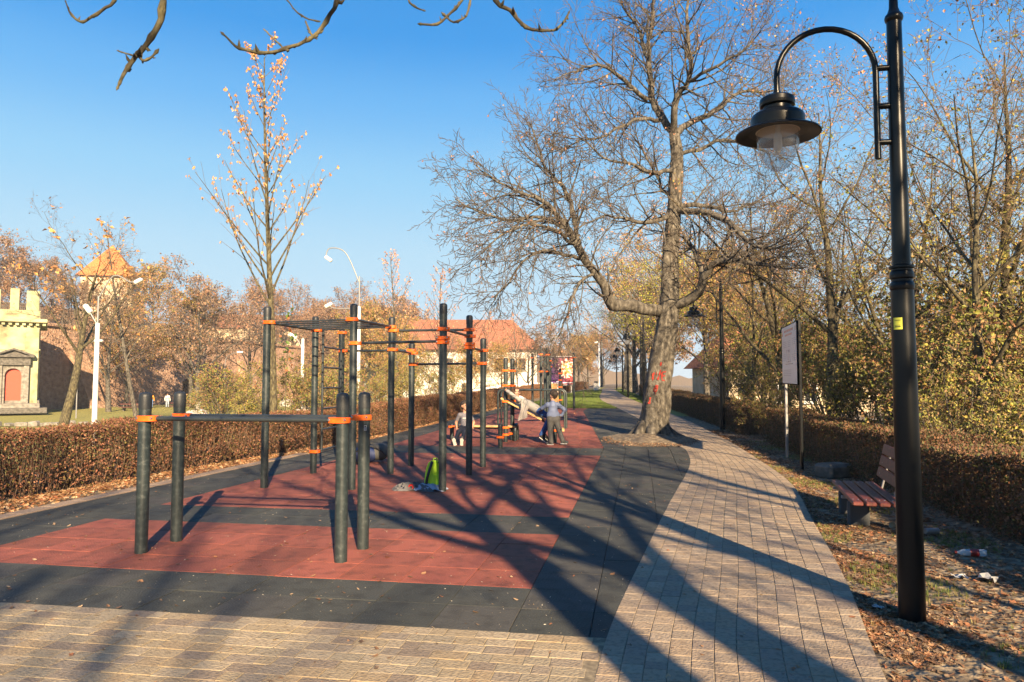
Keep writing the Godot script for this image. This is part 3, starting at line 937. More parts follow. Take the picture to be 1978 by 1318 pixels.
# ---------------------------------------------------------------- street lamps
func build_lamps() -> void:
	var t := thing("street_lamp", "big black street lamp with hooked arm, nearest on the right", "lamp post", G(1.778, 5.32), -TURN, "black hooked street lamps along the path")
	var mb := MB.new()
	mb.lathe([[0.084, -0.1], [0.083, 0.02], [0.081, 0.6], [0.072, 2.2]], 24, Vector3.ZERO, true)
	obj("shaft", mb, M.lamp_black, t)
	mb = MB.new()
	mb.lathe([[0.072, 2.2], [0.076, 2.21], [0.078, 2.23], [0.074, 2.25], [0.066, 2.26], [0.066, 2.275], [0.076, 2.285], [0.077, 2.305], [0.074, 2.325], [0.066, 2.335], [0.066, 2.345], [0.08, 2.352], [0.08, 2.366], [0.058, 2.375]], 24)
	obj("collar", mb, M.lamp_black, t)
	mb = MB.new()
	mb.lathe([[0.058, 2.37], [0.048, 4.08]], 24, Vector3.ZERO, true)
	obj("upper_shaft", mb, M.lamp_black, t)
	mb = MB.new()
	mb.lathe([[0.048, 4.08], [0.056, 4.09], [0.061, 4.11], [0.056, 4.13], [0.044, 4.14], [0.03, 4.18], [0.026, 4.3], [0.034, 4.34], [0.03, 4.39], [0.012, 4.44], [0.0, 4.5]], 20, Vector3.ZERO, true)
	obj("finial", mb, M.lamp_black, t)
	# hooked arm: three short brackets, an upright and an arc over to the head
	var ax := -0.128
	for y in [3.76, 3.49, 3.235]:
		mb = MB.new()
		mb.rod(Vector3(ax, y, 0), Vector3(-0.03, y, 0), 0.021, 10)
		obj("bracket", mb, M.lamp_black, t)
	var pts := PackedVector3Array([Vector3(ax, 3.12, 0), Vector3(ax, 3.3, 0), Vector3(ax, 3.5, 0), Vector3(ax, 3.7, 0)])
	for i in 19:
		var an := PI * i / 18.0
		pts.append(Vector3(-0.458 + 0.33 * cos(an), 3.74 + 0.33 * sin(an), 0))
	pts.append(Vector3(-0.788, 3.62, 0))
	var rad := PackedFloat32Array(); rad.resize(pts.size()); rad.fill(0.021)
	mb = MB.new()
	mb.tube(pts, rad, 12, true)
	obj("arm", mb, M.lamp_black, t)
	# head
	var hx := -0.788
	mb = MB.new()
	mb.lathe([[0.016, 3.65], [0.026, 3.64], [0.026, 3.615], [0.1, 3.6], [0.118, 3.585], [0.122, 3.555], [0.118, 3.535], [0.098, 3.525], [0.098, 3.5], [0.15, 3.485], [0.176, 3.465], [0.184, 3.44], [0.184, 3.37], [0.2, 3.362], [0.26, 3.35], [0.288, 3.335], [0.29, 3.325], [0.28, 3.325], [0.2, 3.345], [0.15, 3.352]], 36, Vector3(hx, 0, 0))
	var head := obj("lamp_head", mb, M.lamp_black, t)
	mb = MB.new()
	mb.lathe([[0.155, 3.352], [0.14, 3.37], [0.08, 3.4], [0.0, 3.41]], 28, Vector3(hx, 0, 0), true)
	obj("reflector", mb, M.reflector, head)
	mb = MB.new()
	mb.lathe([[0.143, 3.35], [0.146, 3.32], [0.143, 3.27], [0.131, 3.21], [0.108, 3.15], [0.075, 3.1], [0.035, 3.072], [0.0, 3.066]], 32, Vector3(hx, 0, 0), true)
	obj("glass_bowl", mb, M.lamp_glass, head)
	var bulb := MB.new()
	bulb.lathe([[0.018, 3.41], [0.018, 3.35], [0.03, 3.3], [0.03, 3.24], [0.015, 3.2], [0.0, 3.195]], 14, Vector3(hx, 0, 0), true)
	obj("bulb", bulb, M.white_paint, head)
	var far := [[2.55, 23.38, 1.06, "black street lamp in the right hedge behind the painted tree"], [0.25, 36.4, 1.03, "black street lamp half hidden behind the painted trunk"], [-0.75, 53.0, 1.0, "small black street lamp by the path, third from the viewer along the tree row"], [-1.5, 70.0, 1.0, "distant black street lamp beside the far bend of the path"], [-2.6, 88.0, 1.0, "farthest tiny black street lamp at the end of the path"]]
	for f in far:
		dup(t, "street_lamp", f[3], G(f[0], f[1]), -TURN, f[2])
	# sticker on the nearest shaft only
	mb = MB.new()
	for k in 6:
		var q0 := 1.95 + k * 0.13; var q1 := q0 + 0.13
		var e0 := Vector3(cos(q0), 0, sin(q0)) * 0.0775; var e1 := Vector3(cos(q1), 0, sin(q1)) * 0.0775
		mb.quad(e1 + Vector3(0, 1.93, 0), e1 + Vector3(0, 2.01, 0), e0 + Vector3(0, 2.01, 0), e0 + Vector3(0, 1.93, 0))
	var st := obj("sticker", mb, M.sticker, t)
	mb = MB.new()
	for k in 4:
		var q0 := 2.1 + k * 0.13; var q1 := q0 + 0.11
		for yy in [[1.945, 1.952], [1.957, 1.96], [1.99, 1.994]]:
			var e0 := Vector3(cos(q0), 0, sin(q0)) * 0.0785; var e1 := Vector3(cos(q1), 0, sin(q1)) * 0.0785
			mb.quad(e1 + Vector3(0, yy[0], 0), e1 + Vector3(0, yy[1], 0), e0 + Vector3(0, yy[1], 0), e0 + Vector3(0, yy[0], 0))
	obj("print", mb, M.sticker_ink, st)

# ---------------------------------------------------------------- bench, sign, bags, rubbish
func build_furniture() -> void:
	# red park bench, seen from its end
	var t := thing("park_bench", "weathered red slatted park bench partly behind the black lamp post", "bench", G(2.5, 8.82), -TURN - 0.13)
	for k in 4:
		var mb := MB.new()
		mb.box(Vector3(-0.2 + 0.125 * k, 0.34, 0), Vector3(0.1, 0.04, 1.75), 0.008)
		var sl := obj("seat_slat", mb, M.bench_red, t)
		for z in [-0.7, 0.7]:
			for dx in [-0.025, 0.025]:
				var sc := MB.new()
				sc.lathe([[0.008, 0.0], [0.006, 0.004], [0.0, 0.005]], 8, Vector3(-0.2 + 0.125 * k + dx, 0.36, z))
				obj("screw", sc, M.bolt, sl)
	for k in 3:
		var mb := MB.new()
		mb.cbox(Transform3D(Basis(Vector3(0, 0, 1), -0.26), Vector3(0.285 + 0.033 * k, 0.49 + 0.135 * k, 0)), Vector3(0.036, 0.118, 1.75), 0.008)
		var sl := obj("back_slat", mb, M.bench_red, t)
		for z in [-0.7, 0.7]:
			var sc := MB.new()
			sc.xf = Transform3D(Basis(Vector3(0, 0, 1), PI / 2 - 0.26), Vector3(0.265 + 0.033 * k, 0.485 + 0.125 * k, z))
			sc.lathe([[0.008, 0.0], [0.006, 0.004], [0.0, 0.005]], 8)
			obj("screw", sc, M.bolt, sl)
	for z in [-0.6, 0.15]:
		var mb := MB.new()
		mb.box(Vector3(-0.1, 0.13, z), Vector3(0.22, 0.28, 0.1), 0.02)
		obj("leg", mb, M.concrete_dark, t)
		mb = MB.new()
		mb.box(Vector3(-0.02, 0.3, z), Vector3(0.5, 0.03, 0.05), 0.004)
		obj("seat_bracket", mb, M.grey_metal, t)
		mb = MB.new()
		mb.cbox(Transform3D(Basis(Vector3(0, 0, 1), -0.26), Vector3(0.325, 0.54, z)), Vector3(0.02, 0.5, 0.045), 0.004)
		obj("back_bracket", mb, M.grey_metal, t)
	# information board on two posts
	var p0 := G(2.9, 13.98); var p1 := G(3.03, 16.0)
	t = thing("notice_board", "pale printed notice board on two thin posts beside the right hedge", "sign", p0, 0)
	var d := p1 - p0
	for q in [Vector3.ZERO, d]:
		var mb := MB.new()
		mb.box(q + Vector3(0, 1.36, 0), Vector3(0.05, 2.74, 0.05), 0.005)
		obj("post", mb, M.grey_metal if q != Vector3.ZERO else M.lamp_black, t)
	var ba := Basis(d.normalized(), Vector3.UP, d.normalized().cross(Vector3.UP))
	var nrm := ba.z
	if nrm.x > 0: nrm = -nrm
	var mb2 := MB.new()
	mb2.cbox(Transform3D(Basis(d.normalized(), Vector3.UP, nrm), d * 0.5 + Vector3(0, 2.12, 0) + nrm * 0.04), Vector3(d.length() + 0.1, 1.18, 0.025), 0.004)
	var panel := obj("panel", mb2, M.grey_metal, t)
	# the print: a flat sheet on the panel
	var img := Image.create(512, 288, false, Image.FORMAT_RGBA8)
	img.fill(Color(0.80, 0.80, 0.82))
	rng.seed = 77
	img.fill_rect(Rect2i(14, 14, 22, 30), Color(0.78, 0.4, 0.38))
	var tx := 90
	while tx < 400:
		var w := rng.randi_range(8, 26)
		img.fill_rect(Rect2i(tx, 18, w, 12), Color(0.72, 0.35, 0.34)); tx += w + 6
	tx = 120
	while tx < 360:
		var w := rng.randi_range(8, 22)
		img.fill_rect(Rect2i(tx, 40, w, 10), Color(0.78, 0.42, 0.4)); tx += w + 6
	img.fill_rect(Rect2i(470, 16, 24, 22), Color(0.3, 0.3, 0.36))
	for blk in [[40, 76, 130], [220, 76, 100], [370, 70, 120], [40, 140, 90], [360, 146, 130], [60, 220, 260]]:
		for r in 4:
			var x: int = blk[0]
			while x < blk[0] + blk[2]:
				var w := rng.randi_range(5, 16)
				img.fill_rect(Rect2i(x, blk[1] + r * 9, w, 3), Color(0.62, 0.63, 0.66)); x += w + 4
	for x in [180, 225, 250, 290]:
		img.fill_rect(Rect2i(x, 130, 5, 50), Color(0.3, 0.31, 0.35)); img.fill_rect(Rect2i(x - 5, 120, 12, 12), Color(0.3, 0.31, 0.35)); img.fill_rect(Rect2i(x - 12, 178, 30, 4), Color(0.35, 0.36, 0.4))
	img.fill_rect(Rect2i(130, 190, 250, 3), Color(0.3, 0.3, 0.34))
	var pm := mat("notice_print", Color.WHITE, 0.25)
	pm.albedo_texture = ImageTexture.create_from_image(img)
	var pr := MB.new()
	var c := d * 0.5 + Vector3(0, 2.12, 0) + nrm * 0.055
	var hx := d.normalized() * (d.length() * 0.5 + 0.03)
	var hy := Vector3(0, 0.57, 0)
	# left on the print is the far end, as seen from the path
	pr.quad(c + hx - hy, c + hx + hy, c - hx + hy, c - hx - hy)
	obj("print", pr, pm, panel)
	# stone block by the hedge
	var sb := MB.new()
	sb.cbox(Transform3D(Basis(Vector3.UP, 0.4), Vector3.ZERO), Vector3(0.55, 0.26, 0.4), 0.05)
	var so := obj("stone_block", sb, M.stone_dark)
	so.position = G(3.2, 13.0, 0.1)
	tag(so, "low dark stone block at the hedge beside the notice board", "stone")
	# green rucksack against the post
	build_bags()
	# rubbish
	var can := thing("paper_cup", "crumpled white and orange cup lying under the bench", "litter", G(2.72, 8.55, 0.03), 0.6)
	var cm := MB.new()
	cm.xf = Transform3D(Basis(Vector3(0, 0, 1), 1.45), Vector3.ZERO)
	cm.lathe([[0.0, -0.065], [0.03, -0.065], [0.035, -0.02], [0.031, 0.02], [0.041, 0.065], [0.037, 0.06], [0.03, 0.0], [0.0, -0.05]], 14)
	obj("cup", cm, M.can_white, can)
	cm = MB.new()
	cm.xf = Transform3D(Basis(Vector3(0, 0, 1), 1.45), Vector3.ZERO)
	cm.lathe([[0.0352, -0.015], [0.0325, 0.02]], 14)
	obj("band", cm, M.clamp, can)
	var c2 := thing("drink_can", "grey drink can lying under the far side of the bench", "litter", G(2.95, 8.2, 0.05), 0.2)
	cm = MB.new()
	cm.xf = Transform3D(Basis(Vector3(0, 0, 1), PI / 2), Vector3.ZERO)
	cm.lathe([[0.0, -0.08], [0.026, -0.08], [0.033, -0.07], [0.033, 0.07], [0.026, 0.08], [0.0, 0.078]], 16)
	obj("can", cm, M.grey_metal, c2)
	var bo := thing("plastic_bottle", "clear plastic bottle with red label lying right of the lamp post", "litter", G(2.95, 7.3, 0.035), -0.3)
	cm = MB.new()
	cm.xf = Transform3D(Basis(Vector3(0, 0, 1), PI / 2 + 0.05), Vector3.ZERO)
	cm.lathe([[0.0, -0.12], [0.028, -0.12], [0.033, -0.1], [0.033, 0.04], [0.03, 0.07], [0.014, 0.1], [0.013, 0.12]], 16)
	obj("body", cm, M.bottle_clear, bo)
	cm = MB.new()
	cm.xf = Transform3D(Basis(Vector3(0, 0, 1), PI / 2 + 0.05), Vector3.ZERO)
	cm.lathe([[0.0342, -0.06], [0.0342, 0.01]], 16)
	obj("label_band", cm, M.label_red, bo)
	cm = MB.new()
	cm.xf = Transform3D(Basis(Vector3(0, 0, 1), PI / 2 + 0.05), Vector3.ZERO)
	cm.lathe([[0.015, 0.112], [0.015, 0.13], [0.0, 0.132]], 12)
	obj("cap", cm, M.label_red, bo)
	var k := 0
	for e in [[2.52, 6.45, 0.12, "crumpled white paper scrap just right of the lamp shaft"], [2.7, 6.4, 0.17, "torn bluish paper scrap under the right hedge"], [1.62, 5.5, 0.07, "small white paper scrap left of the lamp foot"], [2.55, 9.3, 0.1, "thin white scrap on the soil before the bench"]]:
		rng.seed = 300 + k
		var pm2 := MB.new()
		var n := 5
		var hts := []
		for i in n * n: hts.append(rr(0.0, 0.28))
		for i in n - 1:
			for j in n - 1:
				var f := func(ii: int, jj: int) -> Vector3: return Vector3((ii - 2) * 0.25 + hts[ii * n + jj] * 0.3, hts[ii * n + jj], (jj - 2) * 0.18)
				pm2.quad(f.call(i, j), f.call(i, j + 1), f.call(i + 1, j + 1), f.call(i + 1, j))
		var po := obj("paper_scrap", pm2, M.paper)
		po.position = G(e[0], e[1], 0.012); po.scale = Vector3.ONE * e[2]; po.rotation.y = rr(0, 6)
		tag(po, e[3], "litter", "paper scraps on the ground")
		k += 1

# a closed soft shape: rings of a superellipse along a spine. rows: [centre, half width, half depth, exponent]
func soft(mb: MB, rows: Array, ux: Vector3, uz: Vector3, segs := 20) -> void:
	var st := mb.v.size()
	for i in rows.size():
		var r: Array = rows[i]
		for s in segs:
			var t := TAU * s / segs
			var cx := cos(t); var cz := sin(t)
			var e: float = r[3]
			var p: Vector3 = r[0] + ux * (signf(cx) * pow(absf(cx), e) * r[1]) + uz * (signf(cz) * pow(absf(cz), e) * r[2])
			mb.vert(p, (ux * cx / max(r[1], 0.01) + uz * cz / max(r[2], 0.01)).normalized())
	var spine: Vector3 = rows[rows.size() - 1][0] - rows[0][0]
	var turned := ux.cross(uz).dot(spine) > 0.0
	for i in rows.size() - 1:
		for s in segs:
			var a := st + i * segs + s; var b := st + i * segs + (s + 1) % segs
			mb.ix.append_array(PackedInt32Array([a, a + segs, b, b, a + segs, b + segs] if turned else [a, b, a + segs, b, b + segs, a + segs]))
	for e in [0, rows.size() - 1]:
		var c := mb.vert(rows[e][0], spine.normalized() * (1.0 if e > 0 else -1.0))
		for s in segs:
			var a: int = st + e * segs + s; var b: int = st + e * segs + (s + 1) % segs
			var p := mb.v[a]; var q := mb.v[b]
			var na := mb.vert(mb.xf.affine_inverse() * p, spine.normalized() * (1.0 if e > 0 else -1.0))
			var nb := mb.vert(mb.xf.affine_inverse() * q, spine.normalized() * (1.0 if e > 0 else -1.0))
			mb.ix.append_array(PackedInt32Array([c, na, nb] if (e > 0) != turned else [c, nb, na]))

func build_bags() -> void:
	var up := 0.03
	# lime rucksack standing against the frame's front right post
	var t := thing("rucksack", "lime green rucksack leaning on the front right post of the frame", "bag", W(-2.94, 10.36, up), -TURN + 0.35)
	var mb := MB.new()
	var rows := []
	for e in [[0.0, 0.13, 0.085], [0.015, 0.15, 0.1], [0.09, 0.155, 0.105], [0.2, 0.145, 0.1], [0.3, 0.125, 0.085], [0.37, 0.095, 0.065], [0.405, 0.05, 0.035], [0.41, 0.02, 0.012]]:
		rows.append([Vector3(-0.02 * e[0], e[0], -0.06 * e[0]), e[1], e[2], 0.7])
	soft(mb, rows, Vector3(1, 0, 0), Vector3(0, 0, 1), 24)
	obj("body", mb, M.bag_green, t)
	mb = MB.new()
	rows = []
	for e in [[0.03, 0.09, 0.03], [0.05, 0.11, 0.045], [0.13, 0.11, 0.05], [0.19, 0.1, 0.035], [0.2, 0.08, 0.02]]:
		rows.append([Vector3(0.02, e[0], 0.085), e[1], e[2], 0.65])
	soft(mb, rows, Vector3(1, 0, 0), Vector3(0, 0, 1), 20)
	obj("front_pocket", mb, M.bag_green, t)
	for s in [-1.0, 1.0]:
		mb = MB.new()
		var pts := PackedVector3Array(); var rad := PackedFloat32Array()
		for i in 9:
			var f := i / 8.0
			pts.append(Vector3(s * (0.05 + 0.085 * sin(f * PI * 0.55)), 0.395 - 0.36 * f, 0.05 + 0.085 * sin(f * PI)))
			rad.append(0.021)
		mb.tube(pts, rad, 8, true)
		obj("strap", mb, M.bag_black, t)
	mb = MB.new()
	mb.tube(PackedVector3Array([Vector3(-0.03, 0.4, 0), Vector3(-0.025, 0.44, 0), Vector3(0.025, 0.44, 0), Vector3(0.03, 0.4, 0)]), PackedFloat32Array([0.008, 0.008, 0.008, 0.008]), 8)
	obj("grab_loop", mb, M.bag_green, t)
	# grey jacket thrown on the tiles
	t = thing("jacket", "grey jacket with red lining thrown on the red tiles", "jacket", W(-3.12, 10.22, up), -TURN)
	mb = MB.new()
	rng.seed = 91
	# a crumpled sheet of cloth with sharp folds, closed down to the ground
	var fz := FastNoiseLite.new(); fz.seed = 5; fz.frequency = 3.2; fz.fractal_octaves = 2
	var m := 18
	var hp := []
	for i in m:
		for j in m:
			var u := i / (m - 1.0); var w := j / (m - 1.0)
			var edge := sin(PI * clampf(u, 0.0, 1.0)) * sin(PI * clampf(w, 0.0, 1.0))
			var x := -0.4 + 0.62 * u + 0.03 * sin(w * 9.0)
			var z := -0.13 + 0.28 * w + 0.03 * sin(u * 8.0)
			var h := 0.0 if edge < 0.02 else pow(edge, 0.4) * (0.045 + 0.075 * (1.0 - absf(fz.get_noise_2d(x * 2.2, z * 4.0)) * 2.2))
			hp.append(Vector3(x, maxf(h, 0.001), z))
	for i in m - 1:
		for j in m - 1:
			mb.quad(hp[i * m + j], hp[i * m + j + 1], hp[(i + 1) * m + j + 1], hp[(i + 1) * m + j])
	obj("folds", mb, M.cloth_grey, t)
	mb = MB.new()
	mb.xf = Transform3D(Basis(Vector3(1, 0, 0), PI / 2 - 0.25), Vector3(-0.1, 0.055, 0.12))
	mb.lathe([[0.052, 0.0], [0.056, 0.012], [0.05, 0.022], [0.042, 0.018], [0.036, -0.03], [0.0, -0.04]], 18)
	obj("cuff", mb, M.cloth_grey, t)
	mb = MB.new()
	mb.xf = Transform3D(Basis(Vector3(1, 0, 0), PI / 2 - 0.25), Vector3(-0.1, 0.055, 0.12))
	mb.lathe([[0.041, 0.015], [0.034, -0.02], [0.0, -0.028]], 18)
	obj("lining", mb, M.lining_red, t)
	mb = MB.new()
	var n := 9
	var gp := []
	for i in n:
		for j in n:
			var x := -0.06 + 0.44 * i / (n - 1.0); var z := -0.13 + 0.27 * j / (n - 1.0)
			var h := 0.085 * sin(PI * i / (n - 1.0) * 0.8 + 0.5) * sin(PI * (j + 0.6) / n) + 0.012 * sin(i * 1.9 + j * 1.1) + 0.012
			gp.append(Vector3(x + 0.02 * sin(j * 1.3), max(h, 0.006), z + 0.02 * sin(i * 1.7)))
	for i in n - 1:
		for j in n - 1:
			mb.quad(gp[i * n + j], gp[i * n + j + 1], gp[(i + 1) * n + j + 1], gp[(i + 1) * n + j])
	obj("shirt", mb, M.cloth_light, t)
	# dark bag behind the wall bars
	t = thing("backpack", "navy and black backpack lying behind the wall bars", "bag", G(-5.25, 13.5, up), -TURN + 0.3)
	mb = MB.new()
	rows = []
	for e in [[-0.3, 0.06, 0.05], [-0.27, 0.13, 0.1], [-0.1, 0.17, 0.15], [0.08, 0.16, 0.15], [0.2, 0.12, 0.11], [0.24, 0.05, 0.05]]:
		rows.append([Vector3(e[0], 0.15 + 0.02 * e[0], 0), e[2], e[1], 0.75])
	soft(mb, rows, Vector3(0, 1, 0), Vector3(0, 0, 1), 20)
	obj("body", mb, M.bag_navy, t)
	mb = MB.new()
	rows = []
	for e in [[0.16, 0.06, 0.06], [0.2, 0.16, 0.13], [0.34, 0.17, 0.14], [0.42, 0.13, 0.1], [0.46, 0.05, 0.05]]:
		rows.append([Vector3(e[0], 0.2, -0.05), e[2] * 1.2, e[1], 0.75])
	soft(mb, rows, Vector3(0, 1, 0), Vector3(0, 0, 1), 20)
	obj("side_pouch", mb, M.bag_grey, t)
	for s in [-0.08, 0.1]:
		mb = MB.new()
		var pts := PackedVector3Array(); var rad := PackedFloat32Array()
		for i in 8:
			var f := i / 7.0
			pts.append(Vector3(-0.32 + 0.75 * f, 0.06 + 0.27 * sin(f * PI * 0.9), 0.13 + s * 0.2)); rad.append(0.014)
		mb.tube(pts, rad, 8, true)
		obj("strap", mb, M.bag_black, t)

# ---------------------------------------------------------------- trees
class Tree3:
	var trunk := MB.new()
	var limbs := MB.new()
	var twigs := MB.new()
	var leaves := MB.new()
	var tips := []

func subdivide(pts: Array, k: int, amp: float) -> Array:
	# pts: [Vector3, radius]; a smooth curve through them with some wander
	var out := []
	for i in pts.size() - 1:
		var p0: Vector3 = pts[max(i - 1, 0)][0]; var p1: Vector3 = pts[i][0]; var p2: Vector3 = pts[i + 1][0]; var p3: Vector3 = pts[min(i + 2, pts.size() - 1)][0]
		for j in k:
			var t := float(j) / k
			var p := p1.cubic_interpolate(p2, p0, p3, t)
			if j > 0: p += rdir() * amp * (p2 - p1).length()
			out.append([p, lerpf(pts[i][1], pts[i + 1][1], t)])
	out.append(pts[pts.size() - 1])
	return out

func tube_of(mb: MB, pts: Array, sides: int) -> void:
	var a := PackedVector3Array(); var r := PackedFloat32Array()
	for p in pts: a.append(p[0]); r.append(p[1])
	mb.tube(a, r, sides)

# one branch with all that grows on it
func grow(t: Tree3, p: Vector3, d: Vector3, L: float, r0: float, lvl: int, T: Dictionary) -> void:
	var n: int = T.segs[lvl]
	var st := L / n
	var pts := PackedVector3Array([p]); var rad := PackedFloat32Array([r0])
	var dirs := [d]
	var r1: float = max(r0 * T.taper[lvl], T.rmin)
	var wig: float = T.wig[lvl]; var up: float = T.up[lvl]
	for i in n:
		d = (d + rdir() * wig + Vector3(0, up, 0)).normalized()
		p += d * st
		pts.append(p); dirs.append(d)
		rad.append(lerpf(r0, r1, (i + 1.0) / n))
	var mb: MB = t.trunk if lvl == 0 else (t.limbs if lvl == 1 else t.twigs)
	mb.col = T.cols[lvl]
	if lvl >= 2: mb.col = mb.col * rr(0.8, 1.2)
	mb.tube(pts, rad, T.sides[lvl])
	if lvl >= T.max:
		t.tips.append([p, d]);
		if T.get("mid", false): t.tips.append([pts[n / 2], d])
		return
	var k: int = T.kids[lvl]
	var s0: float = T.start[lvl]
	var spin := rr(0, TAU)
	for i in k:
		var f: float = lerpf(s0, 1.0, (i + rr(0.1, 0.9)) / k)
		var x := f * n
		var j := mini(int(x), n - 1)
		var q := pts[j].lerp(pts[j + 1], x - j)
		var bd: Vector3 = dirs[j + 1]
		spin += 2.4 + rr(-0.5, 0.5)
		var u := bd.cross(Vector3(0.2, 0.1, 0.97)).normalized()
		u = u.rotated(bd, spin)
		var an: float = T.ang[lvl] * rr(0.75, 1.25)
		var cd := (bd * cos(an) + u * sin(an)).normalized()
		var cl: float = L * T.ratio[lvl] * lerpf(1.0, T.shrink[lvl], (f - s0) / max(1.0 - s0, 0.01)) * rr(0.7, 1.25)
		var cr: float = lerpf(r0, r1, f) * T.rr[lvl]
		grow(t, q, cd, cl, max(cr, T.rmin), lvl + 1, T)

func leaf_on(t: Tree3, per: float, size0: float, size1: float, palette: Array, spread: float, hang: float) -> void:
	for tp in t.tips:
		var k := int(per) + (1 if rng.randf() < per - int(per) else 0)
		for i in k:
			var q: Array = palette[rng.randi_range(0, palette.size() - 1)]
			var g := rr(0.75, 1.25)
			t.leaves.col = Color(q[0] * g, q[1] * g, q[2] * g)
			var d: Vector3 = (rdir() + Vector3(0, -hang, 0)).normalized()
			var s: Vector3 = d.cross(rdir()).normalized()
			var L := rr(size0, size1)
			t.leaves.leaf(tp[0] + rdir() * spread * rng.randf(), d, s, L, L * rr(0.45, 0.8))

func tree_thing(called: String, label: String, t: Tree3, at: Vector3, bark: Material, group := "", cat := "tree") -> Node3D:
	var o := thing(called, label, cat, at, 0.0, group)
	if t.trunk.v.size(): obj("trunk", t.trunk, bark, o)
	if t.limbs.v.size(): obj("limbs", t.limbs, bark, o)
	if t.twigs.v.size(): structure(obj("twigs", t.twigs, M.twig, o), "stuff")
	if t.leaves.v.size(): structure(obj("leaves", t.leaves, M.leaf, o), "stuff")
	return o

const GREY := Color(0.11, 0.088, 0.066)
const ONE := Color(1, 1, 1)

func wood_params(kind: String) -> Dictionary:
	match kind:
		"avenue":
			return {"max": 4, "segs": [8, 7, 5, 4, 3], "taper": [0.2, 0.2, 0.3, 0.4, 0.5], "wig": [0.07, 0.16, 0.22, 0.25, 0.25], "up": [0.05, 0.06, 0.04, 0.02, 0.03], "cols": [ONE, ONE, GREY, GREY, GREY], "sides": [14, 7, 4, 3, 3], "kids": [11, 8, 6, 4], "start": [0.42, 0.25, 0.2, 0.15], "ang": [0.85, 0.8, 0.75, 0.7], "ratio": [0.62, 0.52, 0.5, 0.5], "shrink": [0.6, 0.5, 0.6, 0.6], "rr": [0.5, 0.5, 0.55, 0.6], "rmin": 0.004}
		"robinia":
			return {"max": 4, "segs": [9, 7, 5, 4, 3], "taper": [0.08, 0.15, 0.3, 0.4, 0.5], "wig": [0.1, 0.17, 0.22, 0.28, 0.28], "up": [0.05, 0.05, 0.03, 0.02, 0.0], "cols": [ONE, ONE, Color(0.085, 0.066, 0.042), Color(0.11, 0.082, 0.052), Color(0.14, 0.095, 0.06)], "sides": [10, 6, 4, 3, 3], "kids": [10, 7, 5, 4], "start": [0.2, 0.2, 0.15, 0.15], "ang": [0.75, 0.75, 0.75, 0.7], "ratio": [0.6, 0.5, 0.5, 0.5], "shrink": [0.55, 0.5, 0.6, 0.6], "rr": [0.55, 0.5, 0.55, 0.6], "rmin": 0.0035, "mid": true}
		"far":
			return {"max": 3, "segs": [7, 6, 4, 3], "taper": [0.1, 0.2, 0.3, 0.5], "wig": [0.08, 0.18, 0.22, 0.25], "up": [0.05, 0.06, 0.04, 0.03], "cols": [ONE, ONE, Color(0.13, 0.098, 0.075), Color(0.16, 0.12, 0.095)], "sides": [8, 5, 3, 3], "kids": [13, 10, 9], "start": [0.25, 0.25, 0.2], "ang": [0.8, 0.8, 0.7], "ratio": [0.6, 0.5, 0.55], "shrink": [0.6, 0.5, 0.6], "rr": [0.5, 0.5, 0.55], "rmin": 0.011, "mid": true}
		"slim":
			return {"max": 2, "segs": [14, 8, 4], "taper": [0.12, 0.2, 0.4], "wig": [0.025, 0.05, 0.1], "up": [0.03, 0.055, 0.05], "cols": [ONE, ONE, Color(0.2, 0.15, 0.1)], "sides": [10, 5, 3], "kids": [34, 8], "start": [0.32, 0.3], "ang": [0.68, 0.42], "ratio": [0.33, 0.3], "shrink": [0.18, 0.6], "rr": [0.42, 0.5], "rmin": 0.005, "mid": true}
		"shrub":
			return {"max": 3, "segs": [6, 5, 4, 3], "taper": [0.3, 0.3, 0.4, 0.5], "wig": [0.15, 0.2, 0.25, 0.25], "up": [0.03, 0.03, 0.02, 0.0], "cols": [ONE, Color(0.16, 0.12, 0.08), Color(0.16, 0.12, 0.08), Color(0.18, 0.13, 0.08)], "sides": [6, 4, 3, 3], "kids": [6, 5, 4], "start": [0.2, 0.2, 0.2], "ang": [0.6, 0.7, 0.7], "ratio": [0.5, 0.5, 0.5], "shrink": [0.6, 0.6, 0.6], "rr": [0.6, 0.6, 0.6], "rmin": 0.003, "mid": true}
	return {}

const OLIVE := [[0.187, 0.176, 0.032], [0.136, 0.152, 0.027], [0.272, 0.232, 0.041], [0.340, 0.256, 0.054], [0.221, 0.152, 0.054], [0.255, 0.160, 0.081], [0.085, 0.112, 0.027], [0.170, 0.168, 0.036], [0.238, 0.200, 0.099]]
const RUST := [[0.26, 0.135, 0.075], [0.2, 0.115, 0.07], [0.3, 0.165, 0.1], [0.2, 0.135, 0.085], [0.15, 0.105, 0.072], [0.26, 0.18, 0.11]]
const AMBER := [[0.46, 0.24, 0.075], [0.5, 0.29, 0.1], [0.42, 0.18, 0.05], [0.46, 0.27, 0.12], [0.3, 0.14, 0.05]]
const LIME := [[0.26, 0.28, 0.02], [0.34, 0.32, 0.03], [0.18, 0.22, 0.02], [0.4, 0.34, 0.05]]

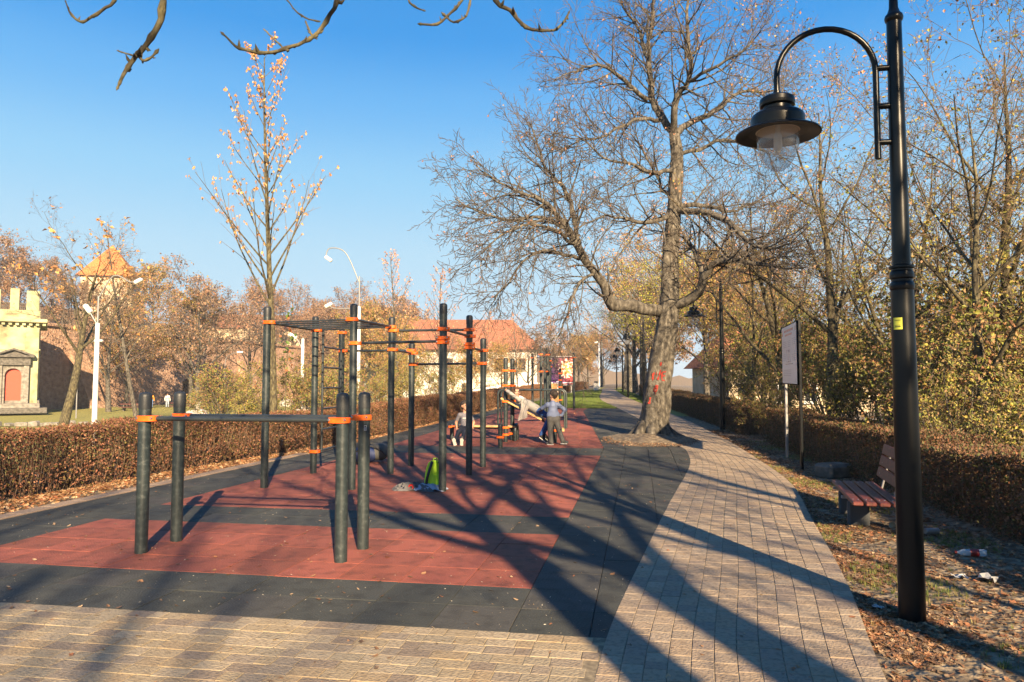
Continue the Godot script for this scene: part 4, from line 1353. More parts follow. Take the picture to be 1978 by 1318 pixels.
func knobbly(mb: MB, pts: Array, sides: int, amp: float, seed_: int) -> void:
	var f := FastNoiseLite.new()
	f.seed = seed_; f.frequency = 0.9; f.fractal_octaves = 3
	var st := mb.v.size()
	var k := pts.size()
	for i in k:
		for s in sides + 1:
			var an := TAU * s / sides
			var e := Vector3(cos(an), 0, sin(an))
			var c: Vector3 = pts[i][0]
			var r: float = pts[i][1] * (1.0 + amp * f.get_noise_3d(e.x * 2.2, c.y * 0.8, e.z * 2.2))
			mb.vert(c + e * r, e)
	for i in k - 1:
		for s in sides:
			var a := st + i * (sides + 1) + s
			mb.ix.append_array(PackedInt32Array([a, a + 1, a + sides + 1, a + 1, a + sides + 2, a + sides + 1]))
	# normals from the surface itself
	var nn := PackedVector3Array(); nn.resize(mb.v.size())
	var j := 0
	while j < mb.ix.size():
		var a := mb.ix[j]; var b := mb.ix[j + 1]; var c2 := mb.ix[j + 2]
		if a >= st:
			var q := (mb.v[c2] - mb.v[a]).cross(mb.v[b] - mb.v[a])
			nn[a] += q; nn[b] += q; nn[c2] += q
		j += 3
	for i in range(st, mb.v.size()):
		var q := nn[i]
		if (i - st) % (sides + 1) == 0: q += nn[i + sides]
		if (i - st) % (sides + 1) == sides: q += nn[i - sides]
		if q.length_squared() > 1e-14: mb.n[i] = q.normalized()

const TRUNK := [[3.72, -0.12, -19.6, 0.56], [3.74, 0.05, -19.6, 0.49], [3.78, 0.26, -19.6, 0.42], [3.85, 0.74, -19.6, 0.385], [3.91, 1.29, -19.6, 0.36], [4.01, 2.06, -19.6, 0.32], [4.13, 2.83, -19.6, 0.285], [4.23, 3.53, -19.6, 0.264], [4.28, 4.23, -19.6, 0.237], [4.30, 4.94, -19.6, 0.216], [4.35, 5.65, -19.6, 0.202], [4.42, 6.36, -19.6, 0.188], [4.48, 7.08, -19.6, 0.174], [4.52, 7.8, -19.6, 0.16], [4.46, 8.38, -19.6, 0.146]]
const LIMBS := [
	[[4.14, 3.53, -19.60, 0.167], [3.62, 3.53, -19.40, 0.167], [3.08, 3.61, -19.10, 0.160], [2.61, 3.58, -18.80, 0.146], [2.41, 4.00, -18.60, 0.125], [2.12, 4.36, -18.40, 0.111], [1.81, 4.72, -18.20, 0.104], [1.54, 5.12, -18.00, 0.090], [1.37, 5.40, -17.80, 0.077], [1.06, 5.72, -17.60, 0.063], [0.72, 5.95, -17.30, 0.049], [0.20, 6.07, -17.00, 0.035], [-0.35, 6.27, -16.80, 0.024], [-0.83, 6.62, -16.60, 0.014]],
	[[1.68, 4.94, -18.10, 0.063], [1.63, 5.57, -18.40, 0.063], [1.39, 6.50, -18.60, 0.056], [1.15, 6.86, -18.70, 0.042], [0.83, 7.29, -18.80, 0.035], [0.67, 7.82, -18.80, 0.028], [0.45, 8.48, -18.90, 0.014]],
	[[1.29, 5.40, -17.80, 0.056], [0.71, 5.62, -17.60, 0.042], [0.01, 5.46, -17.20, 0.035], [-0.60, 5.54, -17.00, 0.024], [-1.30, 5.81, -16.60, 0.014]],
	[[1.81, 4.72, -18.20, 0.056], [1.29, 4.71, -17.80, 0.042], [0.76, 4.76, -17.40, 0.035], [0.26, 4.46, -17.20, 0.028], [-0.05, 3.94, -17.00, 0.021], [-0.41, 3.55, -16.80, 0.014]],
	[[1.56, 5.05, -18.00, 0.049], [0.87, 5.23, -17.00, 0.038], [0.25, 5.20, -16.60, 0.028], [-0.34, 4.86, -16.40, 0.021], [-0.69, 4.47, -16.20, 0.014]],
	[[2.12, 4.33, -18.40, 0.042], [1.67, 4.05, -17.80, 0.035], [1.39, 3.44, -17.50, 0.028], [1.18, 2.80, -17.30, 0.021], [0.93, 2.55, -17.20, 0.014]],
	[[4.46, 8.31, -19.60, 0.111], [4.22, 8.85, -19.80, 0.104], [4.01, 9.32, -20.00, 0.097], [3.93, 9.74, -20.10, 0.090], [3.90, 10.53, -20.20, 0.077], [3.90, 11.33, -20.30, 0.063], [4.07, 12.14, -20.40, 0.049], [4.19, 13.28, -20.50, 0.035], [4.14, 14.43, -20.60, 0.021]],
	[[3.81, 9.56, -20.10, 0.070], [3.40, 9.73, -19.80, 0.063], [3.01, 9.97, -19.60, 0.056], [2.57, 10.13, -19.30, 0.042], [2.09, 10.02, -19.00, 0.035], [1.51, 9.72, -18.70, 0.021], [1.10, 9.47, -18.60, 0.014]],
	[[4.44, 8.40, -19.60, 0.097], [4.37, 8.87, -19.20, 0.090], [4.46, 9.29, -19.00, 0.084], [4.64, 9.49, -18.80, 0.063], [4.68, 10.10, -18.60, 0.056], [4.61, 10.79, -18.60, 0.049], [4.64, 11.63, -18.60, 0.035], [4.55, 12.62, -18.60, 0.021]],
	[[4.66, 9.52, -18.80, 0.049], [5.10, 9.66, -18.40, 0.042], [5.42, 9.76, -18.10, 0.035], [5.85, 9.93, -17.80, 0.024], [6.18, 10.30, -17.60, 0.014]],
	[[4.50, 8.40, -19.60, 0.097], [4.94, 8.81, -20.00, 0.090], [5.64, 9.22, -20.40, 0.077], [6.28, 9.79, -20.80, 0.056], [7.03, 10.25, -21.20, 0.042], [7.64, 10.30, -21.40, 0.028], [8.34, 10.59, -21.60, 0.014]],
	[[3.90, 10.68, -20.20, 0.049], [3.70, 11.73, -20.50, 0.042], [3.42, 12.30, -20.70, 0.035], [3.08, 13.19, -20.90, 0.021]],
	[[4.40, 7.44, -19.60, 0.063], [3.90, 7.15, -19.10, 0.056], [3.46, 7.10, -18.70, 0.049], [2.99, 7.18, -18.30, 0.035], [2.48, 7.15, -18.00, 0.028], [1.93, 7.45, -17.70, 0.021], [1.53, 7.64, -17.50, 0.014]],
	[[4.27, 6.15, -19.60, 0.084], [3.86, 5.89, -19.10, 0.070], [3.36, 5.71, -18.60, 0.049], [2.75, 5.73, -18.10, 0.035], [2.18, 5.64, -17.70, 0.024], [1.63, 5.29, -17.30, 0.014]],
	[[4.39, 6.72, -19.60, 0.056], [4.19, 6.95, -20.10, 0.049], [4.11, 7.53, -20.40, 0.035], [3.76, 8.37, -20.70, 0.028], [3.42, 8.90, -20.90, 0.014]],
	[[4.11, 8.85, -19.80, 0.063], [3.49, 8.66, -19.20, 0.049], [2.86, 8.27, -18.70, 0.042], [2.27, 7.85, -18.30, 0.028], [1.70, 7.65, -17.90, 0.021], [1.16, 7.16, -17.60, 0.014]],
	[[4.44, 6.25, -19.60, 0.097], [4.87, 6.10, -19.00, 0.090], [5.24, 5.83, -18.40, 0.084], [5.52, 5.40, -17.80, 0.063], [5.76, 4.94, -17.40, 0.049], [6.11, 4.74, -17.00, 0.035], [6.45, 4.78, -16.60, 0.021]],
	[[4.45, 6.43, -19.60, 0.077], [5.11, 6.58, -20.20, 0.070], [5.78, 6.65, -20.80, 0.056], [6.45, 6.65, -21.30, 0.042], [7.32, 6.98, -21.80, 0.028], [8.18, 7.48, -22.20, 0.014]],
	[[4.27, 3.64, -19.60, 0.139], [4.63, 3.73, -19.30, 0.132], [4.93, 3.97, -19.00, 0.118], [5.01, 4.38, -18.70, 0.104], [5.22, 4.63, -18.40, 0.084], [5.60, 4.61, -17.90, 0.070], [6.00, 4.43, -17.40, 0.049], [6.47, 4.25, -17.00, 0.028], [6.79, 4.24, -16.60, 0.014]],
	[[4.99, 4.31, -18.70, 0.084], [4.89, 4.77, -19.00, 0.070], [4.85, 5.11, -19.20, 0.063], [4.69, 5.53, -19.60, 0.056]],
	[[5.22, 4.63, -18.40, 0.070], [5.81, 4.94, -18.80, 0.056], [6.32, 5.06, -19.10, 0.042], [6.98, 5.61, -19.40, 0.028], [7.49, 6.22, -19.60, 0.014]],
	[[4.52, 7.80, -19.60, 0.063], [5.25, 8.10, -20.10, 0.056], [6.13, 8.57, -20.60, 0.042], [7.01, 8.55, -21.00, 0.028], [7.75, 8.37, -21.40, 0.014]]]

func build_main_tree() -> void:
	rng.seed = 501
	var o := thing("park_tree", "big bare tree with red paint on its trunk between pad and path", "tree", Vector3(3.78, 0.07, -19.6))
	var off := o.position
	var t := Tree3.new()
	var tp := []
	for e in TRUNK: tp.append([Vector3(e[0], e[1], e[2]) - off, e[3]])
	tp = subdivide(tp, 4, 0.004)
	# roots spread at the foot
	knobbly(t.trunk, tp, 28, 0.28, 9)
	for k in 7:
		var an := k * 0.9 + rr(-0.2, 0.2)
		var e := Vector3(cos(an), 0, sin(an))
		var L := rr(0.5, 0.85)
		tube_of(t.trunk, subdivide([[e * 0.25 + Vector3(0, 0.42, 0), 0.16], [e * 0.46 + Vector3(0, 0.14, 0), 0.15], [e * L + Vector3(0, 0.0, 0), 0.09], [e * (L + 0.35) + Vector3(0, -0.08, 0), 0.04]], 3, 0.03), 9)
	var T := {"max": 3, "segs": [8, 6, 5, 4], "taper": [0.5, 0.3, 0.35, 0.5], "wig": [0.1, 0.2, 0.26, 0.3], "up": [0.0, 0.035, 0.03, 0.05], "cols": [ONE, ONE, Color(0.1, 0.082, 0.064), Color(0.12, 0.097, 0.077)], "sides": [8, 5, 3, 3], "kids": [0, 6, 5, 0], "start": [0.1, 0.15, 0.15, 0], "ang": [0.8, 0.75, 0.75, 0.7], "ratio": [0.4, 0.5, 0.5, 0.5], "shrink": [0.6, 0.6, 0.6, 0.6], "rr": [0.5, 0.55, 0.55, 0.6], "rmin": 0.0055}
	var li := 0
	for l in LIMBS:
		var pts := []
		for e in l: pts.append([Vector3(e[0], e[1], e[2]) - off, e[3]])
		var first: float = pts[0][1]
		pts = subdivide(pts, 3, 0.05)
		if first > 0.1: knobbly_limb(t.limbs, pts)
		else: tube_of(t.limbs, pts, 8)
		var total := 0.0
		for i in pts.size() - 1: total += (pts[i + 1][0] - pts[i][0]).length()
		var droop: bool = li in [0, 2, 3, 4, 5]
		var count := int(total * (4.9 if li < 16 or li > 20 else 3.2)) + 5
		var spin := rr(0, 6)
		for i in count:
			var f := lerpf(0.22 if first > 0.1 else 0.1, 1.0, pow((i + rng.randf()) / count, 0.8))
			var x := f * (pts.size() - 1)
			var j := mini(int(x), pts.size() - 2)
			var p: Vector3 = pts[j][0].lerp(pts[j + 1][0], x - j)
			var r: float = lerpf(pts[j][1], pts[j + 1][1], x - j)
			var bd: Vector3 = (pts[j + 1][0] - pts[j][0]).normalized()
			spin += 2.4
			var u := bd.cross(Vector3(0.2, 0.1, 0.97)).normalized().rotated(bd, spin)
			var an := rr(0.5, 1.1)
			var cd := (bd * cos(an) + u * sin(an)).normalized()
			T["up"] = [0.0, rr(-0.14, 0.06), -0.05, 0.03] if droop else [0.0, rr(-0.03, 0.09), 0.03, 0.05]
			var L := rr(0.8, 1.9) * (1.0 if r > 0.02 else 0.7)
			if droop: L *= 0.92
			grow(t, p, cd, L, clampf(r * 0.5, 0.008, 0.03), 1, T)
		li += 1
	# short shoots straight from the trunk
	for i in 46:
		var x := rr(0.38, 0.98) * (tp.size() - 1)
		var j := int(x)
		var e := rdir(); e.y = absf(e.y) * 0.6
		grow(t, tp[j][0], e.normalized(), rr(0.5, 1.3), 0.009, 2, T)
	leaf_on(t, 0.07, 0.05, 0.09, [[0.4, 0.2, 0.12], [0.34, 0.16, 0.09], [0.3, 0.2, 0.12]], 0.05, 0.6)
	obj("trunk", t.trunk, M.bark, o)
	obj("limbs", t.limbs, M.bark, o)
	structure(obj("twigs", t.twigs, M.twig, o), "stuff")
	structure(obj("leaves", t.leaves, M.leaf, o), "stuff")
	# red spray paint on the trunk, following its surface
	var sp := MB.new()
	var view := atan2(0.98, -0.19)
	var strokes := [
		[[-0.55, 1.6], [-0.5, 1.75], [-0.35, 1.82], [-0.25, 1.72], [-0.35, 1.62], [-0.55, 1.6]], [[-0.5, 1.55], [-0.3, 1.8]],
		[[-0.08, 1.58], [0.02, 1.85]], [[-0.02, 1.95], [0.0, 2.05]],
		[[0.2, 1.6], [0.16, 1.78], [0.5, 1.8]], [[0.18, 1.69], [0.42, 1.69]], [[0.2, 1.58], [0.45, 1.56]],
		[[-0.28, 1.3], [-0.2, 1.42], [-0.05, 1.44], [-0.02, 1.35], [-0.15, 1.25], [-0.28, 1.3]], [[-0.25, 1.36], [-0.06, 1.38]], [[-0.15, 1.26], [-0.12, 1.2]],
		[[-0.52, 0.95], [-0.5, 1.12]]]
	for s in strokes:
		for i in s.size() - 1:
			for q in 4:
				var f0 := q / 4.0; var f1 := (q + 1) / 4.0
				var u0: float = lerpf(s[i][0], s[i + 1][0], f0); var u1: float = lerpf(s[i][0], s[i + 1][0], f1)
				var h0: float = lerpf(s[i][1], s[i + 1][1], f0); var h1: float = lerpf(s[i][1], s[i + 1][1], f1)
				var dv := Vector2(u1 - u0, h1 - h0).normalized()
				var w := 0.017 + 0.008 * sin(u0 * 37.0 + h0 * 23.0)
				var off2 := Vector2(-dv.y * w / 0.34, dv.x * w)
				var P := []
				for e in [[u0, h0, -1], [u0, h0, 1], [u1, h1, 1], [u1, h1, -1]]:
					P.append(trunk_point(t.trunk, tp, view - (e[0] + off2.x * e[2]), e[1] + off2.y * e[2]))
				sp.quad(P[0], P[1], P[2], P[3])
	structure(obj("spray_paint", sp, M.spray_red, o), "stuff")
	# earth mound round the foot
	var md := MB.new()
	var f := FastNoiseLite.new(); f.seed = 8; f.frequency = 0.8
	var rings := 9; var sides := 40
	var grid := []
	for i in rings + 1:
		var q := float(i) / rings
		for s in sides:
			var an := TAU * s / sides
			var rr_ := q * (1.35 + 0.35 * f.get_noise_2d(cos(an) * 2.0, sin(an) * 2.0))
			var p := Vector3(3.62 + cos(an) * rr_ * 1.0, 0, -19.25 + sin(an) * rr_ * 1.35)
			p.y = ground_at(p.x, p.z) + 0.046 - 0.045 * smoothstep(0.7, 1.0, q) + 0.16 * pow(1.0 - q, 1.5) + 0.012 * f.get_noise_2d(p.x * 8, p.z * 8)
			grid.append(p)
	for i in rings:
		for s in sides:
			md.quad(grid[i * sides + s], grid[(i + 1) * sides + s], grid[(i + 1) * sides + (s + 1) % sides], grid[i * sides + (s + 1) % sides])
	structure(obj("tree_pit", md, M.dirt))

func trunk_point(_mb: MB, tp: Array, an: float, h: float) -> Vector3:
	var f := FastNoiseLite.new()
	f.seed = 9; f.frequency = 0.9; f.fractal_octaves = 3
	for i in tp.size() - 1:
		var p: Vector3 = tp[i][0]; var q: Vector3 = tp[i + 1][0]
		if h >= p.y and h < q.y:
			var k := (h - p.y) / (q.y - p.y)
			var c := p.lerp(q, k)
			var e := Vector3(cos(an), 0, sin(an))
			var r: float = lerpf(tp[i][1], tp[i + 1][1], k) * (1.0 + 0.28 * f.get_noise_3d(e.x * 2.2, c.y * 0.8, e.z * 2.2))
			return c + e * (r + 0.012)
	return tp[0][0]

func knobbly_limb(mb: MB, pts: Array) -> void:
	for i in pts.size(): pts[i] = [pts[i][0], pts[i][1] * rr(0.92, 1.1)]
	tube_of(mb, pts, 12)

const HANGING := [
	[[-0.9, 5.3, -2.4, 0.03], [-1.5, 4.7, -3.2, 0.025], [-1.75, 3.95, -3.60, 0.021], [-1.58, 3.45, -3.20, 0.018], [-1.48, 3.19, -3.00, 0.016], [-1.50, 3.08, -3.00, 0.015], [-1.54, 3.01, -3.00, 0.013], [-1.58, 2.96, -3.00, 0.012], [-1.61, 2.92, -3.00, 0.011], [-1.64, 2.87, -3.00, 0.009], [-1.66, 2.82, -3.00, 0.005]],
	[[-1.58, 2.96, -3.00, 0.007], [-1.56, 2.93, -3.00, 0.007], [-1.53, 2.94, -3.00, 0.006], [-1.51, 2.96, -3.00, 0.005]],
	[[-1.60, 2.95, -3.00, 0.004], [-1.63, 2.96, -3.00, 0.004], [-1.66, 2.97, -3.00, 0.003]],
	[[-1.5, 4.7, -3.2, 0.016], [-1.98, 3.91, -3.70, 0.010], [-1.87, 3.51, -3.40, 0.009], [-1.80, 3.30, -3.20, 0.008], [-1.86, 3.25, -3.20, 0.008], [-1.92, 3.21, -3.20, 0.007], [-1.95, 3.20, -3.20, 0.007], [-1.99, 3.23, -3.20, 0.006], [-2.02, 3.29, -3.20, 0.003]],
	[[-0.9, 5.3, -2.4, 0.02], [-0.79, 4.13, -3.70, 0.015], [-0.79, 3.55, -3.30, 0.013], [-0.77, 3.24, -3.10, 0.011], [-0.80, 3.18, -3.10, 0.011], [-0.85, 3.10, -3.10, 0.010], [-0.91, 3.06, -3.10, 0.009], [-0.99, 3.03, -3.10, 0.009], [-1.08, 3.01, -3.10, 0.009], [-1.15, 3.02, -3.10, 0.008], [-1.21, 3.04, -3.10, 0.007], [-1.26, 3.09, -3.10, 0.004]],
	[[-0.84, 3.15, -3.10, 0.004], [-0.89, 3.16, -3.10, 0.004], [-0.94, 3.19, -3.10, 0.004], [-0.99, 3.25, -3.10, 0.003]],
	[[-1.00, 3.03, -3.10, 0.004], [-1.05, 3.08, -3.10, 0.004], [-1.08, 3.11, -3.10, 0.003]],
	[[-0.85, 3.09, -3.10, 0.006], [-0.87, 3.08, -3.10, 0.006], [-0.90, 3.14, -3.10, 0.004]],
	[[0.2, 5.6, -1.6, 0.022], [-0.26, 4.53, -4.00, 0.016], [-0.16, 3.79, -3.60, 0.014], [-0.08, 3.41, -3.40, 0.012], [-0.01, 3.36, -3.40, 0.011], [0.04, 3.30, -3.40, 0.011], [0.08, 3.27, -3.40, 0.010], [0.14, 3.26, -3.40, 0.008], [0.20, 3.26, -3.40, 0.007], [0.24, 3.29, -3.40, 0.007], [0.27, 3.34, -3.40, 0.005]],
	[[-0.17, 3.68, -3.60, 0.010], [-0.24, 3.41, -3.40, 0.008], [-0.29, 3.35, -3.40, 0.007], [-0.36, 3.29, -3.40, 0.007], [-0.43, 3.29, -3.40, 0.006]],
	[[-0.20, 3.41, -3.40, 0.006], [-0.22, 3.33, -3.40, 0.006], [-0.28, 3.30, -3.40, 0.006], [-0.32, 3.33, -3.40, 0.005]],
	[[-0.26, 4.53, -4.00, 0.009], [-0.50, 3.68, -3.60, 0.007], [-0.50, 3.42, -3.40, 0.006], [-0.47, 3.38, -3.40, 0.006], [-0.43, 3.36, -3.40, 0.004]]]

func build_trees_behind() -> void:
	# the trees behind the viewer, whose trunks and crowns throw the shadows in front
	rng.seed = 611
	var T := wood_params("avenue")
	T["rmin"] = 0.006
	T["kids"] = [9, 6, 5, 3]
	var t := Tree3.new()
	grow(t, Vector3.ZERO, Vector3(0.0, 1, -0.02), 9.5, 0.29, 0, T)
	var dark: Material = M.bark
	var o := tree_thing("avenue_tree", "bare tree close behind the viewer with twigs hanging into the top of the picture", t, Vector3(3.1, 0, 4.35), dark, "trees behind the viewer")
	# a long low limb forward, with the twigs that hang into the picture
	var lb := MB.new()
	var off := o.position
	var lp := []
	for e in [[3.1, 4.6, 4.3, 0.13], [2.2, 5.6, 2.4, 0.1], [1.1, 6.1, 0.4, 0.075], [0.2, 5.6, -1.6, 0.05], [-0.9, 5.3, -2.4, 0.035], [-1.8, 5.3, -2.9, 0.02]]:
		lp.append([Vector3(e[0], e[1], e[2]) - off, e[3]])
	lp = subdivide(lp, 4, 0.03)
	tube_of(lb, lp, 9)
	for h in HANGING:
		var pts := []
		for e in h: pts.append([Vector3(e[0], e[1], e[2]) - off, e[3] * 0.85])
		var fine := subdivide(pts, 3, 0.03)
		for i in fine.size():
			if i % 4 == 1 and fine[i][1] < 0.018: fine[i] = [fine[i][0], fine[i][1] * 1.35]
		tube_of(lb, fine, 7)
		# buds and spurs
		for i in range(2, fine.size() - 1):
			if rng.randf() < 0.5 and fine[i][1] < 0.016:
				var q: Vector3 = fine[i][0]; var e := rdir()
				lb.tube(PackedVector3Array([q, q + e * fine[i][1] * 1.8, q + (e + Vector3(0, 0.4, 0)) * fine[i][1] * 3.2]), PackedFloat32Array([fine[i][1] * 0.7, fine[i][1] * 0.75, 0.001]), 5)
		var e2: Vector3 = (fine[-1][0] - fine[-2][0]).normalized()
		var rb: float = fine[-1][1]
		lb.tube(PackedVector3Array([fine[-1][0], fine[-1][0] + e2 * rb * 2.0, fine[-1][0] + e2 * rb * 5.0]), PackedFloat32Array([rb, rb * 1.5, 0.001]), 6)
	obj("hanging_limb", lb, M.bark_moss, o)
	rng.seed = 622
	t = Tree3.new()
	grow(t, Vector3.ZERO, Vector3(0.03, 1, 0.0), 10.5, 0.34, 0, T)
	tree_thing("avenue_tree", "thick bare tree behind the viewer, second of the row", t, Vector3(4.22, 0, 6.11), dark, "trees behind the viewer")
	var o2 := get_child(get_child_count() - 1) as Node3D
	dup(o2, "avenue_tree", "tall bare tree far behind the viewer", Vector3(3.8, 0, 19.0), 2.2, 1.1)
	rng.seed = 633
	t = Tree3.new()
	T["start"] = [0.55, 0.25, 0.2, 0.15]
	grow(t, Vector3.ZERO, Vector3(0.0, 1, 0.0), 9.0, 0.24, 0, T)
	var o3 := tree_thing("avenue_tree", "slimmer bare tree behind the viewer whose shadow falls on the lamp post", t, Vector3(5.35, 0, 4.78), dark, "trees behind the viewer")
	dup(o3, "avenue_tree", "bare tree farther behind the viewer on the left", Vector3(-2.6, 0, 13.0), 1.9, 1.2)
	dup(o3, "avenue_tree", "bare tree behind the viewer on the right, beyond the lamp's tree", Vector3(7.3, -0.1, 4.3), 4.0, 0.95)

var protos := {}

func build_protos() -> void:
	# each kind is grown once; copies share the meshes
	for k in 3:
		rng.seed = 700 + k
		var t := Tree3.new()
		var T := wood_params("robinia")
		grow(t, Vector3.ZERO, Vector3(rr(-0.25, 0.25), 1, rr(-0.15, 0.15)).normalized(), 6.6, 0.105, 0, T)
		var low := []
		for q in t.tips:
			if rng.randf() < clampf(1.3 - q[0].y / 5.2, 0.05, 1.0): low.append(q)
		t.tips = low
		leaf_on(t, 2.6, 0.04, 0.088, OLIVE, 0.22, 0.5)
		protos["robinia%d" % k] = t
	rng.seed = 710
	var t2 := Tree3.new()
	grow(t2, Vector3.ZERO, Vector3(0.05, 1, 0).normalized(), 7.5, 0.14, 0, wood_params("robinia"))
	leaf_on(t2, 0.9, 0.035, 0.075, [[0.4, 0.19, 0.11], [0.33, 0.17, 0.08], [0.3, 0.24, 0.06], [0.2, 0.18, 0.03]], 0.12, 0.7)
	protos["robinia3"] = t2
	for k in 3:
		rng.seed = 720 + k
		var t := Tree3.new()
		grow(t, Vector3.ZERO, Vector3(rr(-0.1, 0.1), 1, 0).normalized(), 8.5, 0.24, 0, wood_params("far"))
		leaf_on(t, [1.2, 5.0, 4.0][k], 0.12, 0.24, RUST if k != 2 else [[0.34, 0.2, 0.07], [0.28, 0.22, 0.05], [0.36, 0.17, 0.08], [0.2, 0.17, 0.04]], 0.3, 0.3)
		protos["far%d" % k] = t
	rng.seed = 730
	var av := Tree3.new()
	grow(av, Vector3.ZERO, Vector3(0, 1, 0), 8.5, 0.33, 0, wood_params("avenue"))
	leaf_on(av, 2.0, 0.07, 0.14, [[0.42, 0.22, 0.1], [0.5, 0.28, 0.13], [0.34, 0.19, 0.07], [0.3, 0.25, 0.05]], 0.2, 0.4)
	protos["avenue"] = av
	rng.seed = 731
	var mi := Tree3.new()
	grow(mi, Vector3.ZERO, Vector3(0.05, 1, 0), 8.0, 0.3, 0, wood_params("far"))
	leaf_on(mi, 2.0, 0.08, 0.15, LIME, 0.3, 0.4)
	protos["lime"] = mi
	for k in 2:
		rng.seed = 740 + k
		var sh := Tree3.new()
		for i in 9:
			var an := i * 0.7
			grow(sh, Vector3(cos(an), 0, sin(an)) * 0.12, Vector3(cos(an) * 0.45, 1, sin(an) * 0.45).normalized(), rr(1.3, 2.1), 0.018, 0, wood_params("shrub"))
		leaf_on(sh, 2.6, 0.035, 0.07, OLIVE if k == 0 else [[0.2, 0.2, 0.035], [0.14, 0.16, 0.03], [0.24, 0.15, 0.06], [0.26, 0.13, 0.06]], 0.12, 0.4)
		protos["shrub%d" % k] = sh

var proto_nodes := {}

func plant(kind: String, called: String, label: String, at: Vector3, yaw: float, sc: float, group: String, cat := "tree") -> Node3D:
	if not proto_nodes.has(kind):
		var o := tree_thing(called, label, protos[kind], at, M.bark_moss if kind.begins_with("rob") else M.bark, group, cat)
		o.rotation.y = yaw; o.scale = Vector3.ONE * sc
		proto_nodes[kind] = o
		return o
	var o2 := dup(proto_nodes[kind], called, label, at, yaw, sc, group)
	return o2

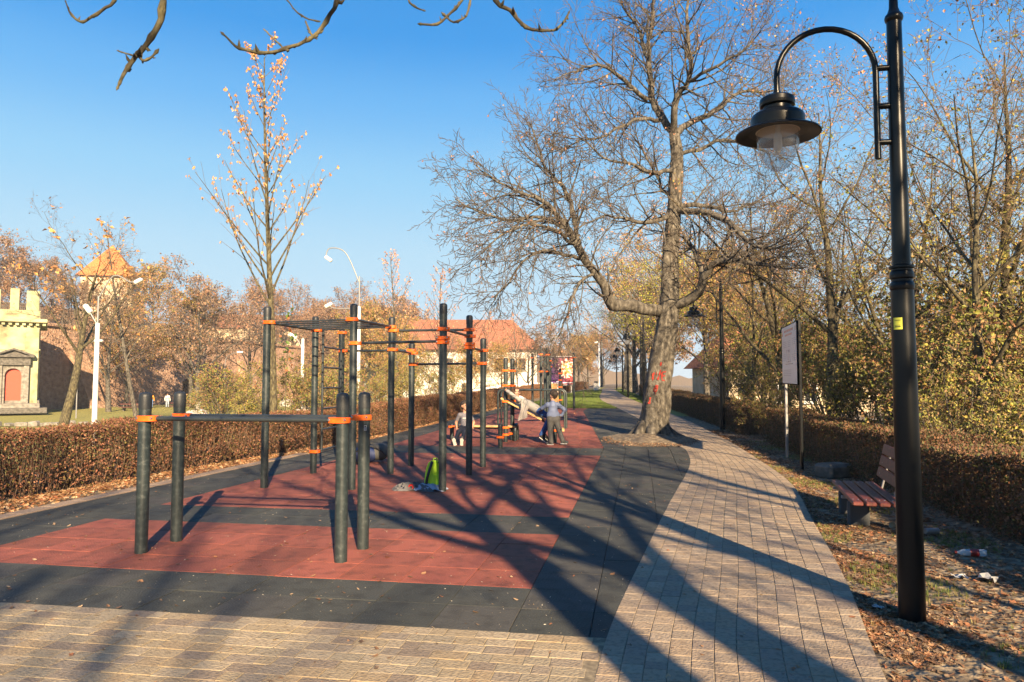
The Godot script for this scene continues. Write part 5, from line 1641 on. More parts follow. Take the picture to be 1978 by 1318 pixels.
func build_trees() -> void:
	build_main_tree()
	build_trees_behind()
	build_protos()
	# slender tree with amber leaves beyond the left hedge
	rng.seed = 801
	var t := Tree3.new()
	grow(t, Vector3.ZERO, Vector3(0.0, 1, 0), 13.0, 0.14, 0, wood_params("slim"))
	var keep := []
	for q in t.tips:
		if rng.randf() < 0.75: keep.append(q)
	t.tips = keep
	leaf_on(t, 4.2, 0.065, 0.125, AMBER, 0.07, 1.8)
	tree_thing("slender_tree", "tall slender young tree with sparse amber leaves beyond the left hedge", t, Vector3(-8.15, -0.2, -25.0), M.bark_moss)
	# smaller ones of that kind
	rng.seed = 802
	t = Tree3.new()
	grow(t, Vector3.ZERO, Vector3(0.0, 1, 0), 11.5, 0.13, 0, wood_params("slim"))
	leaf_on(t, 0.9, 0.1, 0.18, [[0.5, 0.24, 0.13], [0.42, 0.2, 0.1], [0.45, 0.27, 0.17]], 0.12, 1.0)
	var s2 := tree_thing("slender_tree", "thin young tree with pale orange leaves above the white fence", t, Vector3(-7.6, -1.3, -49.0), M.bark, "thin young trees behind the frame")
	dup(s2, "slender_tree", "thin pointed young tree left of the red roof", Vector3(-5.2, -1.2, -52.0), 2.0, 0.92)
	dup(s2, "slender_tree", "thin young tree before the white wall of the red-roofed building", Vector3(-2.3, -1.0, -60.0), 4.0, 0.72)
	dup(s2, "slender_tree", "small leafy young tree at the right end of the white wall", Vector3(0.5, -0.8, -62.0), 1.0, 0.7)
	dup(s2, "slender_tree", "young tree left of the billboard", Vector3(3.9, -0.6, -72.0), 5.0, 0.75)
	# leaning tree with a few big orange leaves at the left, and thin pale trunk beside it
	rng.seed = 803
	t = Tree3.new()
	var T := wood_params("avenue")
	T["start"] = [0.4, 0.2, 0.2, 0.15]; T["wig"] = [0.06, 0.15, 0.22, 0.25, 0.25]
	grow(t, Vector3.ZERO, Vector3(0.16, 1, 0).normalized(), 10.0, 0.3, 0, T)
	var all := t.tips
	t.tips = []
	for q in all:
		if rng.randf() < 0.035: t.tips.append(q)
	leaf_on(t, 3.0, 0.2, 0.36, AMBER, 0.15, 0.4)
	t.tips = []
	for q in all:
		if rng.randf() < 0.5: t.tips.append(q)
	leaf_on(t, 1.0, 0.07, 0.13, RUST, 0.15, 0.4)
	tree_thing("park_tree", "forked tree with a few large orange leaves left of the white lamp pole", t, Vector3(-27.4, -1.45, -44.5), M.bark_moss)
	rng.seed = 804
	t = Tree3.new()
	T = wood_params("slim")
	T["kids"] = [16, 5]
	grow(t, Vector3.ZERO, Vector3(-0.24, 1, 0).normalized(), 13.5, 0.16, 0, T)
	leaf_on(t, 0.5, 0.2, 0.34, AMBER, 0.15, 0.4)
	tree_thing("park_tree", "thin pale leaning tree with few big leaves before the fortress wall", t, Vector3(-24.5, -1.45, -48.0), M.bark)
	# young maple with green leaves
	rng.seed = 805
	t = Tree3.new()
	grow(t, Vector3.ZERO, Vector3(0, 1, 0), 3.6, 0.02, 0, {"max": 1, "segs": [8, 4], "taper": [0.3, 0.5], "wig": [0.04, 0.1], "up": [0.02, 0.05], "cols": [ONE, ONE], "sides": [6, 4], "kids": [14], "start": [0.5], "ang": [0.9], "ratio": [0.09], "shrink": [0.8], "rr": [0.4], "rmin": 0.004, "mid": true})
	leaf_on(t, 1.5, 0.1, 0.17, [[0.06, 0.11, 0.02], [0.09, 0.13, 0.02], [0.3, 0.12, 0.05]], 0.08, 0.5)
	tree_thing("maple_sapling", "small maple sapling with dark green leaves beside the slender tree", t, Vector3(-6.3, -0.05, -20.3), M.bark_moss, "", "sapling")
	# the wood on the right
	var R := [
		["robinia3", 4.75, 19.2, 0.4, 1.2, "upright tree rising behind the right hedge next to the notice board"],
		["robinia0", 5.1, 16.6, 1.2, 0.95, "leaning leafy tree between the upright tree and the lamp post"],
		["robinia1", 5.5, 12.5, 2.9, 0.95, "leafy yellow-green tree right of the lamp post"],
		["robinia2", 6.6, 14.6, 4.4, 0.9, "leafy tree near the right edge of the picture"],
		["robinia3", 7.4, 16.2, 3.3, 1.1, "thin tree with rusty leaves above the lamp post"],
		["robinia0", 7.4, 21.5, 5.0, 1.05, "olive leafed tree behind the notice board"],
		["robinia1", 8.8, 18.6, 0.9, 1.1, "bushy olive tree in the second row of the right wood"],
		["robinia3", 4.6, 23.6, 1.7, 1.0, "tree with rusty twigs behind the second street lamp"],
		["robinia2", 6.4, 26.0, 2.6, 1.0, "spreading olive tree beyond the second street lamp"],
		["robinia1", 4.2, 29.5, 0.3, 0.9, "leaning tree behind the clipped hedge right of the painted trunk"],
		["robinia3", 5.4, 34.0, 4.9, 1.0, "rusty twiggy tree farther along the right hedge"],
		["robinia0", 10.2, 24.5, 3.9, 1.2, "tall leafy tree deep in the right wood"],
		["robinia3", 9.0, 14.6, 5.6, 1.1, "thin tree with bare top at the far right edge"],
		["robinia1", 7.5, 40.0, 2.1, 1.1, "olive tree in the distance behind the right hedge"],
		["robinia2", 12.6, 22.0, 1.1, 1.2, "tall leafy tree deep at the right edge"],
		["robinia0", 12.0, 31.0, 0.2, 1.3, "tall olive tree in the distance in the right wood"]]
	R.append(["robinia1", 6.0, -2.2, 1.3, 0.9, "leafy tree behind the viewer on the right that shades the verge"])
	for e in R:
		plant(e[0], "leafy_tree", e[5], G(e[1], e[2], -0.05), e[3], e[4], "trees of the wood on the right")
	var S := [
		["shrub0", 5.0, 11.9, 0.95, "yellow-green bush over the right end of the hedge"], ["shrub1", 5.3, 14.2, 1.1, "bush behind the hedge between bench and lamp"], ["shrub0", 5.2, 18.4, 1.1, "bush behind the hedge at the upright tree"], ["shrub1", 6.7, 13.2, 1.5, "taller bush near the right edge of the wood"], ["shrub0", 6.4, 17.4, 1.6, "tall yellow-green bush behind the leaning tree"], ["shrub1", 5.4, 21.6, 1.4, "bush behind the notice board"], ["shrub0", 7.7, 15.6, 2.0, "large yellow-green bush right of the lamp post"], ["shrub1", 8.5, 20.2, 2.0, "big bush deep in the wood behind the notice board"], ["shrub0", 4.5, 26.0, 1.2, "bush behind the clipped hedge by the second street lamp"], ["shrub1", 4.2, 32.5, 1.3, "bush behind the clipped hedge near the painted trunk"], ["shrub1", 3.35, 20.1, 0.62, "twiggy low bush in the gap of the right hedge"], ["shrub0", 10.0, 18.4, 2.3, "very large bush at the very right edge"], ["shrub1", 7.0, 28.5, 2.2, "large bush behind the second street lamp"], ["shrub0", 6.3, 37.5, 2.4, "large distant bush behind the clipped hedge"], ["shrub1", 10.8, 22.0, 2.4, "large bush deep behind the lamp post"], ["shrub0", 7.6, 24.4, 2.2, "large bush far behind the notice board"]]
	for i in S.size():
		var e: Array = S[i]
		plant(e[0], "bush", e[4], G(e[1], e[2], -0.03), i * 1.7, e[3], "bushes behind the right hedge", "bush")
	# avenue beyond the painted tree
	var A := [["lime", 1.5, 44.0, 0.5, 0.85, "yellow-green tree of the avenue just behind the painted tree"], ["avenue", 1.3, 49.5, 1.9, 1.15, "thick avenue tree with orange leaves beyond the painted tree"], ["avenue", 0.4, 60.0, 3.0, 1.1, "avenue tree with orange leaves, second beyond the painted tree"], ["lime", -0.3, 68.0, 4.0, 1.0, "yellow-green avenue tree near the path's far end"], ["avenue", -0.9, 77.0, 5.0, 1.1, "distant orange avenue tree beside the path"], ["avenue", -1.6, 90.0, 0.8, 1.1, "farthest orange avenue tree at the path's end"], ["avenue", -6.0, 118.0, 2.4, 1.0, "orange tree closing the far end of the path"], ["far2", 5.0, 56.0, 0.4, 1.0, "brownish tree right of the avenue in the distance"], ["far2", 6.6, 45.0, 1.4, 0.8, "brownish tree before the far house on the right"], ["far0", 8.6, 50.0, 3.4, 0.9, "bare tree before the far house on the right"], ["far1", 6.5, 70.0, 2.2, 1.1, "rusty tree far right of the avenue"], ["far2", 2.6, 100.0, 3.1, 1.2, "hazy tree at the far right of the avenue"], ["far2", -9.0, 132.0, 0.3, 0.8, "low hazy tree beyond the end of the path"]]
	for e in A:
		plant(e[0], "avenue_tree", e[5], G(e[1], e[2], -0.05), e[3], e[4], "trees of the avenue beyond")
	# background left: hill, fortress and park
	var B := [
		["far1", -61.0, 6.8, -92.0, 0.82, "dense rusty tree on the hill above the yellow building"], ["far1", -70.0, 7.5, -95.0, 0.95, "dense dark rusty tree at the left edge"], ["far0", -67.5, 7.5, -88.0, 1.2, "dark bare tree at the left edge above the rusty crowns"], ["far1", -63.5, 7.0, -104.0, 0.7, "rusty tree left of the tower"], ["far2", -53.5, 6.5, -108.0, 0.95, "brown tree in front of the tower"], ["far0", -36.5, -1.4, -84.0, 1.2, "bare twiggy tree before the fortress wall"], ["far2", -40.5, -1.4, -92.0, 1.1, "brown tree before the left part of the fortress wall"], ["far0", -33.0, -1.4, -92.0, 1.05, "second bare tree before the fortress wall by the arch"], ["far1", -51.0, 6.5, -122.0, 0.75, "rusty tree on the wall right of the tower"], ["far1", -47.0, 6.5, -134.0, 1.0, "rusty tree above the right end of the fortress wall"], ["far0", -44.0, 5.0, -146.0, 1.25, "bare grey tree above the right end of the wall"], ["far1", -37.0, 2.5, -142.0, 1.1, "pinkish rusty tree behind the slender tree"], ["far0", -35.0, 3.0, -152.0, 1.4, "tall bare tree behind the slender tree"], ["far0", -28.0, 1.5, -140.0, 1.3, "bare tree behind the tall bent lamp"], ["far1", -30.0, 0.0, -120.0, 1.05, "rusty tree left of the tall bent lamp"], ["far2", -24.0, -0.5, -116.0, 1.05, "yellowish tree behind the bent lamp"], ["far1", -22.0, 0.5, -128.0, 1.15, "rusty tree right of the bent lamp"], ["far2", -15.5, -1.2, -86.0, 0.85, "yellowish tree behind the pull-up frame"], ["far1", -17.5, 0.0, -112.0, 1.05, "rusty tree left of the red roof"], ["far2", -11.5, -1.2, -74.0, 0.65, "low yellowish tree behind the middle of the pull-up frame"], ["far2", -20.5, -1.3, -92.0, 0.8, "yellow-brown tree behind the overhead ladder"], ["far1", -27.0, -1.4, -104.0, 0.8, "low rusty tree behind the wall bars"], ["far2", -10.2, -1.2, -66.0, 0.42, "small yellowish tree before the white building"], ["far2", -4.6, -1.0, -76.0, 0.5, "small tree before the middle of the white wall"], ["far0", -7.6, -1.1, -80.0, 0.6, "bare small tree before the left part of the white wall"], ["far2", -1.2, -0.8, -79.0, 0.5, "small yellowish tree before the right part of the white wall"], ["far0", 1.6, -0.5, -80.0, 0.62, "bare small tree at the right corner of the white wall"], ["far0", -42.0, -1.4, -76.0, 1.0, "bare tree right of the yellow building"], ["far2", -46.5, -1.4, -88.0, 0.9, "brown tree against the fortress wall beside the yellow building"], ["far0", 5.5, 0.2, -96.0, 0.7, "small bare tree right of the red roof"], ["far2", 12.0, 0.5, -130.0, 0.7, "low hazy tree near the far end of the path"], ["far1", 17.5, 0.5, -138.0, 0.8, "hazy rusty tree closing the view down the path"], ["far2", 23.0, 0.5, -128.0, 0.9, "hazy yellowish tree right of the path's end"], ["far1", 9.0, 0.3, -150.0, 0.65, "low rusty tree beyond the billboard"], ["far2", 15.0, 0.5, -165.0, 0.9, "faint tree in the haze straight beyond the path"], ["far0", -54.0, 6.2, -98.0, 0.5, "bare tree in front of the fortress tower"]]
	for i in B.size():
		var e: Array = B[i]
		plant(e[0], "park_tree", e[5], Vector3(e[1], e[2] - 0.1, e[3]), i * 2.1, e[4] * 1.22, "background trees on the left")
	for i in 8:
		var e: Array = [[-14.0, -40.0, "leafy bush behind the wall bars"], [-10.2, -38.0, "bush behind the pull-up frame left"], [-12.2, -46.0, "yellowish bush beside the white pole"], [-9.0, -44.0, "bush behind the middle posts"], [-7.0, -46.0, "bush below the thin young tree"], [-17.0, -44.0, "bush left of the white pole behind the frame"], [-20.5, -50.0, "low bush right of the arch"], [-5.5, -58.0, "bush before the white wall"]][i]
		plant("shrub%d" % (i % 2), "bush", e[2], Vector3(e[0], ground_at(e[0], e[1]), e[1]), i * 1.3, 1.5 + 0.25 * (i % 3), "bushes beyond the left hedge", "bush")

# ---------------------------------------------------------------- hedges
func hedge_piece(h: float, w: float, count: int, palette: Array, seed_: int) -> Array:
	rng.seed = seed_
	var lv := MB.new(); var tw := MB.new()
	for i in 190:
		var x := rr(-0.55, 0.55); var z := rr(-w * 0.5, w * 0.5)
		var top := h * rr(0.75, 1.03)
		tw.col = Color(0.13, 0.085, 0.055) * rr(0.7, 1.4)
		var p1 := Vector3(x + rr(-0.1, 0.1), top * 0.5, z + rr(-0.08, 0.08))
		if i % 5 == 0: top = h * rr(1.02, 1.14)
		tw.tube(PackedVector3Array([Vector3(x, 0, z * 0.75), p1, p1 + Vector3(rr(-0.12, 0.12), top * 0.5, rr(-0.1, 0.1))]), PackedFloat32Array([0.006, 0.0045, 0.0015]), 3)
	for i in count:
		var q: Array = palette[rng.randi_range(0, palette.size() - 1)]
		var g := rr(0.6, 1.35)
		lv.col = Color(q[0] * g, q[1] * g, q[2] * g)
		var f := rng.randf()
		var p: Vector3
		var deep := absf(rng.randfn(0.0, 0.07))
		if f < 0.36:
			p = Vector3(rr(-0.55, 0.55), h - deep + rr(0, 0.02), rr(-w * 0.5, w * 0.5))
		elif f < 0.92:
			var s := 1.0 if f < 0.66 else -1.0
			var y := h * pow(rng.randf(), 0.75)
			p = Vector3(rr(-0.55, 0.55), y, s * (w * 0.5 - deep * 1.3 + 0.03 * sin(y * 9.0)))
		else:
			p = Vector3(rr(-0.55, 0.55), rr(0.1, h), rr(-w * 0.4, w * 0.4))
		p += rdir() * 0.02
		var d := (rdir() + Vector3(0, 0.3, 0)).normalized()
		var L := rr(0.022, 0.05)
		lv.leaf(p, d, d.cross(rdir()).normalized(), L, L * rr(0.5, 0.8))
	return [lv.mesh(), tw.mesh()]

func hedge(label: String, pieces: Array, line: Callable, b0: float, b1: float, depth: float, hscale := 1.0) -> void:
	var o := thing("hedge", label, "hedge", Vector3.ZERO, 0.0, "clipped hedges along the promenade")
	for k in pieces.size():
		var xs := []
		var b := b0 + 0.5
		var i := 0
		while b < b1:
			if i % pieces.size() == k:
				var p := G(line.call(b) + depth, b, -0.02)
				var q := G(line.call(b + 0.5) + depth, b + 0.5, -0.02)
				var d := (q - p).normalized()
				var flip := 1.0 if rng.randf() < 0.5 else -1.0
				var ba := Basis(d * flip, Vector3.UP, d.cross(Vector3.UP) * flip)
				ba = ba * Basis.from_scale(Vector3(1.0, hscale * rr(0.92, 1.07), rr(0.92, 1.08)))
				xs.append(Transform3D(ba, p + d * 0.0))
			b += 0.98; i += 1
		for m in 2:
			var mm := MultiMesh.new()
			mm.transform_format = MultiMesh.TRANSFORM_3D
			mm.mesh = pieces[k][m]
			mm.instance_count = xs.size()
			for j in xs.size(): mm.set_instance_transform(j, xs[j])
			var mi := MultiMeshInstance3D.new()
			mi.multimesh = mm
			mi.material_override = M.leaf if m == 0 else M.twig
			mi.name = "leaves" if m == 0 else "twigs"
			mi.set_meta("kind", "stuff")
			o.add_child(mi, true)

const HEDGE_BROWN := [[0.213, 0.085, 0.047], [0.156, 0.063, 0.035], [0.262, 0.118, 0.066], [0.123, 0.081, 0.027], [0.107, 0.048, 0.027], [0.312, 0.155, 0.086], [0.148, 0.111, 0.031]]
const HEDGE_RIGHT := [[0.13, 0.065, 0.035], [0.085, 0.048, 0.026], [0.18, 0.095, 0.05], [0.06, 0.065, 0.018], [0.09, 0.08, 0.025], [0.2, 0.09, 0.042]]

func build_hedges() -> void:
	var L := []
	for k in 3: L.append(hedge_piece(0.9, 0.85, 5200, HEDGE_BROWN, 900 + k))
	var R := []
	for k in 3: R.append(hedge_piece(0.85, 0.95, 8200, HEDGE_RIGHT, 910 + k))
	rng.seed = 920
	hedge("long clipped brown hedge along the left side of the rubber pad", L, func(b): return along(HEDGE_L, b), 2.0, 99.0, -0.43)
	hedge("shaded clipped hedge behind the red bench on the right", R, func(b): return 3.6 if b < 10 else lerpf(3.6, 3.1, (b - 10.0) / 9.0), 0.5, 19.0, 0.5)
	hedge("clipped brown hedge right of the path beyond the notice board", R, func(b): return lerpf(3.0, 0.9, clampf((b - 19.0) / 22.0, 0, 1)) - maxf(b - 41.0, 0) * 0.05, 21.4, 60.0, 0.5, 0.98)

# ---------------------------------------------------------------- buildings and far things
func box_part(called: String, at: Vector3, size: Vector3, m: Material, parent: Node, ch := 0.0) -> MeshInstance3D:
	var mb := MB.new()
	mb.box(at, size, ch)
	return obj(called, mb, m, parent)

func arch_poly(w: float, h: float, segs := 10) -> PackedVector2Array:
	var p := PackedVector2Array([Vector2(-w / 2, 0), Vector2(-w / 2, h - w / 2)])
	for i in range(1, segs): p.append(Vector2(-cos(PI * i / segs) * w / 2, h - w / 2 + sin(PI * i / segs) * w / 2))
	p.append(Vector2(w / 2, h - w / 2)); p.append(Vector2(w / 2, 0))
	return p

func window(parent: Node, at: Vector3, w: float, h: float, yaw: float, frame: Material) -> void:
	var t := Transform3D(Basis(Vector3.UP, yaw), at)
	var mb := MB.new(); mb.xf = t
	mb.box(Vector3(0, 0, 0.02), Vector3(w, h, 0.04))
	var o := obj("window", mb, M.window_dark, parent)
	mb = MB.new(); mb.xf = t
	for s in [-1, 1]:
		mb.box(Vector3(s * w / 2, 0, 0.05), Vector3(0.09, h + 0.09, 0.09))
		mb.box(Vector3(0, s * h / 2, 0.055), Vector3(w - 0.09, 0.09, 0.09))
	mb.box(Vector3(0, 0, 0.05), Vector3(0.05, h - 0.1, 0.06))
	obj("frame", mb, frame, o)
	mb = MB.new(); mb.xf = t
	mb.box(Vector3(0, -h / 2 - 0.11, 0.1), Vector3(w + 0.25, 0.08, 0.2))
	obj("sill", mb, frame, o)

func hip_roof(mb: MB, x0: float, x1: float, z0: float, z1: float, y0: float, y1: float, inset: float) -> void:
	# z0 is the front (nearer the viewer)
	var zm := (z0 + z1) / 2
	var a := Vector3(x0, y0, z0); var b := Vector3(x1, y0, z0); var c := Vector3(x1, y0, z1); var d := Vector3(x0, y0, z1)
	var e := Vector3(x0 + inset, y1, zm); var f := Vector3(x1 - inset, y1, zm)
	mb.quad(a, e, f, b); mb.quad(c, f, e, d)
	mb.tri(b, f, c); mb.tri(d, e, a)
	mb.quad(a, b, c, d)

func roof_rows(parent: Node, x0: float, x1: float, z0: float, z1: float, y0: float, y1: float, inset: float, step: float, m: Material) -> void:
	# courses of tiles on the front slope, as thin raised rows
	var zm := (z0 + z1) / 2
	var n := int((Vector2(zm - z0, y1 - y0)).length() / step)
	var mb := MB.new()
	for i in n:
		var f := (i + 0.5) / n
		var xa := x0 + inset * f; var xb := x1 - inset * f
		var p := Vector3((xa + xb) / 2, lerpf(y0, y1, f) + 0.03, lerpf(z0, zm, f))
		var sl := atan2(y1 - y0, absf(zm - z0))
		mb.cbox(Transform3D(Basis(Vector3(1, 0, 0), sl + 0.06), p), Vector3(xb - xa, 0.05, step * 1.02), 0.0)
	structure(obj("tile_courses", mb, m, parent), "stuff")

func build_buildings() -> void:
	# hill behind the fortress wall
	var wall_x := func(z: float) -> float: return -53.2 + 0.2475 * (-z - 85.0)
	var mb := MB.new()
	var nx := 30; var nz := 30
	var f := FastNoiseLite.new(); f.seed = 4; f.frequency = 0.02
	var g := []
	for i in nz + 1:
		for j in nx + 1:
			var z := lerpf(-84.0, -300.0, float(i) / nz)
			var wx: float = wall_x.call(z) - 1.3
			var u := pow(float(j) / nx, 1.7)
			var x := lerpf(wx, -260.0, u)
			g.append(Vector3(x, 6.6 + minf((wx - x) * 0.2, 9.0) + 2.0 * f.get_noise_2d(x, z) * minf((wx - x) * 0.1, 1.0), z))
	for i in nz:
		for j in nx:
			mb.quad(g[i * (nx + 1) + j], g[i * (nx + 1) + j + 1], g[(i + 1) * (nx + 1) + j + 1], g[(i + 1) * (nx + 1) + j])
	structure(obj("hill", mb, M.hill_soil))
	# far wooded ridge in the middle distance
	mb = MB.new()
	for i in 40:
		var x0 := -60.0 + i * 6.0; var x1 := x0 + 6.0
		var h0 := 4.0 + 10.0 * exp(-pow((x0 - 30.0) / 50.0, 2.0)) + 3.0 * f.get_noise_1d(x0 * 3.0); var h1 := 4.0 + 10.0 * exp(-pow((x1 - 30.0) / 50.0, 2.0)) + 3.0 * f.get_noise_1d(x1 * 3.0)
		mb.quad(Vector3(x0, -4, -420), Vector3(x0, h0, -470), Vector3(x1, h1, -470), Vector3(x1, -4, -420))
		mb.quad(Vector3(x0, h0, -470), Vector3(x0, -4, -560), Vector3(x1, -4, -560), Vector3(x1, h1, -470))
	structure(obj("hills", mb, M.hill_soil))
	# fortress wall with arched gateway
	var t := thing("fortress_wall", "long battered brick fortress wall with an arched gateway", "wall", Vector3.ZERO)
	mb = MB.new()
	var P := func(d: float, y: float) -> Vector3:
		var bat := (8.1 - y) * 0.13
		return Vector3(wall_x.call(-d) + bat, y, -d - bat * 0.25)
	var ds := [62.0, 70.0, 78.0, 85.0, 92.0, 99.0, 104.5, 108.7, 115.0, 125.0, 140.0, 165.0]
	for i in ds.size() - 1:
		if ds[i] == 104.5: continue
		for k in 4:
			var y0 := -2.0 + k * 2.525; var y1 := y0 + 2.525
			mb.quad(P.call(ds[i], y0), P.call(ds[i], y1), P.call(ds[i + 1], y1), P.call(ds[i + 1], y0))
	var prev_d := 104.5
	for i in 14:
		var d0 := 104.5 + i * 0.3; var d1 := d0 + 0.3
		var arch := func(d: float) -> float: return -1.4 + 1.9 + 1.9 * sqrt(maxf(0.0, 1.0 - pow((d - 106.6) / 2.1, 2.0)))
		mb.quad(P.call(d0, arch.call(d0)), P.call(d0, 8.1), P.call(d1, 8.1), P.call(d1, arch.call(d1)))
		# the vault, going in
		var a0: Vector3 = P.call(d0, arch.call(d0)); var a1: Vector3 = P.call(d1, arch.call(d1))
		mb.quad(a0 + Vector3(-6, 0, 0), a0, a1, a1 + Vector3(-6, 0, 0))
	for d in [104.5, 108.7]:
		mb.quad(P.call(d, -2.0), P.call(d, 0.5), P.call(d, 0.5) + Vector3(-6, 0, 0), P.call(d, -2.0) + Vector3(-6, 0, 0))
	mb.quad(P.call(104.5, -2.0) + Vector3(-6, 0, 0), P.call(104.5, 3.0) + Vector3(-6, 0, 0), P.call(108.7, 3.0) + Vector3(-6, 0, 0), P.call(108.7, -2.0) + Vector3(-6, 0, 0))
	obj("wall", mb, M.fort_brick, t)
	mb = MB.new()
	for i in ds.size() - 1:
		var a: Vector3 = P.call(ds[i], 8.1); var b: Vector3 = P.call(ds[i + 1], 8.1)
		var d2 := (b - a)
		mb.cbox(Transform3D(Basis(d2.normalized(), Vector3.UP, d2.normalized().cross(Vector3.UP)), (a + b) * 0.5 + Vector3(-0.3, 0.2, 0)), Vector3(d2.length(), 0.4, 1.3), 0.05)
	obj("coping", mb, M.fort_brick, t)
	mb = MB.new()
	for d in [86.0, 118.0, 132.0]:
		var a: Vector3 = P.call(d, -2.0); var b: Vector3 = P.call(d + 2.2, -2.0)
		var c: Vector3 = P.call(d, 7.0); var e: Vector3 = P.call(d + 2.2, 7.0)
		mb.quad(a + Vector3(2.2, 0, 0), c, e, b + Vector3(2.2, 0, 0))
		mb.tri(a, c, a + Vector3(2.2, 0, 0)); mb.tri(b + Vector3(2.2, 0, 0), e, b)
	obj("buttress", mb, M.fort_brick, t)
	# tower with a pointed tiled roof
	t = thing("fortress_tower", "square fortress tower with pointed orange tiled roof above the wall", "tower", Vector3(-72.0, 7.0, -130.0), 0.3)
	box_part("wall", Vector3(0, 6.5, 0), Vector3(8.0, 14.0, 8.0), M.beige_plaster, t, 0.05)
	mb = MB.new()
	for i in 4:
		var an := PI / 4 + i * PI / 2
		var a := Vector3(cos(an), 0, sin(an)) * 6.6 + Vector3(0, 13.2, 0); var b := Vector3(cos(an + PI / 2), 0, sin(an + PI / 2)) * 6.6 + Vector3(0, 13.2, 0)
		mb.tri(a, Vector3(0, 19.4, 0), b)
	obj("roof", mb, M.tower_tile, t)
	for x in [-1.8, 1.8]: window(t, Vector3(x, 9.0, 4.0), 0.9, 1.4, 0.0, M.stone_grey)
	# pale house on the hill
	t = thing("hill_house", "pale building half hidden by trees on the hill", "building", Vector3(-52.0, 6.0, -150.0), 0.15)
	box_part("wall", Vector3(0, 3.0, 0), Vector3(22, 7.0, 9), M.beige_plaster, t, 0.03)
	mb = MB.new(); hip_roof(mb, -11.6, 11.6, 5.1, -5.1, 6.5, 9.6, 3.0); obj("roof", mb, M.roof_tile, t)
	for i in 6: window(t, Vector3(-9 + i * 3.6, 3.6, 4.5), 1.1, 1.7, 0.0, M.stone_grey)
	# yellow building at the left edge
	t = thing("yellow_building", "yellow plastered building with pedimented red arched doorway at the left edge", "building", Vector3(-52.8, -0.75, -65.4), 0.57)
	box_part("wall", Vector3(0, 3.6, -6), Vector3(17.2, 9.0, 12), M.yellow_plaster, t, 0.03)
	box_part("plinth", Vector3(0, 0.2, -5.9), Vector3(17.5, 0.9, 12.1), M.stone_grey, t, 0.04)
	box_part("string_course", Vector3(0, 5.5, -5.97), Vector3(17.36, 0.14, 12.1), M.yellow_plaster, t, 0.02)
	box_part("corner_pilaster", Vector3(8.0, 3.6, 0.06), Vector3(1.1, 8.0, 0.25), M.yellow_plaster, t, 0.02)
	var cor := box_part("cornice", Vector3(0, 8.25, -5.75), Vector3(18.4, 0.35, 12.9), M.yellow_plaster, t, 0.06)
	for i in 34:
		box_part("dentil", Vector3(-8.9 + i * 0.54, 7.93, 0.28), Vector3(0.26, 0.26, 0.3), M.yellow_plaster, cor)
	box_part("parapet", Vector3(0, 8.85, -0.3), Vector3(17.2, 0.85, 0.6), M.yellow_plaster, t, 0.03)
	for i in 7:
		var px := 7.95 - i * 1.46
		box_part("pillar", Vector3(px, 10.2, -0.32), Vector3(0.72 if i > 0 else 1.05, 1.95 + (0.3 if i % 2 else 0.0), 0.7), M.yellow_plaster, t, 0.03)
		if i < 6:
			mb = MB.new()
			mb.box(Vector3(px - 0.73, 9.95, -0.25), Vector3(0.8, 0.05, 0.05)); mb.box(Vector3(px - 0.73, 9.6, -0.25), Vector3(0.8, 0.04, 0.04))
			for k in 4: mb.box(Vector3(px - 1.0 + k * 0.18, 9.6, -0.25), Vector3(0.03, 0.66, 0.03))
			obj("railing", mb, M.stone_dark, t)
	# doorway: step block, pilasters, entablature, pediment and the arched red door
	var dx := 6.6
	box_part("steps", Vector3(dx, 0.15, 1.0), Vector3(4.4, 0.5, 1.6), M.stone_grey, t, 0.03)
	box_part("steps", Vector3(dx, -0.25, 1.6), Vector3(5.6, 0.5, 2.6), M.stone_dark, t, 0.03)
	for s in [-1, 1]:
		box_part("pilaster", Vector3(dx + s * 1.05, 2.2, 0.3), Vector3(0.42, 3.6, 0.55), M.stone_grey, t, 0.03)
	# stone panel with an arched opening
	mb = MB.new()
	var ap := arch_poly(1.3, 3.3)
	for i in range(1, ap.size() - 2):
		var p: Vector2 = ap[i]; var q: Vector2 = ap[i + 1]
		mb.quad(Vector3(dx + p.x, 0.4 + p.y, 0.4), Vector3(dx + p.x, 4.0, 0.4), Vector3(dx + q.x, 4.0, 0.4), Vector3(dx + q.x, 0.4 + q.y, 0.4))
		mb.quad(Vector3(dx + p.x, 0.4 + p.y, 0.02), Vector3(dx + p.x, 0.4 + p.y, 0.4), Vector3(dx + q.x, 0.4 + q.y, 0.4), Vector3(dx + q.x, 0.4 + q.y, 0.02))
	for s in [-1, 1]:
		mb.quad(Vector3(dx + s * 0.65, 0.4, 0.4), Vector3(dx + s * 0.65, 4.0, 0.4), Vector3(dx + s * 0.86, 4.0, 0.4), Vector3(dx + s * 0.86, 0.4, 0.4))
		mb.quad(Vector3(dx + s * 0.65, 0.4, 0.02), Vector3(dx + s * 0.65, 3.1, 0.02), Vector3(dx + s * 0.65, 3.1, 0.4), Vector3(dx + s * 0.65, 0.4, 0.4))
	obj("door_surround", mb, M.stone_grey, t)
	mb = MB.new()
	for i in range(0, ap.size() - 1):
		mb.tri(Vector3(dx, 1.8, 0.05), Vector3(dx + ap[i].x, 0.4 + ap[i].y, 0.05), Vector3(dx + ap[i + 1].x, 0.4 + ap[i + 1].y, 0.05))
	mb.tri(Vector3(dx, 1.8, 0.05), Vector3(dx + 0.65, 0.4, 0.05), Vector3(dx - 0.65, 0.4, 0.05))
	obj("door", mb, M.door_red, t)
	box_part("entablature", Vector3(dx, 4.35, 0.35), Vector3(2.75, 0.75, 0.7), M.stone_dark, t, 0.04)
	mb = MB.new()
	mb.cbox(Transform3D(Basis(), Vector3(dx, 4.82, 0.45)), Vector3(3.3, 0.2, 1.0), 0.03)
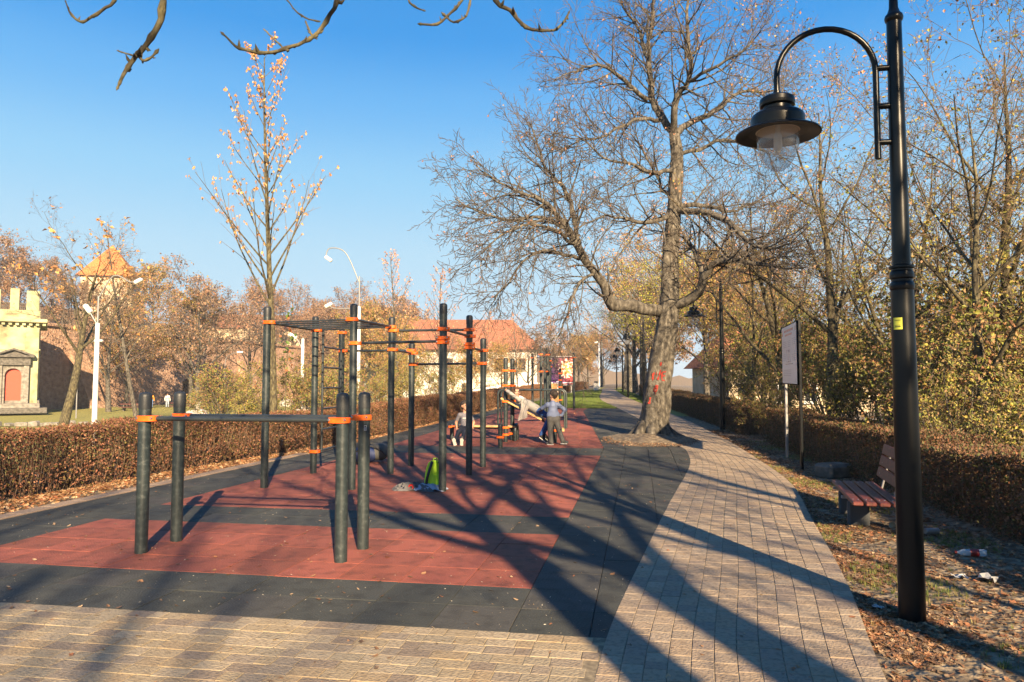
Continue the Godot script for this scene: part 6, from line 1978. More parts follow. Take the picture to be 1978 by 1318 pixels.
	for s in [-1, 1]:
		mb.cbox(Transform3D(Basis(Vector3(0, 0, 1), -s * 0.36), Vector3(dx + s * 0.82, 5.2, 0.45)), Vector3(1.82, 0.18, 1.0), 0.03)
	mb.tri(Vector3(dx - 1.5, 4.9, 0.6), Vector3(dx, 5.45, 0.6), Vector3(dx + 1.5, 4.9, 0.6))
	obj("pediment", mb, M.stone_dark, t)
	# white building with a hipped red roof
	t = thing("white_building", "long white building with hipped red tiled roof behind the gym", "building", Vector3(-8.0, -1.3, -95.0))
	box_part("wall", Vector3(0, 3.6, -6), Vector3(22.5, 7.4, 12), M.white_plaster, t, 0.03)
	mb = MB.new(); hip_roof(mb, -12.0, 12.1, 0.8, -12.8, 7.2, 11.6, 4.2); var rf := obj("roof", mb, M.roof_tile, t)
	roof_rows(rf, -12.0, 12.1, 0.8, -12.8, 7.2, 11.6, 4.2, 0.42, M.roof_tile)
	box_part("eaves", Vector3(0, 7.2, -6.0), Vector3(23.6, 0.16, 13.2), M.stone_dark, t)
	for x in [-9.0, -4.6, -0.2, 3.4, 6.2, 9.3]: window(t, Vector3(x, 5.3, 0.0), 0.95, 1.5, 0.0, M.stone_grey)
	for x in [-6.8, 2.0, 8.0]: window(t, Vector3(x, 2.0, 0.0), 1.1, 1.6, 0.0, M.stone_grey)
	# houses beyond the wood on the right
	var H := [[21.0, -56.0, 0.1, 9.0, 5.5, "white house with red roof glimpsed through the wood behind the notice board"], [36.0, -86.0, -0.2, 14.0, 8.0, "long pink-roofed house glimpsed through the wood right of the second street lamp"], [33.0, -45.0, -0.4, 10.0, 6.0, "yellow house with dark red roof at the right edge behind the trees"]]
	for i in 3:
		var e: Array = H[i]
		t = thing("house", e[5], "house", Vector3(e[0], -2.6, e[1]), e[2], "houses beyond the right wood")
		var w: float = e[3]; var h: float = e[4]
		box_part("wall", Vector3(0, h / 2, -4), Vector3(w, h, 8), M.beige_plaster if i < 2 else M.yellow_plaster, t, 0.03)
		mb = MB.new(); hip_roof(mb, -w / 2 - 0.6, w / 2 + 0.6, 0.6, -8.6, h - 0.1, h + 3.2, 2.0)
		rf = obj("roof", mb, M.roof_tile, t)
		roof_rows(rf, -w / 2 - 0.6, w / 2 + 0.6, 0.6, -8.6, h - 0.1, h + 3.2, 2.0, 0.4, M.roof_tile)
		box_part("chimney", Vector3(w * 0.2, h + 2.8, -4.5), Vector3(0.7, 1.6, 0.7), M.fort_brick, rf, 0.03)
		var n := int(w / 2.6)
		for k in n: window(t, Vector3(-w / 2 + 1.3 + k * 2.6, h * 0.62, 0.0), 1.0, 1.4, 0.0, M.white_paint)

func lamp_pole(label: String, at: Vector3, white_h: float, top_h: float, arms: Array) -> void:
	var t := thing("lamp_pole", label, "lamp post", at, 0.0, "white painted lamp poles in the park")
	var mb := MB.new()
	mb.lathe([[0.125, -0.2], [0.115, white_h * 0.5], [0.095, white_h], [0.0, white_h]], 12, Vector3.ZERO, true)
	obj("pole", mb, M.white_paint, t)
	if top_h > white_h:
		mb = MB.new(); mb.rod(Vector3(0, white_h - 0.1, 0), Vector3(0, top_h, 0), 0.045, 8); obj("mast", mb, M.grey_metal, t)
	for a in arms:
		mb = MB.new()
		var pts := []
		for p in a.pts: pts.append([Vector3(p[0], p[1], 0), 0.035])
		tube_of(mb, subdivide(pts, 4, 0.0), 8)
		obj("arm", mb, M.grey_metal, t)
		var e: Array = a.pts[a.pts.size() - 1]
		mb = MB.new()
		mb.cbox(Transform3D(Basis(Vector3(0, 0, 1), a.tilt), Vector3(e[0], e[1], 0)), Vector3(a.size, a.size * 0.42, a.size * 0.5), 0.05)
		obj("lamp_head", mb, M.white_paint, t)

func build_far_things() -> void:
	rng.seed = 55
	lamp_pole("white lamp pole with short tilted head before the leaning left tree", Vector3(-20.0, -1.45, -35.0), 5.9, 7.2, [{"pts": [[0, 5.8], [-0.25, 6.2], [-0.5, 6.6]], "tilt": -0.9, "size": 0.5}, {"pts": [[0, 7.1], [0.7, 8.2], [1.5, 7.9], [1.9, 7.95]], "tilt": 0.5, "size": 0.42}])
	lamp_pole("white lamp pole with tilted head left of the overhead ladder", Vector3(-14.4, -1.4, -50.0), 6.0, 6.1, [{"pts": [[0, 5.2], [-0.35, 5.9], [-0.7, 6.2]], "tilt": -0.5, "size": 0.6}])
	lamp_pole("tall white lamp pole with long bent arm above the pull-up frame", Vector3(-9.5, -1.4, -45.0), 7.7, 9.6, [{"pts": [[0, 9.2], [-0.7, 10.8], [-1.2, 11.3], [-1.9, 11.35], [-2.1, 10.9], [-1.95, 10.7]], "tilt": -0.6, "size": 0.5}, {"pts": [[0, 7.6], [-1.5, 7.6], [-1.9, 7.8]], "tilt": 0.5, "size": 0.5}])
	lamp_pole("distant white pole right of the billboard", G(-5.3, 100.0), 6.2, 6.5, [{"pts": [[0, 6.0], [-0.4, 6.3]], "tilt": 0.2, "size": 0.5}])
	for e in [[-37.0, -62.0, "thin grey street light near the fortress wall on the left"], [-33.5, -85.0, "thin grey street light right of the arch"]]:
		var t := thing("street_light", e[2], "lamp post", Vector3(e[0], ground_at(e[0], e[1]), e[1]), 0.0, "thin grey street lights in the park")
		var mb := MB.new()
		tube_of(mb, subdivide([[Vector3(0, 0, 0), 0.06], [Vector3(0, 3.0, 0), 0.05], [Vector3(0, 5.6, 0), 0.04], [Vector3(0.5, 6.3, 0), 0.035], [Vector3(1.4, 6.6, 0), 0.03]], 4, 0.0), 8)
		obj("pole", mb, M.grey_metal, t)
		box_part("lamp_head", Vector3(1.7, 6.62, 0), Vector3(0.7, 0.18, 0.26), M.white_paint, t, 0.04)
	# park furniture on the left lawn
	for e in [[-40.5, -78.0, "brown park table on the left lawn behind the first post"], [-37.0, -82.0, "brown park table right of the first one on the lawn"]]:
		var t := thing("picnic_table", e[2], "table", Vector3(e[0], ground_at(e[0], e[1]) + 0.02, e[1]), 0.2, "tables on the left lawn")
		for k in 3: box_part("board", Vector3(0, 0.75, -0.3 + 0.3 * k), Vector3(2.4, 0.07, 0.28), M.bench_red, t, 0.01)
		for s in [-1, 1]:
			box_part("leg", Vector3(s * 0.85, 0.36, 0), Vector3(0.12, 0.74, 0.7), M.stone_dark, t, 0.01)
			box_part("seat_board", Vector3(0, 0.44, s * 0.75), Vector3(2.4, 0.06, 0.28), M.bench_red, t, 0.01)
			box_part("seat_bracket", Vector3(s * 0.85, 0.36, 0), Vector3(0.1, 0.08, 1.7), M.stone_dark, t, 0.01)
	var bin := thing("waste_bin", "round white waste bin on the left lawn", "bin", Vector3(-34.4, ground_at(-34.4, -80.0), -80.0))
	var bm := MB.new()
	bm.lathe([[0.0, 0.0], [0.42, 0.0], [0.46, 1.0], [0.42, 1.0], [0.4, 0.1]], 16)
	obj("barrel", bm, M.concrete, bin)
	bm = MB.new(); bm.lathe([[0.47, 0.98], [0.47, 1.1], [0.41, 1.1]], 16); obj("rim", bm, M.stone_dark, bin)
	# boulders and the low stone border
	for e in [[-23.6, -55.0, 1.1, "big pale boulder on the lawn above the left hedge"], [-28.5, -92.0, 1.0, "pale boulder near the arch"], [-20.0, -70.0, 0.8, "pale boulder behind the slender tree"]]:
		var mb := MB.new()
		var f := FastNoiseLite.new(); f.seed = int(e[2] * 100); f.frequency = 1.2
		var rings := 8; var sides := 14
		var pts := []
		for i in rings + 1:
			for s in sides:
				var th := PI * i / rings; var ph := TAU * s / sides
				var d := Vector3(sin(th) * cos(ph), cos(th), sin(th) * sin(ph))
				pts.append(d * Vector3(1.0, 0.62, 0.8) * (1.0 + 0.35 * f.get_noise_3dv(d * 1.3)))
		for i in rings:
			for s in sides:
				mb.quad(pts[i * sides + s], pts[i * sides + (s + 1) % sides], pts[(i + 1) * sides + (s + 1) % sides], pts[(i + 1) * sides + s])
		var o := obj("boulder", mb, M.concrete)
		o.position = Vector3(e[0], ground_at(e[0], e[1]) + 0.35, e[1]); o.scale = Vector3.ONE * e[2]
		tag(o, e[3], "stone", "boulders on the left lawn")
	var bw := thing("stone_border", "low rough stone border along the lawn beyond the left hedge", "wall", Vector3.ZERO)
	var variants := []
	for k in 4:
		var mb := MB.new()
		mb.cbox(Transform3D(Basis(Vector3(0, 0, 1), rr(-0.1, 0.1)), Vector3.ZERO), Vector3(rr(0.5, 0.9), rr(0.4, 0.6), 0.5), 0.09)
		variants.append(mb.mesh())
	for i in 46:
		var x := -37.0 + i * 0.78
		var z := -50.0 - 0.25 * i * 0.5
		var o := put("stone", variants[rng.randi_range(0, 3)], M.stone_grey, bw)
		o.scale = Vector3(rr(0.7, 1.15), rr(0.5, 1.05), rr(0.7, 1.2))
		o.position = Vector3(x, ground_at(x, z) + 0.15, z); o.rotation = Vector3(0, rr(-0.3, 0.3), rr(-0.1, 0.1))
	# white fence panels beyond the hedge, behind the gym
	var fn := thing("low_fence", "low white fence beyond the left hedge behind the gym", "fence", Vector3.ZERO)
	for i in 34:
		var x := -11.0 + i * 0.45; var z := -52.0 - i * 0.35
		var mb := MB.new()
		mb.box(Vector3(x, ground_at(x, z) + 0.5, z), Vector3(0.34, 1.0 + rr(-0.1, 0.1), 0.06), 0.01)
		obj("panel", mb, M.white_paint, fn)
	# billboard with a printed poster
	var bb := thing("billboard", "billboard with purple and red poster beyond the far hedge", "billboard", Vector3(4.75, 0.2, -68.0), 0.05)
	for s in [-0.8, 0.8]: box_part("leg", Vector3(s, 0.9, -0.1), Vector3(0.12, 1.8, 0.12), M.grey_metal, bb, 0.01)
	box_part("frame", Vector3(0, 2.5, -0.05), Vector3(2.3, 2.75, 0.14), M.grey_metal, bb, 0.02)
	var img := Image.create(192, 224, false, Image.FORMAT_RGBA8)
	var n1 := FastNoiseLite.new(); n1.seed = 3; n1.frequency = 0.035; n1.fractal_octaves = 4
	for y in 224:
		for x in 192:
			var u := x / 191.0; var w := y / 223.0
			var c := Color(0.25, 0.08, 0.35).lerp(Color(0.6, 0.14, 0.1), clampf(u * 1.2, 0, 1)).lerp(Color(0.42, 0.1, 0.55), clampf((w - 0.62) * 3.0, 0, 1) * (1.0 - u))
			var d := Vector2((u - 0.66) / 0.34, (w - 0.42) / 0.34).length()
			var q := n1.get_noise_2d(x, y)
			if d + q * 0.8 < 0.85: c = Color(0.93, 0.62, 0.3) if q > -0.1 else Color(0.95, 0.88, 0.8)
			elif q > 0.32: c = c.darkened(0.5)
			img.set_pixel(x, y, c)
	img.fill_rect(Rect2i(96, 206, 84, 7), Color(0.92, 0.9, 0.9))
	img.fill_rect(Rect2i(40, 196, 22, 9), Color(0.92, 0.9, 0.95))
	var pmt := mat("poster", Color.WHITE, 0.4)
	pmt.albedo_texture = ImageTexture.create_from_image(img)
	var pq := MB.new()
	pq.quad(Vector3(-1.08, 1.22, 0.03), Vector3(-1.08, 3.8, 0.03), Vector3(1.08, 3.8, 0.03), Vector3(1.08, 1.22, 0.03))
	obj("poster", pq, pmt, bb)
	# pale bin column by the far path
	var col := thing("waste_bin", "pale square concrete bin beside the far path", "bin", G(-4.6, 80.0), -TURN)
	box_part("body", Vector3(0, 0.42, 0), Vector3(0.5, 0.84, 0.5), M.white_plaster, col, 0.03)
	box_part("lid", Vector3(0, 0.95, 0), Vector3(0.4, 0.22, 0.4), M.stone_dark, col, 0.03)
	# low dark bench by the avenue
	var bq := thing("park_bench", "small dark bench beside the avenue beyond the painted tree", "bench", G(0.45, 47.0), -TURN)
	box_part("seat", Vector3(0, 0.42, 0), Vector3(0.45, 0.06, 1.6), M.lamp_black, bq, 0.01)
	box_part("backrest", Vector3(0.22, 0.7, 0), Vector3(0.05, 0.36, 1.6), M.lamp_black, bq, 0.01)
	for s in [-0.6, 0.6]: box_part("leg", Vector3(0, 0.2, s), Vector3(0.4, 0.4, 0.07), M.lamp_black, bq, 0.01)

# ---------------------------------------------------------------- people
# bones: [a, ra, b, rb, colour]; the field of all of them is meshed as one surface
func body_mesh(bones: Array, cell: float, k: float, mb: MB) -> void:
	var lo := Vector3.ONE * 1e9; var hi := -lo
	for b in bones:
		for q in [[b[0], b[1]], [b[2], b[3]]]:
			var m: Vector3 = Vector3.ONE * (q[1] + k + cell * 2)
			lo = lo.min(q[0] - m); hi = hi.max(q[0] + m)
	var nx := int((hi.x - lo.x) / cell) + 2; var ny := int((hi.y - lo.y) / cell) + 2; var nz := int((hi.z - lo.z) / cell) + 2
	var F := PackedFloat32Array(); F.resize(nx * ny * nz); F.fill(1.0)
	var best := PackedFloat32Array(); best.resize(nx * ny * nz); best.fill(1.0)
	var who := PackedInt32Array(); who.resize(nx * ny * nz)
	for bi in bones.size():
		var b: Array = bones[bi]
		var pa: Vector3 = b[0]; var pb: Vector3 = b[2]
		var ra: float = b[1]; var rb: float = b[3]
		var m := Vector3.ONE * (maxf(ra, rb) + k + cell * 2)
		var l := ((pa.min(pb) - m - lo) / cell).floor(); var h := ((pa.max(pb) + m - lo) / cell).ceil()
		var ab := pb - pa
		var ll := maxf(ab.length_squared(), 1e-8)
		for z in range(maxi(int(l.z), 0), mini(int(h.z) + 1, nz)):
			for y in range(maxi(int(l.y), 0), mini(int(h.y) + 1, ny)):
				var at := (z * ny + y) * nx
				for x in range(maxi(int(l.x), 0), mini(int(h.x) + 1, nx)):
					var p := lo + Vector3(x, y, z) * cell
					var t := clampf((p - pa).dot(ab) / ll, 0.0, 1.0)
					var d := (p - pa - ab * t).length() - lerpf(ra, rb, t)
					var i := at + x
					if d < best[i]: best[i] = d; who[i] = bi
					var f := F[i]
					var hh := maxf(k - absf(f - d), 0.0) / k
					F[i] = minf(f, d) - hh * hh * k * 0.25
	var idx := {}
	var st := mb.v.size()
	var off := [0, 1, nx, nx + 1, nx * ny, nx * ny + 1, nx * ny + nx, nx * ny + nx + 1]
	for z in nz - 1:
		for y in ny - 1:
			var row := (z * ny + y) * nx
			for x in nx - 1:
				var i := row + x
				var s := 0
				for o in 8:
					if F[i + off[o]] < 0.0: s += 1
				if s == 0 or s == 8: continue
				var sum := Vector3.ZERO; var n := 0
				for e in [[0, 1], [2, 3], [4, 5], [6, 7], [0, 2], [1, 3], [4, 6], [5, 7], [0, 4], [1, 5], [2, 6], [3, 7]]:
					var fa := F[i + off[e[0]]]; var fb := F[i + off[e[1]]]
					if (fa < 0.0) != (fb < 0.0):
						var t := fa / (fa - fb)
						var ca := Vector3(e[0] & 1, (e[0] >> 1) & 1, e[0] >> 2); var cb := Vector3(e[1] & 1, (e[1] >> 1) & 1, e[1] >> 2)
						sum += ca.lerp(cb, t); n += 1
				var p := lo + (Vector3(x, y, z) + sum / n) * cell
				var gr := Vector3(F[i + 1] - F[i] + F[i + off[7]] - F[i + off[6]], F[i + off[2]] - F[i] + F[i + off[7]] - F[i + off[5]], F[i + off[4]] - F[i] + F[i + off[7]] - F[i + off[3]])
				mb.col = bones[who[i]][4]
				idx[i] = mb.vert(p, gr.normalized() if gr.length_squared() > 1e-12 else Vector3.UP)
	for z in range(1, nz - 1):
		for y in range(1, ny - 1):
			for x in range(1, nx - 1):
				var i := (z * ny + y) * nx + x
				var a := F[i] < 0.0
				for ax in 3:
					var stp: int = [1, nx, nx * ny][ax]
					var b := F[i + stp] < 0.0
					if a == b: continue
					var u: int = [nx, nx * ny, 1][ax]; var w: int = [nx * ny, 1, nx][ax]
					var q := [i - u - w, i - w, i, i - u]
					var ok := true
					for e in q: ok = ok and idx.has(e)
					if not ok: continue
					if a: mb.ix.append_array(PackedInt32Array([idx[q[0]], idx[q[2]], idx[q[1]], idx[q[0]], idx[q[3]], idx[q[2]]]))
					else: mb.ix.append_array(PackedInt32Array([idx[q[0]], idx[q[1]], idx[q[2]], idx[q[0]], idx[q[2]], idx[q[3]]]))

func hand(mb: MB, wrist: Vector3, dir: Vector3, palm_n: Vector3, skin: Color, s := 1.0, curl := 0.5) -> void:
	# four fingers and a thumb, rooted inside the palm
	mb.col = skin
	var side := dir.cross(palm_n).normalized()
	var pc := wrist + dir * 0.045 * s
	for i in 4:
		var f := (i - 1.5) * 0.0165 * s
		var base := pc + dir * 0.02 * s + side * f
		var L: float = [0.05, 0.058, 0.055, 0.044][i] * s
		var d1 := (dir + palm_n * curl * 0.5).normalized(); var d2 := (dir + palm_n * curl * 1.6).normalized()
		mb.tube(PackedVector3Array([base, base + d1 * L * 0.5, base + d1 * L * 0.5 + d2 * L * 0.5]), PackedFloat32Array([0.0085 * s, 0.008 * s, 0.005 * s]), 6, true)
	var tb := wrist + dir * 0.02 * s + side * 0.026 * s
	mb.tube(PackedVector3Array([tb, tb + (dir + side).normalized() * 0.03 * s, tb + (dir + side * 0.5 + palm_n * 0.3).normalized() * 0.055 * s]), PackedFloat32Array([0.01 * s, 0.009 * s, 0.006 * s]), 6, true)

func head(o: Node3D, mb: MB, c: Vector3, up: Vector3, face: Vector3, skin: Color, hair: Color, s: float) -> void:
	var side := up.cross(face).normalized()
	# skull, jaw, nose, ears
	var bones := [[c + up * 0.02 * s, 0.088 * s, c - face * 0.025 * s + up * 0.01 * s, 0.088 * s, skin], [c - up * 0.055 * s + face * 0.035 * s, 0.055 * s, c - up * 0.075 * s + face * 0.045 * s, 0.04 * s, skin], [c + face * 0.088 * s, 0.012 * s, c + face * 0.102 * s - up * 0.025 * s, 0.014 * s, skin], [c + side * 0.086 * s - up * 0.0 * s, 0.016 * s, c + side * 0.09 * s - up * 0.03 * s, 0.013 * s, skin], [c - side * 0.086 * s, 0.016 * s, c - side * 0.09 * s - up * 0.03 * s, 0.013 * s, skin]]
	body_mesh(bones, 0.0085 * s, 0.02 * s, mb)
	# eyes, brows and mouth
	for e in [-1.0, 1.0]:
		mb.col = Color(0.03, 0.02, 0.015)
		var q: Vector3 = c + face * 0.087 * s + side * e * 0.033 * s + up * 0.012 * s
		mb.tube(PackedVector3Array([q - side * 0.012 * s, q + side * 0.012 * s]), PackedFloat32Array([0.006 * s, 0.006 * s]), 6, true)
		mb.tube(PackedVector3Array([q - side * 0.016 * s + up * 0.02 * s, q + side * 0.016 * s + up * 0.02 * s]), PackedFloat32Array([0.005 * s, 0.004 * s]), 5, true)
	mb.col = Color(0.32, 0.1, 0.08)
	var m := c + face * 0.088 * s - up * 0.053 * s
	mb.tube(PackedVector3Array([m - side * 0.02 * s, m + face * 0.004 * s, m + side * 0.02 * s]), PackedFloat32Array([0.004 * s, 0.006 * s, 0.004 * s]), 6, true)
	# hair
	var hm := MB.new()
	var hb := [[c + up * 0.045 * s - face * 0.012 * s, 0.093 * s, c + up * 0.02 * s - face * 0.045 * s, 0.092 * s, hair], [c + up * 0.085 * s + face * 0.03 * s, 0.045 * s, c + up * 0.06 * s + face * 0.062 * s, 0.028 * s, hair], [c - up * 0.01 * s - face * 0.055 * s, 0.066 * s, c - up * 0.05 * s - face * 0.055 * s, 0.05 * s, hair]]
	for e in [-1.0, 1.0]: hb.append([c + side * e * 0.06 * s + up * 0.05 * s, 0.045 * s, c + side * e * 0.074 * s + up * 0.005 * s - face * 0.02 * s, 0.03 * s, hair])
	body_mesh(hb, 0.0095 * s, 0.018 * s, hm)
	obj("hair", hm, M.painted, o)

func shoe(o: Node3D, heel: Vector3, toe: Vector3, up: Vector3, upper: Color, sole: Color) -> void:
	var mb := MB.new()
	body_mesh([[heel + up * 0.035, 0.036, toe + up * 0.03 - (toe - heel) * 0.12, 0.034, upper], [heel + up * 0.065, 0.034, heel + up * 0.06 + (toe - heel) * 0.35, 0.03, upper]], 0.011, 0.02, mb)
	var so := obj("shoe", mb, M.painted, o)
	var sm := MB.new()
	var d := (toe - heel).normalized(); var side := d.cross(up).normalized()
	var rows := []
	for e in [[0.0, 0.03], [0.03, 0.04], [0.5, 0.036], [0.75, 0.044], [0.95, 0.034], [1.03, 0.012]]: rows.append([heel.lerp(toe, e[0]) - d * 0.03, e[1], 0.011, 0.6])
	sm.col = sole
	soft(sm, rows, side, up, 14)
	obj("sole", sm, M.painted, so)

func build_people() -> void:
	var skin := Color(0.38, 0.21, 0.14)
	var brown := Color(0.02, 0.013, 0.01)
	var V := func(x: float, y: float, z: float) -> Vector3: return Vector3(x, y, z)
	# child standing, back turned, hand on hip. local x right, y up, z towards the viewer
	var o := thing("person", "standing child in blue-grey hoodie and grey trousers, back turned, hand on hip", "person", Vector3(0.99, 0.075, -17.75))
	var hood := Color(0.11, 0.145, 0.24); var trs := Color(0.062, 0.06, 0.06)
	var mb := MB.new()
	var B := [
		[V.call(-0.045, 0.63, 0), 0.105, V.call(0.075, 0.63, 0), 0.105, trs], [V.call(0.01, 0.72, 0), 0.115, V.call(0.01, 0.8, 0), 0.112, hood], [V.call(0.0, 0.8, 0), 0.11, V.call(0.0, 0.93, 0.01), 0.105, hood],
		[V.call(-0.115, 0.97, 0), 0.058, V.call(0.115, 0.97, 0), 0.058, hood], [V.call(-0.05, 0.72, 0), 0.1, V.call(0.07, 0.72, 0), 0.1, hood], [V.call(0, 1.01, 0.045), 0.055, V.call(0, 0.95, 0.08), 0.05, hood],
		[V.call(0, 1.0, 0), 0.045, V.call(0.0, 1.1, -0.01), 0.042, skin],
		[V.call(-0.13, 0.96, 0), 0.052, V.call(-0.25, 0.88, -0.09), 0.044, hood], [V.call(-0.25, 0.88, -0.09), 0.043, V.call(-0.28, 0.82, -0.26), 0.034, hood], [V.call(-0.28, 0.82, -0.27), 0.027, V.call(-0.285, 0.81, -0.33), 0.026, skin],
		[V.call(0.135, 0.96, 0), 0.052, V.call(0.3, 0.84, 0.03), 0.043, hood], [V.call(0.3, 0.84, 0.03), 0.042, V.call(0.22, 0.71, -0.02), 0.034, hood], [V.call(0.22, 0.71, -0.02), 0.027, V.call(0.175, 0.68, -0.05), 0.026, skin],
		[V.call(-0.06, 0.6, 0), 0.085, V.call(-0.06, 0.34, 0.0), 0.066, trs], [V.call(-0.06, 0.34, 0.0), 0.064, V.call(-0.045, 0.08, 0.02), 0.058, trs],
		[V.call(0.08, 0.6, 0), 0.085, V.call(0.15, 0.35, 0.02), 0.066, trs], [V.call(0.15, 0.35, 0.02), 0.064, V.call(0.235, 0.1, 0.05), 0.056, trs]]
	body_mesh(B, 0.015, 0.035, mb)
	hand(mb, V.call(-0.285, 0.82, -0.3), V.call(-0.1, -0.2, -1).normalized(), V.call(0, -1, 0.2).normalized(), skin, 0.85)
	hand(mb, V.call(0.2, 0.7, -0.04), V.call(-0.8, -0.3, -0.3).normalized(), V.call(-0.3, 0.2, 1).normalized() * -1.0, skin, 0.85)
	head(o, mb, V.call(0.01, 1.2, -0.01), Vector3.UP, V.call(-0.75, -0.1, -0.65).normalized(), skin, brown, 1.0)
	obj("body", mb, M.painted, o)
	shoe(o, V.call(-0.02, 0.0, 0.03), V.call(-0.15, 0.0, -0.08), Vector3.UP, Color(0.06, 0.06, 0.065), Color(0.4, 0.4, 0.4))
	shoe(o, V.call(0.22, 0.03, 0.06), V.call(0.36, 0.02, -0.04), V.call(0.15, 1, 0).normalized(), Color(0.05, 0.055, 0.06), Color(0.5, 0.5, 0.5))
	# child lying on the sit-up bench
	o = thing("person", "child lying back on the sit-up bench in grey jacket and blue jeans", "person", Vector3(0.1, 0.085, -18.3))
	var jac := Color(0.23, 0.225, 0.22); var jean := Color(0.012, 0.06, 0.22); var tee := Color(0.62, 0.58, 0.56)
	mb = MB.new()
	B = [
		[V.call(0.1, 1.03, 0), 0.09, V.call(0.3, 0.95, 0), 0.11, jac], [V.call(0.3, 0.95, 0), 0.11, V.call(0.5, 0.84, 0), 0.108, jac], [V.call(0.48, 0.85, 0), 0.1, V.call(0.6, 0.77, 0), 0.1, jac],
		[V.call(0.08, 1.06, -0.1), 0.055, V.call(0.08, 1.06, 0.11), 0.055, jac], [V.call(0.06, 1.1, 0), 0.05, V.call(0.02, 1.17, 0), 0.045, skin], [V.call(0.1, 1.12, 0.0), 0.05, V.call(0.2, 1.07, 0), 0.05, tee],
		[V.call(0.07, 1.08, 0.12), 0.05, V.call(-0.13, 1.22, 0.13), 0.043, jac], [V.call(-0.13, 1.22, 0.13), 0.042, V.call(-0.22, 1.28, 0.05), 0.034, jac], [V.call(-0.22, 1.28, 0.05), 0.027, V.call(-0.24, 1.3, 0.0), 0.026, skin],
		[V.call(0.07, 1.08, -0.12), 0.05, V.call(-0.1, 1.24, -0.17), 0.043, jac], [V.call(-0.1, 1.24, -0.17), 0.042, V.call(-0.22, 1.29, -0.1), 0.034, jac], [V.call(-0.22, 1.29, -0.1), 0.027, V.call(-0.24, 1.3, -0.06), 0.026, skin],
		[V.call(0.6, 0.77, -0.05), 0.095, V.call(0.6, 0.77, 0.06), 0.095, jean], [V.call(0.62, 0.76, 0.07), 0.082, V.call(0.84, 0.62, 0.1), 0.066, jean], [V.call(0.84, 0.62, 0.1), 0.062, V.call(0.62, 0.2, 0.12), 0.047, jean],
		[V.call(0.62, 0.76, -0.07), 0.082, V.call(0.87, 0.6, -0.1), 0.066, jean], [V.call(0.87, 0.6, -0.1), 0.062, V.call(0.7, 0.22, -0.1), 0.047, jean]]
	body_mesh(B, 0.015, 0.03, mb)
	hand(mb, V.call(-0.235, 1.3, 0.02), V.call(-0.2, 0.1, -1).normalized(), V.call(-1, 0.2, 0.1).normalized(), skin, 0.85, 0.9)
	hand(mb, V.call(-0.235, 1.3, -0.08), V.call(-0.2, 0.1, 1).normalized(), V.call(-1, 0.2, 0.1).normalized(), skin, 0.85, 0.9)
	head(o, mb, V.call(-0.01, 1.25, 0.0), V.call(-0.75, 0.66, 0).normalized(), V.call(0.62, 0.76, 0.15).normalized(), Color(0.45, 0.26, 0.19), Color(0.05, 0.025, 0.014), 0.98)
	obj("body", mb, M.painted, o)
	# open jacket hanging down at the side
	mb = MB.new()
	mb.col = Color(0.28, 0.255, 0.245)
	var n := 8
	var gp := []
	for i in n + 1:
		for j in n + 1:
			var u := float(i) / n; var w := float(j) / n
			gp.append(V.call(0.12 + 0.2 * u - 0.06 * w + 0.02 * sin(w * 5.0 + u * 3.0), 1.0 - 0.12 * u - 0.46 * w * (1.0 - 0.45 * u), 0.12 + 0.02 * sin(u * 11.0) + 0.03 * sin(w * 3.0)))
	for i in n:
		for j in n:
			mb.quad(gp[i * (n + 1) + j], gp[(i + 1) * (n + 1) + j], gp[(i + 1) * (n + 1) + j + 1], gp[i * (n + 1) + j + 1])
			mb.quad(gp[i * (n + 1) + j] - Vector3(0, 0, 0.012), gp[i * (n + 1) + j + 1] - Vector3(0, 0, 0.012), gp[(i + 1) * (n + 1) + j + 1] - Vector3(0, 0, 0.012), gp[(i + 1) * (n + 1) + j] - Vector3(0, 0, 0.012))
	obj("jacket_flap", mb, M.painted, o)
	shoe(o, V.call(0.6, 0.12, 0.13), V.call(0.78, -0.02, 0.13), V.call(0.5, 0.85, 0).normalized(), Color(0.012, 0.013, 0.015), Color(0.65, 0.65, 0.6))
	shoe(o, V.call(0.68, 0.14, -0.1), V.call(0.85, 0.0, -0.1), V.call(0.5, 0.85, 0).normalized(), Color(0.012, 0.013, 0.015), Color(0.65, 0.65, 0.6))
	# child sitting at the flat bench, legs stretched towards the viewer
	o = thing("person", "child in grey shirt dipping at the flat bench, soles towards the viewer", "person", Vector3(-1.24, 0.075, -18.25))
	var shirt := Color(0.12, 0.115, 0.135); var navy := Color(0.006, 0.008, 0.022)
	mb = MB.new()
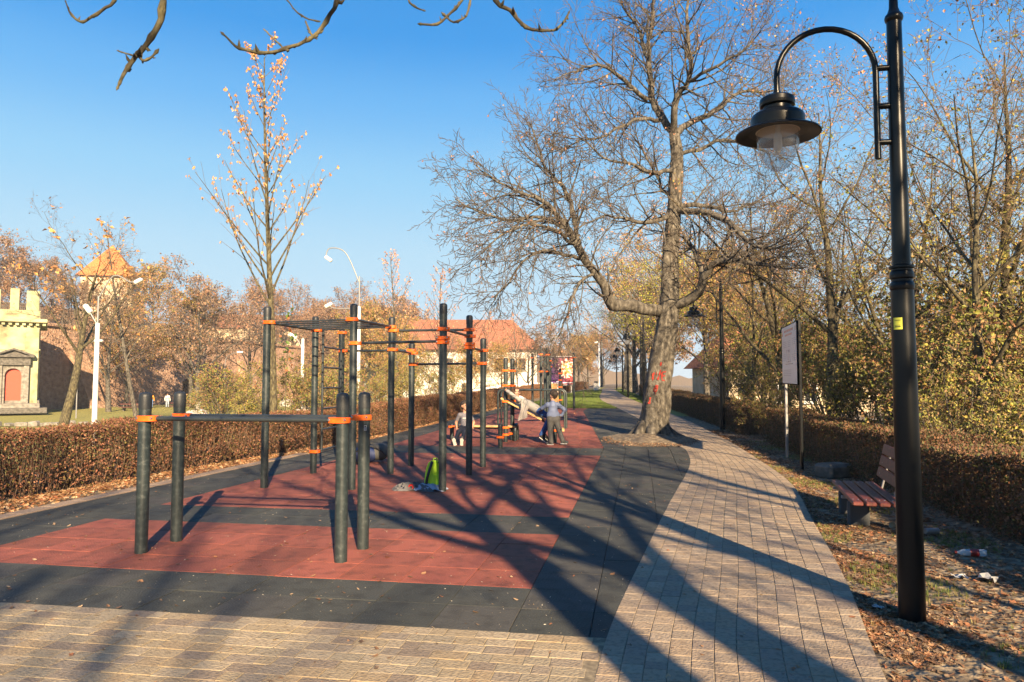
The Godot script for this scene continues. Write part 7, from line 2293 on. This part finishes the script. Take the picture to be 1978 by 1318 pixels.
	B = [
		[V.call(0.02, 0.36, 0.06), 0.1, V.call(0.1, 0.36, 0.06), 0.1, navy], [V.call(0.06, 0.42, 0.04), 0.1, V.call(0.06, 0.62, 0.0), 0.105, shirt], [V.call(-0.055, 0.7, 0), 0.056, V.call(0.17, 0.7, 0), 0.056, shirt], [V.call(0.06, 0.73, 0), 0.044, V.call(0.055, 0.82, 0.01), 0.041, skin],
		[V.call(-0.075, 0.69, 0), 0.048, V.call(-0.13, 0.58, -0.04), 0.044, shirt], [V.call(-0.13, 0.58, -0.04), 0.034, V.call(-0.16, 0.5, -0.06), 0.032, skin], [V.call(-0.16, 0.5, -0.06), 0.031, V.call(-0.14, 0.37, -0.02), 0.024, skin],
		[V.call(0.19, 0.69, 0), 0.048, V.call(0.25, 0.58, -0.05), 0.044, shirt], [V.call(0.25, 0.58, -0.05), 0.034, V.call(0.28, 0.5, -0.08), 0.032, skin], [V.call(0.28, 0.5, -0.08), 0.031, V.call(0.25, 0.37, -0.02), 0.024, skin],
		[V.call(0.01, 0.34, 0.1), 0.082, V.call(-0.06, 0.3, 0.42), 0.06, navy], [V.call(-0.06, 0.3, 0.42), 0.058, V.call(-0.12, 0.1, 0.72), 0.045, navy],
		[V.call(0.11, 0.34, 0.1), 0.082, V.call(0.08, 0.3, 0.43), 0.06, navy], [V.call(0.08, 0.3, 0.43), 0.058, V.call(0.04, 0.09, 0.73), 0.045, navy]]
	body_mesh(B, 0.015, 0.03, mb)
	hand(mb, V.call(-0.14, 0.37, -0.02), V.call(0.1, -0.25, 1).normalized(), V.call(0, -1, 0), skin, 0.85, 0.3)
	hand(mb, V.call(0.25, 0.37, -0.02), V.call(-0.1, -0.25, 1).normalized(), V.call(0, -1, 0), skin, 0.85, 0.3)
	head(o, mb, V.call(0.055, 0.93, 0.03), V.call(0.05, 1, 0.0).normalized(), V.call(0.7, -0.1, 0.7).normalized(), skin, brown, 0.98)
	# pale print across the chest
	mb.col = Color(0.6, 0.55, 0.5)
	for r in 3:
		mb.box(V.call(0.06, 0.62 - r * 0.05, 0.1), Vector3(0.1 - 0.02 * r, 0.018, 0.02), 0.004)
	obj("body", mb, M.painted, o)
	shoe(o, V.call(-0.125, 0.03, 0.74), V.call(-0.165, 0.2, 0.8), V.call(0.0, 0.3, -0.95).normalized(), Color(0.08, 0.08, 0.085), Color(0.62, 0.58, 0.5))
	shoe(o, V.call(0.035, 0.03, 0.75), V.call(0.045, 0.2, 0.81), V.call(0.0, 0.3, -0.95).normalized(), Color(0.08, 0.08, 0.085), Color(0.62, 0.58, 0.5))
	# far people on the lawn at the left
	var far := [[-50.0 * 0.87, -88.0, Color(0.7, 0.3, 0.04), Color(0.12, 0.2, 0.4), "distant person in orange jacket and blue jeans on the left lawn"], [-41.8, -88.5, Color(0.6, 0.6, 0.58), Color(0.25, 0.3, 0.38), "distant person in white top walking beside the orange jacket"], [-37.6, -83.0, Color(0.55, 0.56, 0.58), Color(0.1, 0.1, 0.12), "distant person in pale clothes seated at a table"]]
	for i in 3:
		var e: Array = far[i]
		var sit := 0.45 if i == 2 else 0.0
		o = thing("person", e[4], "person", Vector3(e[0], ground_at(e[0], e[1]) + 0.02, e[1]), 0.4, "distant people on the left lawn")
		mb = MB.new()
		var jc: Color = e[2]; var lc: Color = e[3]
		var hy := 0.9 - sit
		B = [[V.call(-0.08, hy, 0), 0.14, V.call(0.08, hy, 0), 0.14, lc], [V.call(0, hy + 0.12, 0), 0.15, V.call(0, hy + 0.42, 0), 0.16, jc], [V.call(-0.17, hy + 0.5, 0), 0.08, V.call(0.17, hy + 0.5, 0), 0.08, jc], [V.call(0, hy + 0.55, 0), 0.06, V.call(0, hy + 0.66, 0), 0.055, skin], [V.call(0, hy + 0.76, 0), 0.1, V.call(0, hy + 0.74, -0.02), 0.1, brown], [V.call(0, hy + 0.7, 0.06), 0.07, V.call(0, hy + 0.68, 0.06), 0.06, skin],
			[V.call(-0.2, hy + 0.48, 0), 0.07, V.call(-0.28, hy + 0.18, 0.04), 0.055, jc], [V.call(-0.28, hy + 0.18, 0.04), 0.053, V.call(-0.26, hy - 0.05, 0.12), 0.04, jc], [V.call(0.2, hy + 0.48, 0), 0.07, V.call(0.28, hy + 0.18, 0.0), 0.055, jc], [V.call(0.28, hy + 0.18, 0.0), 0.053, V.call(0.3, hy - 0.05, 0.06), 0.04, jc]]
		for s in [-1.0, 1.0]:
			if i == 2:
				B.append([V.call(s * 0.09, hy, 0), 0.1, V.call(s * 0.12, hy - 0.02, 0.42), 0.075, lc]); B.append([V.call(s * 0.12, hy - 0.02, 0.42), 0.072, V.call(s * 0.12, 0.06, 0.45), 0.055, lc])
			else:
				B.append([V.call(s * 0.09, hy, 0), 0.1, V.call(s * 0.11, 0.48, 0.08 * s), 0.075, lc]); B.append([V.call(s * 0.11, 0.48, 0.08 * s), 0.072, V.call(s * 0.11, 0.06, -0.04 * s), 0.055, lc]); B.append([V.call(s * 0.11, 0.05, -0.04 * s), 0.05, V.call(s * 0.12, 0.04, -0.04 * s + 0.16), 0.04, brown])
		body_mesh(B, 0.03, 0.05, mb)
		for s in [-1.0, 1.0]: hand(mb, V.call(s * 0.28, hy - 0.06, 0.1), V.call(0, -1, 0.2).normalized(), V.call(-s, 0, 0), skin, 1.0)
		obj("body", mb, M.painted, o)

func _ready() -> void:
	rng.seed = 12345
	materials()
	camera_and_light()
	build_ground()
	build_pad()
	build_paving()
	print("ground ", Time.get_ticks_msec())
	build_buildings()
	build_hedges()
	print("hedges ", Time.get_ticks_msec())
	build_trees()
	print("trees ", Time.get_ticks_msec())
	build_gym()
	build_lamps()
	build_furniture()
	build_far_things()
	print("things ", Time.get_ticks_msec())
	build_people()
	print("people ", Time.get_ticks_msec())
	rng.seed = 4242
	build_litter()
	print("litter ", Time.get_ticks_msec())
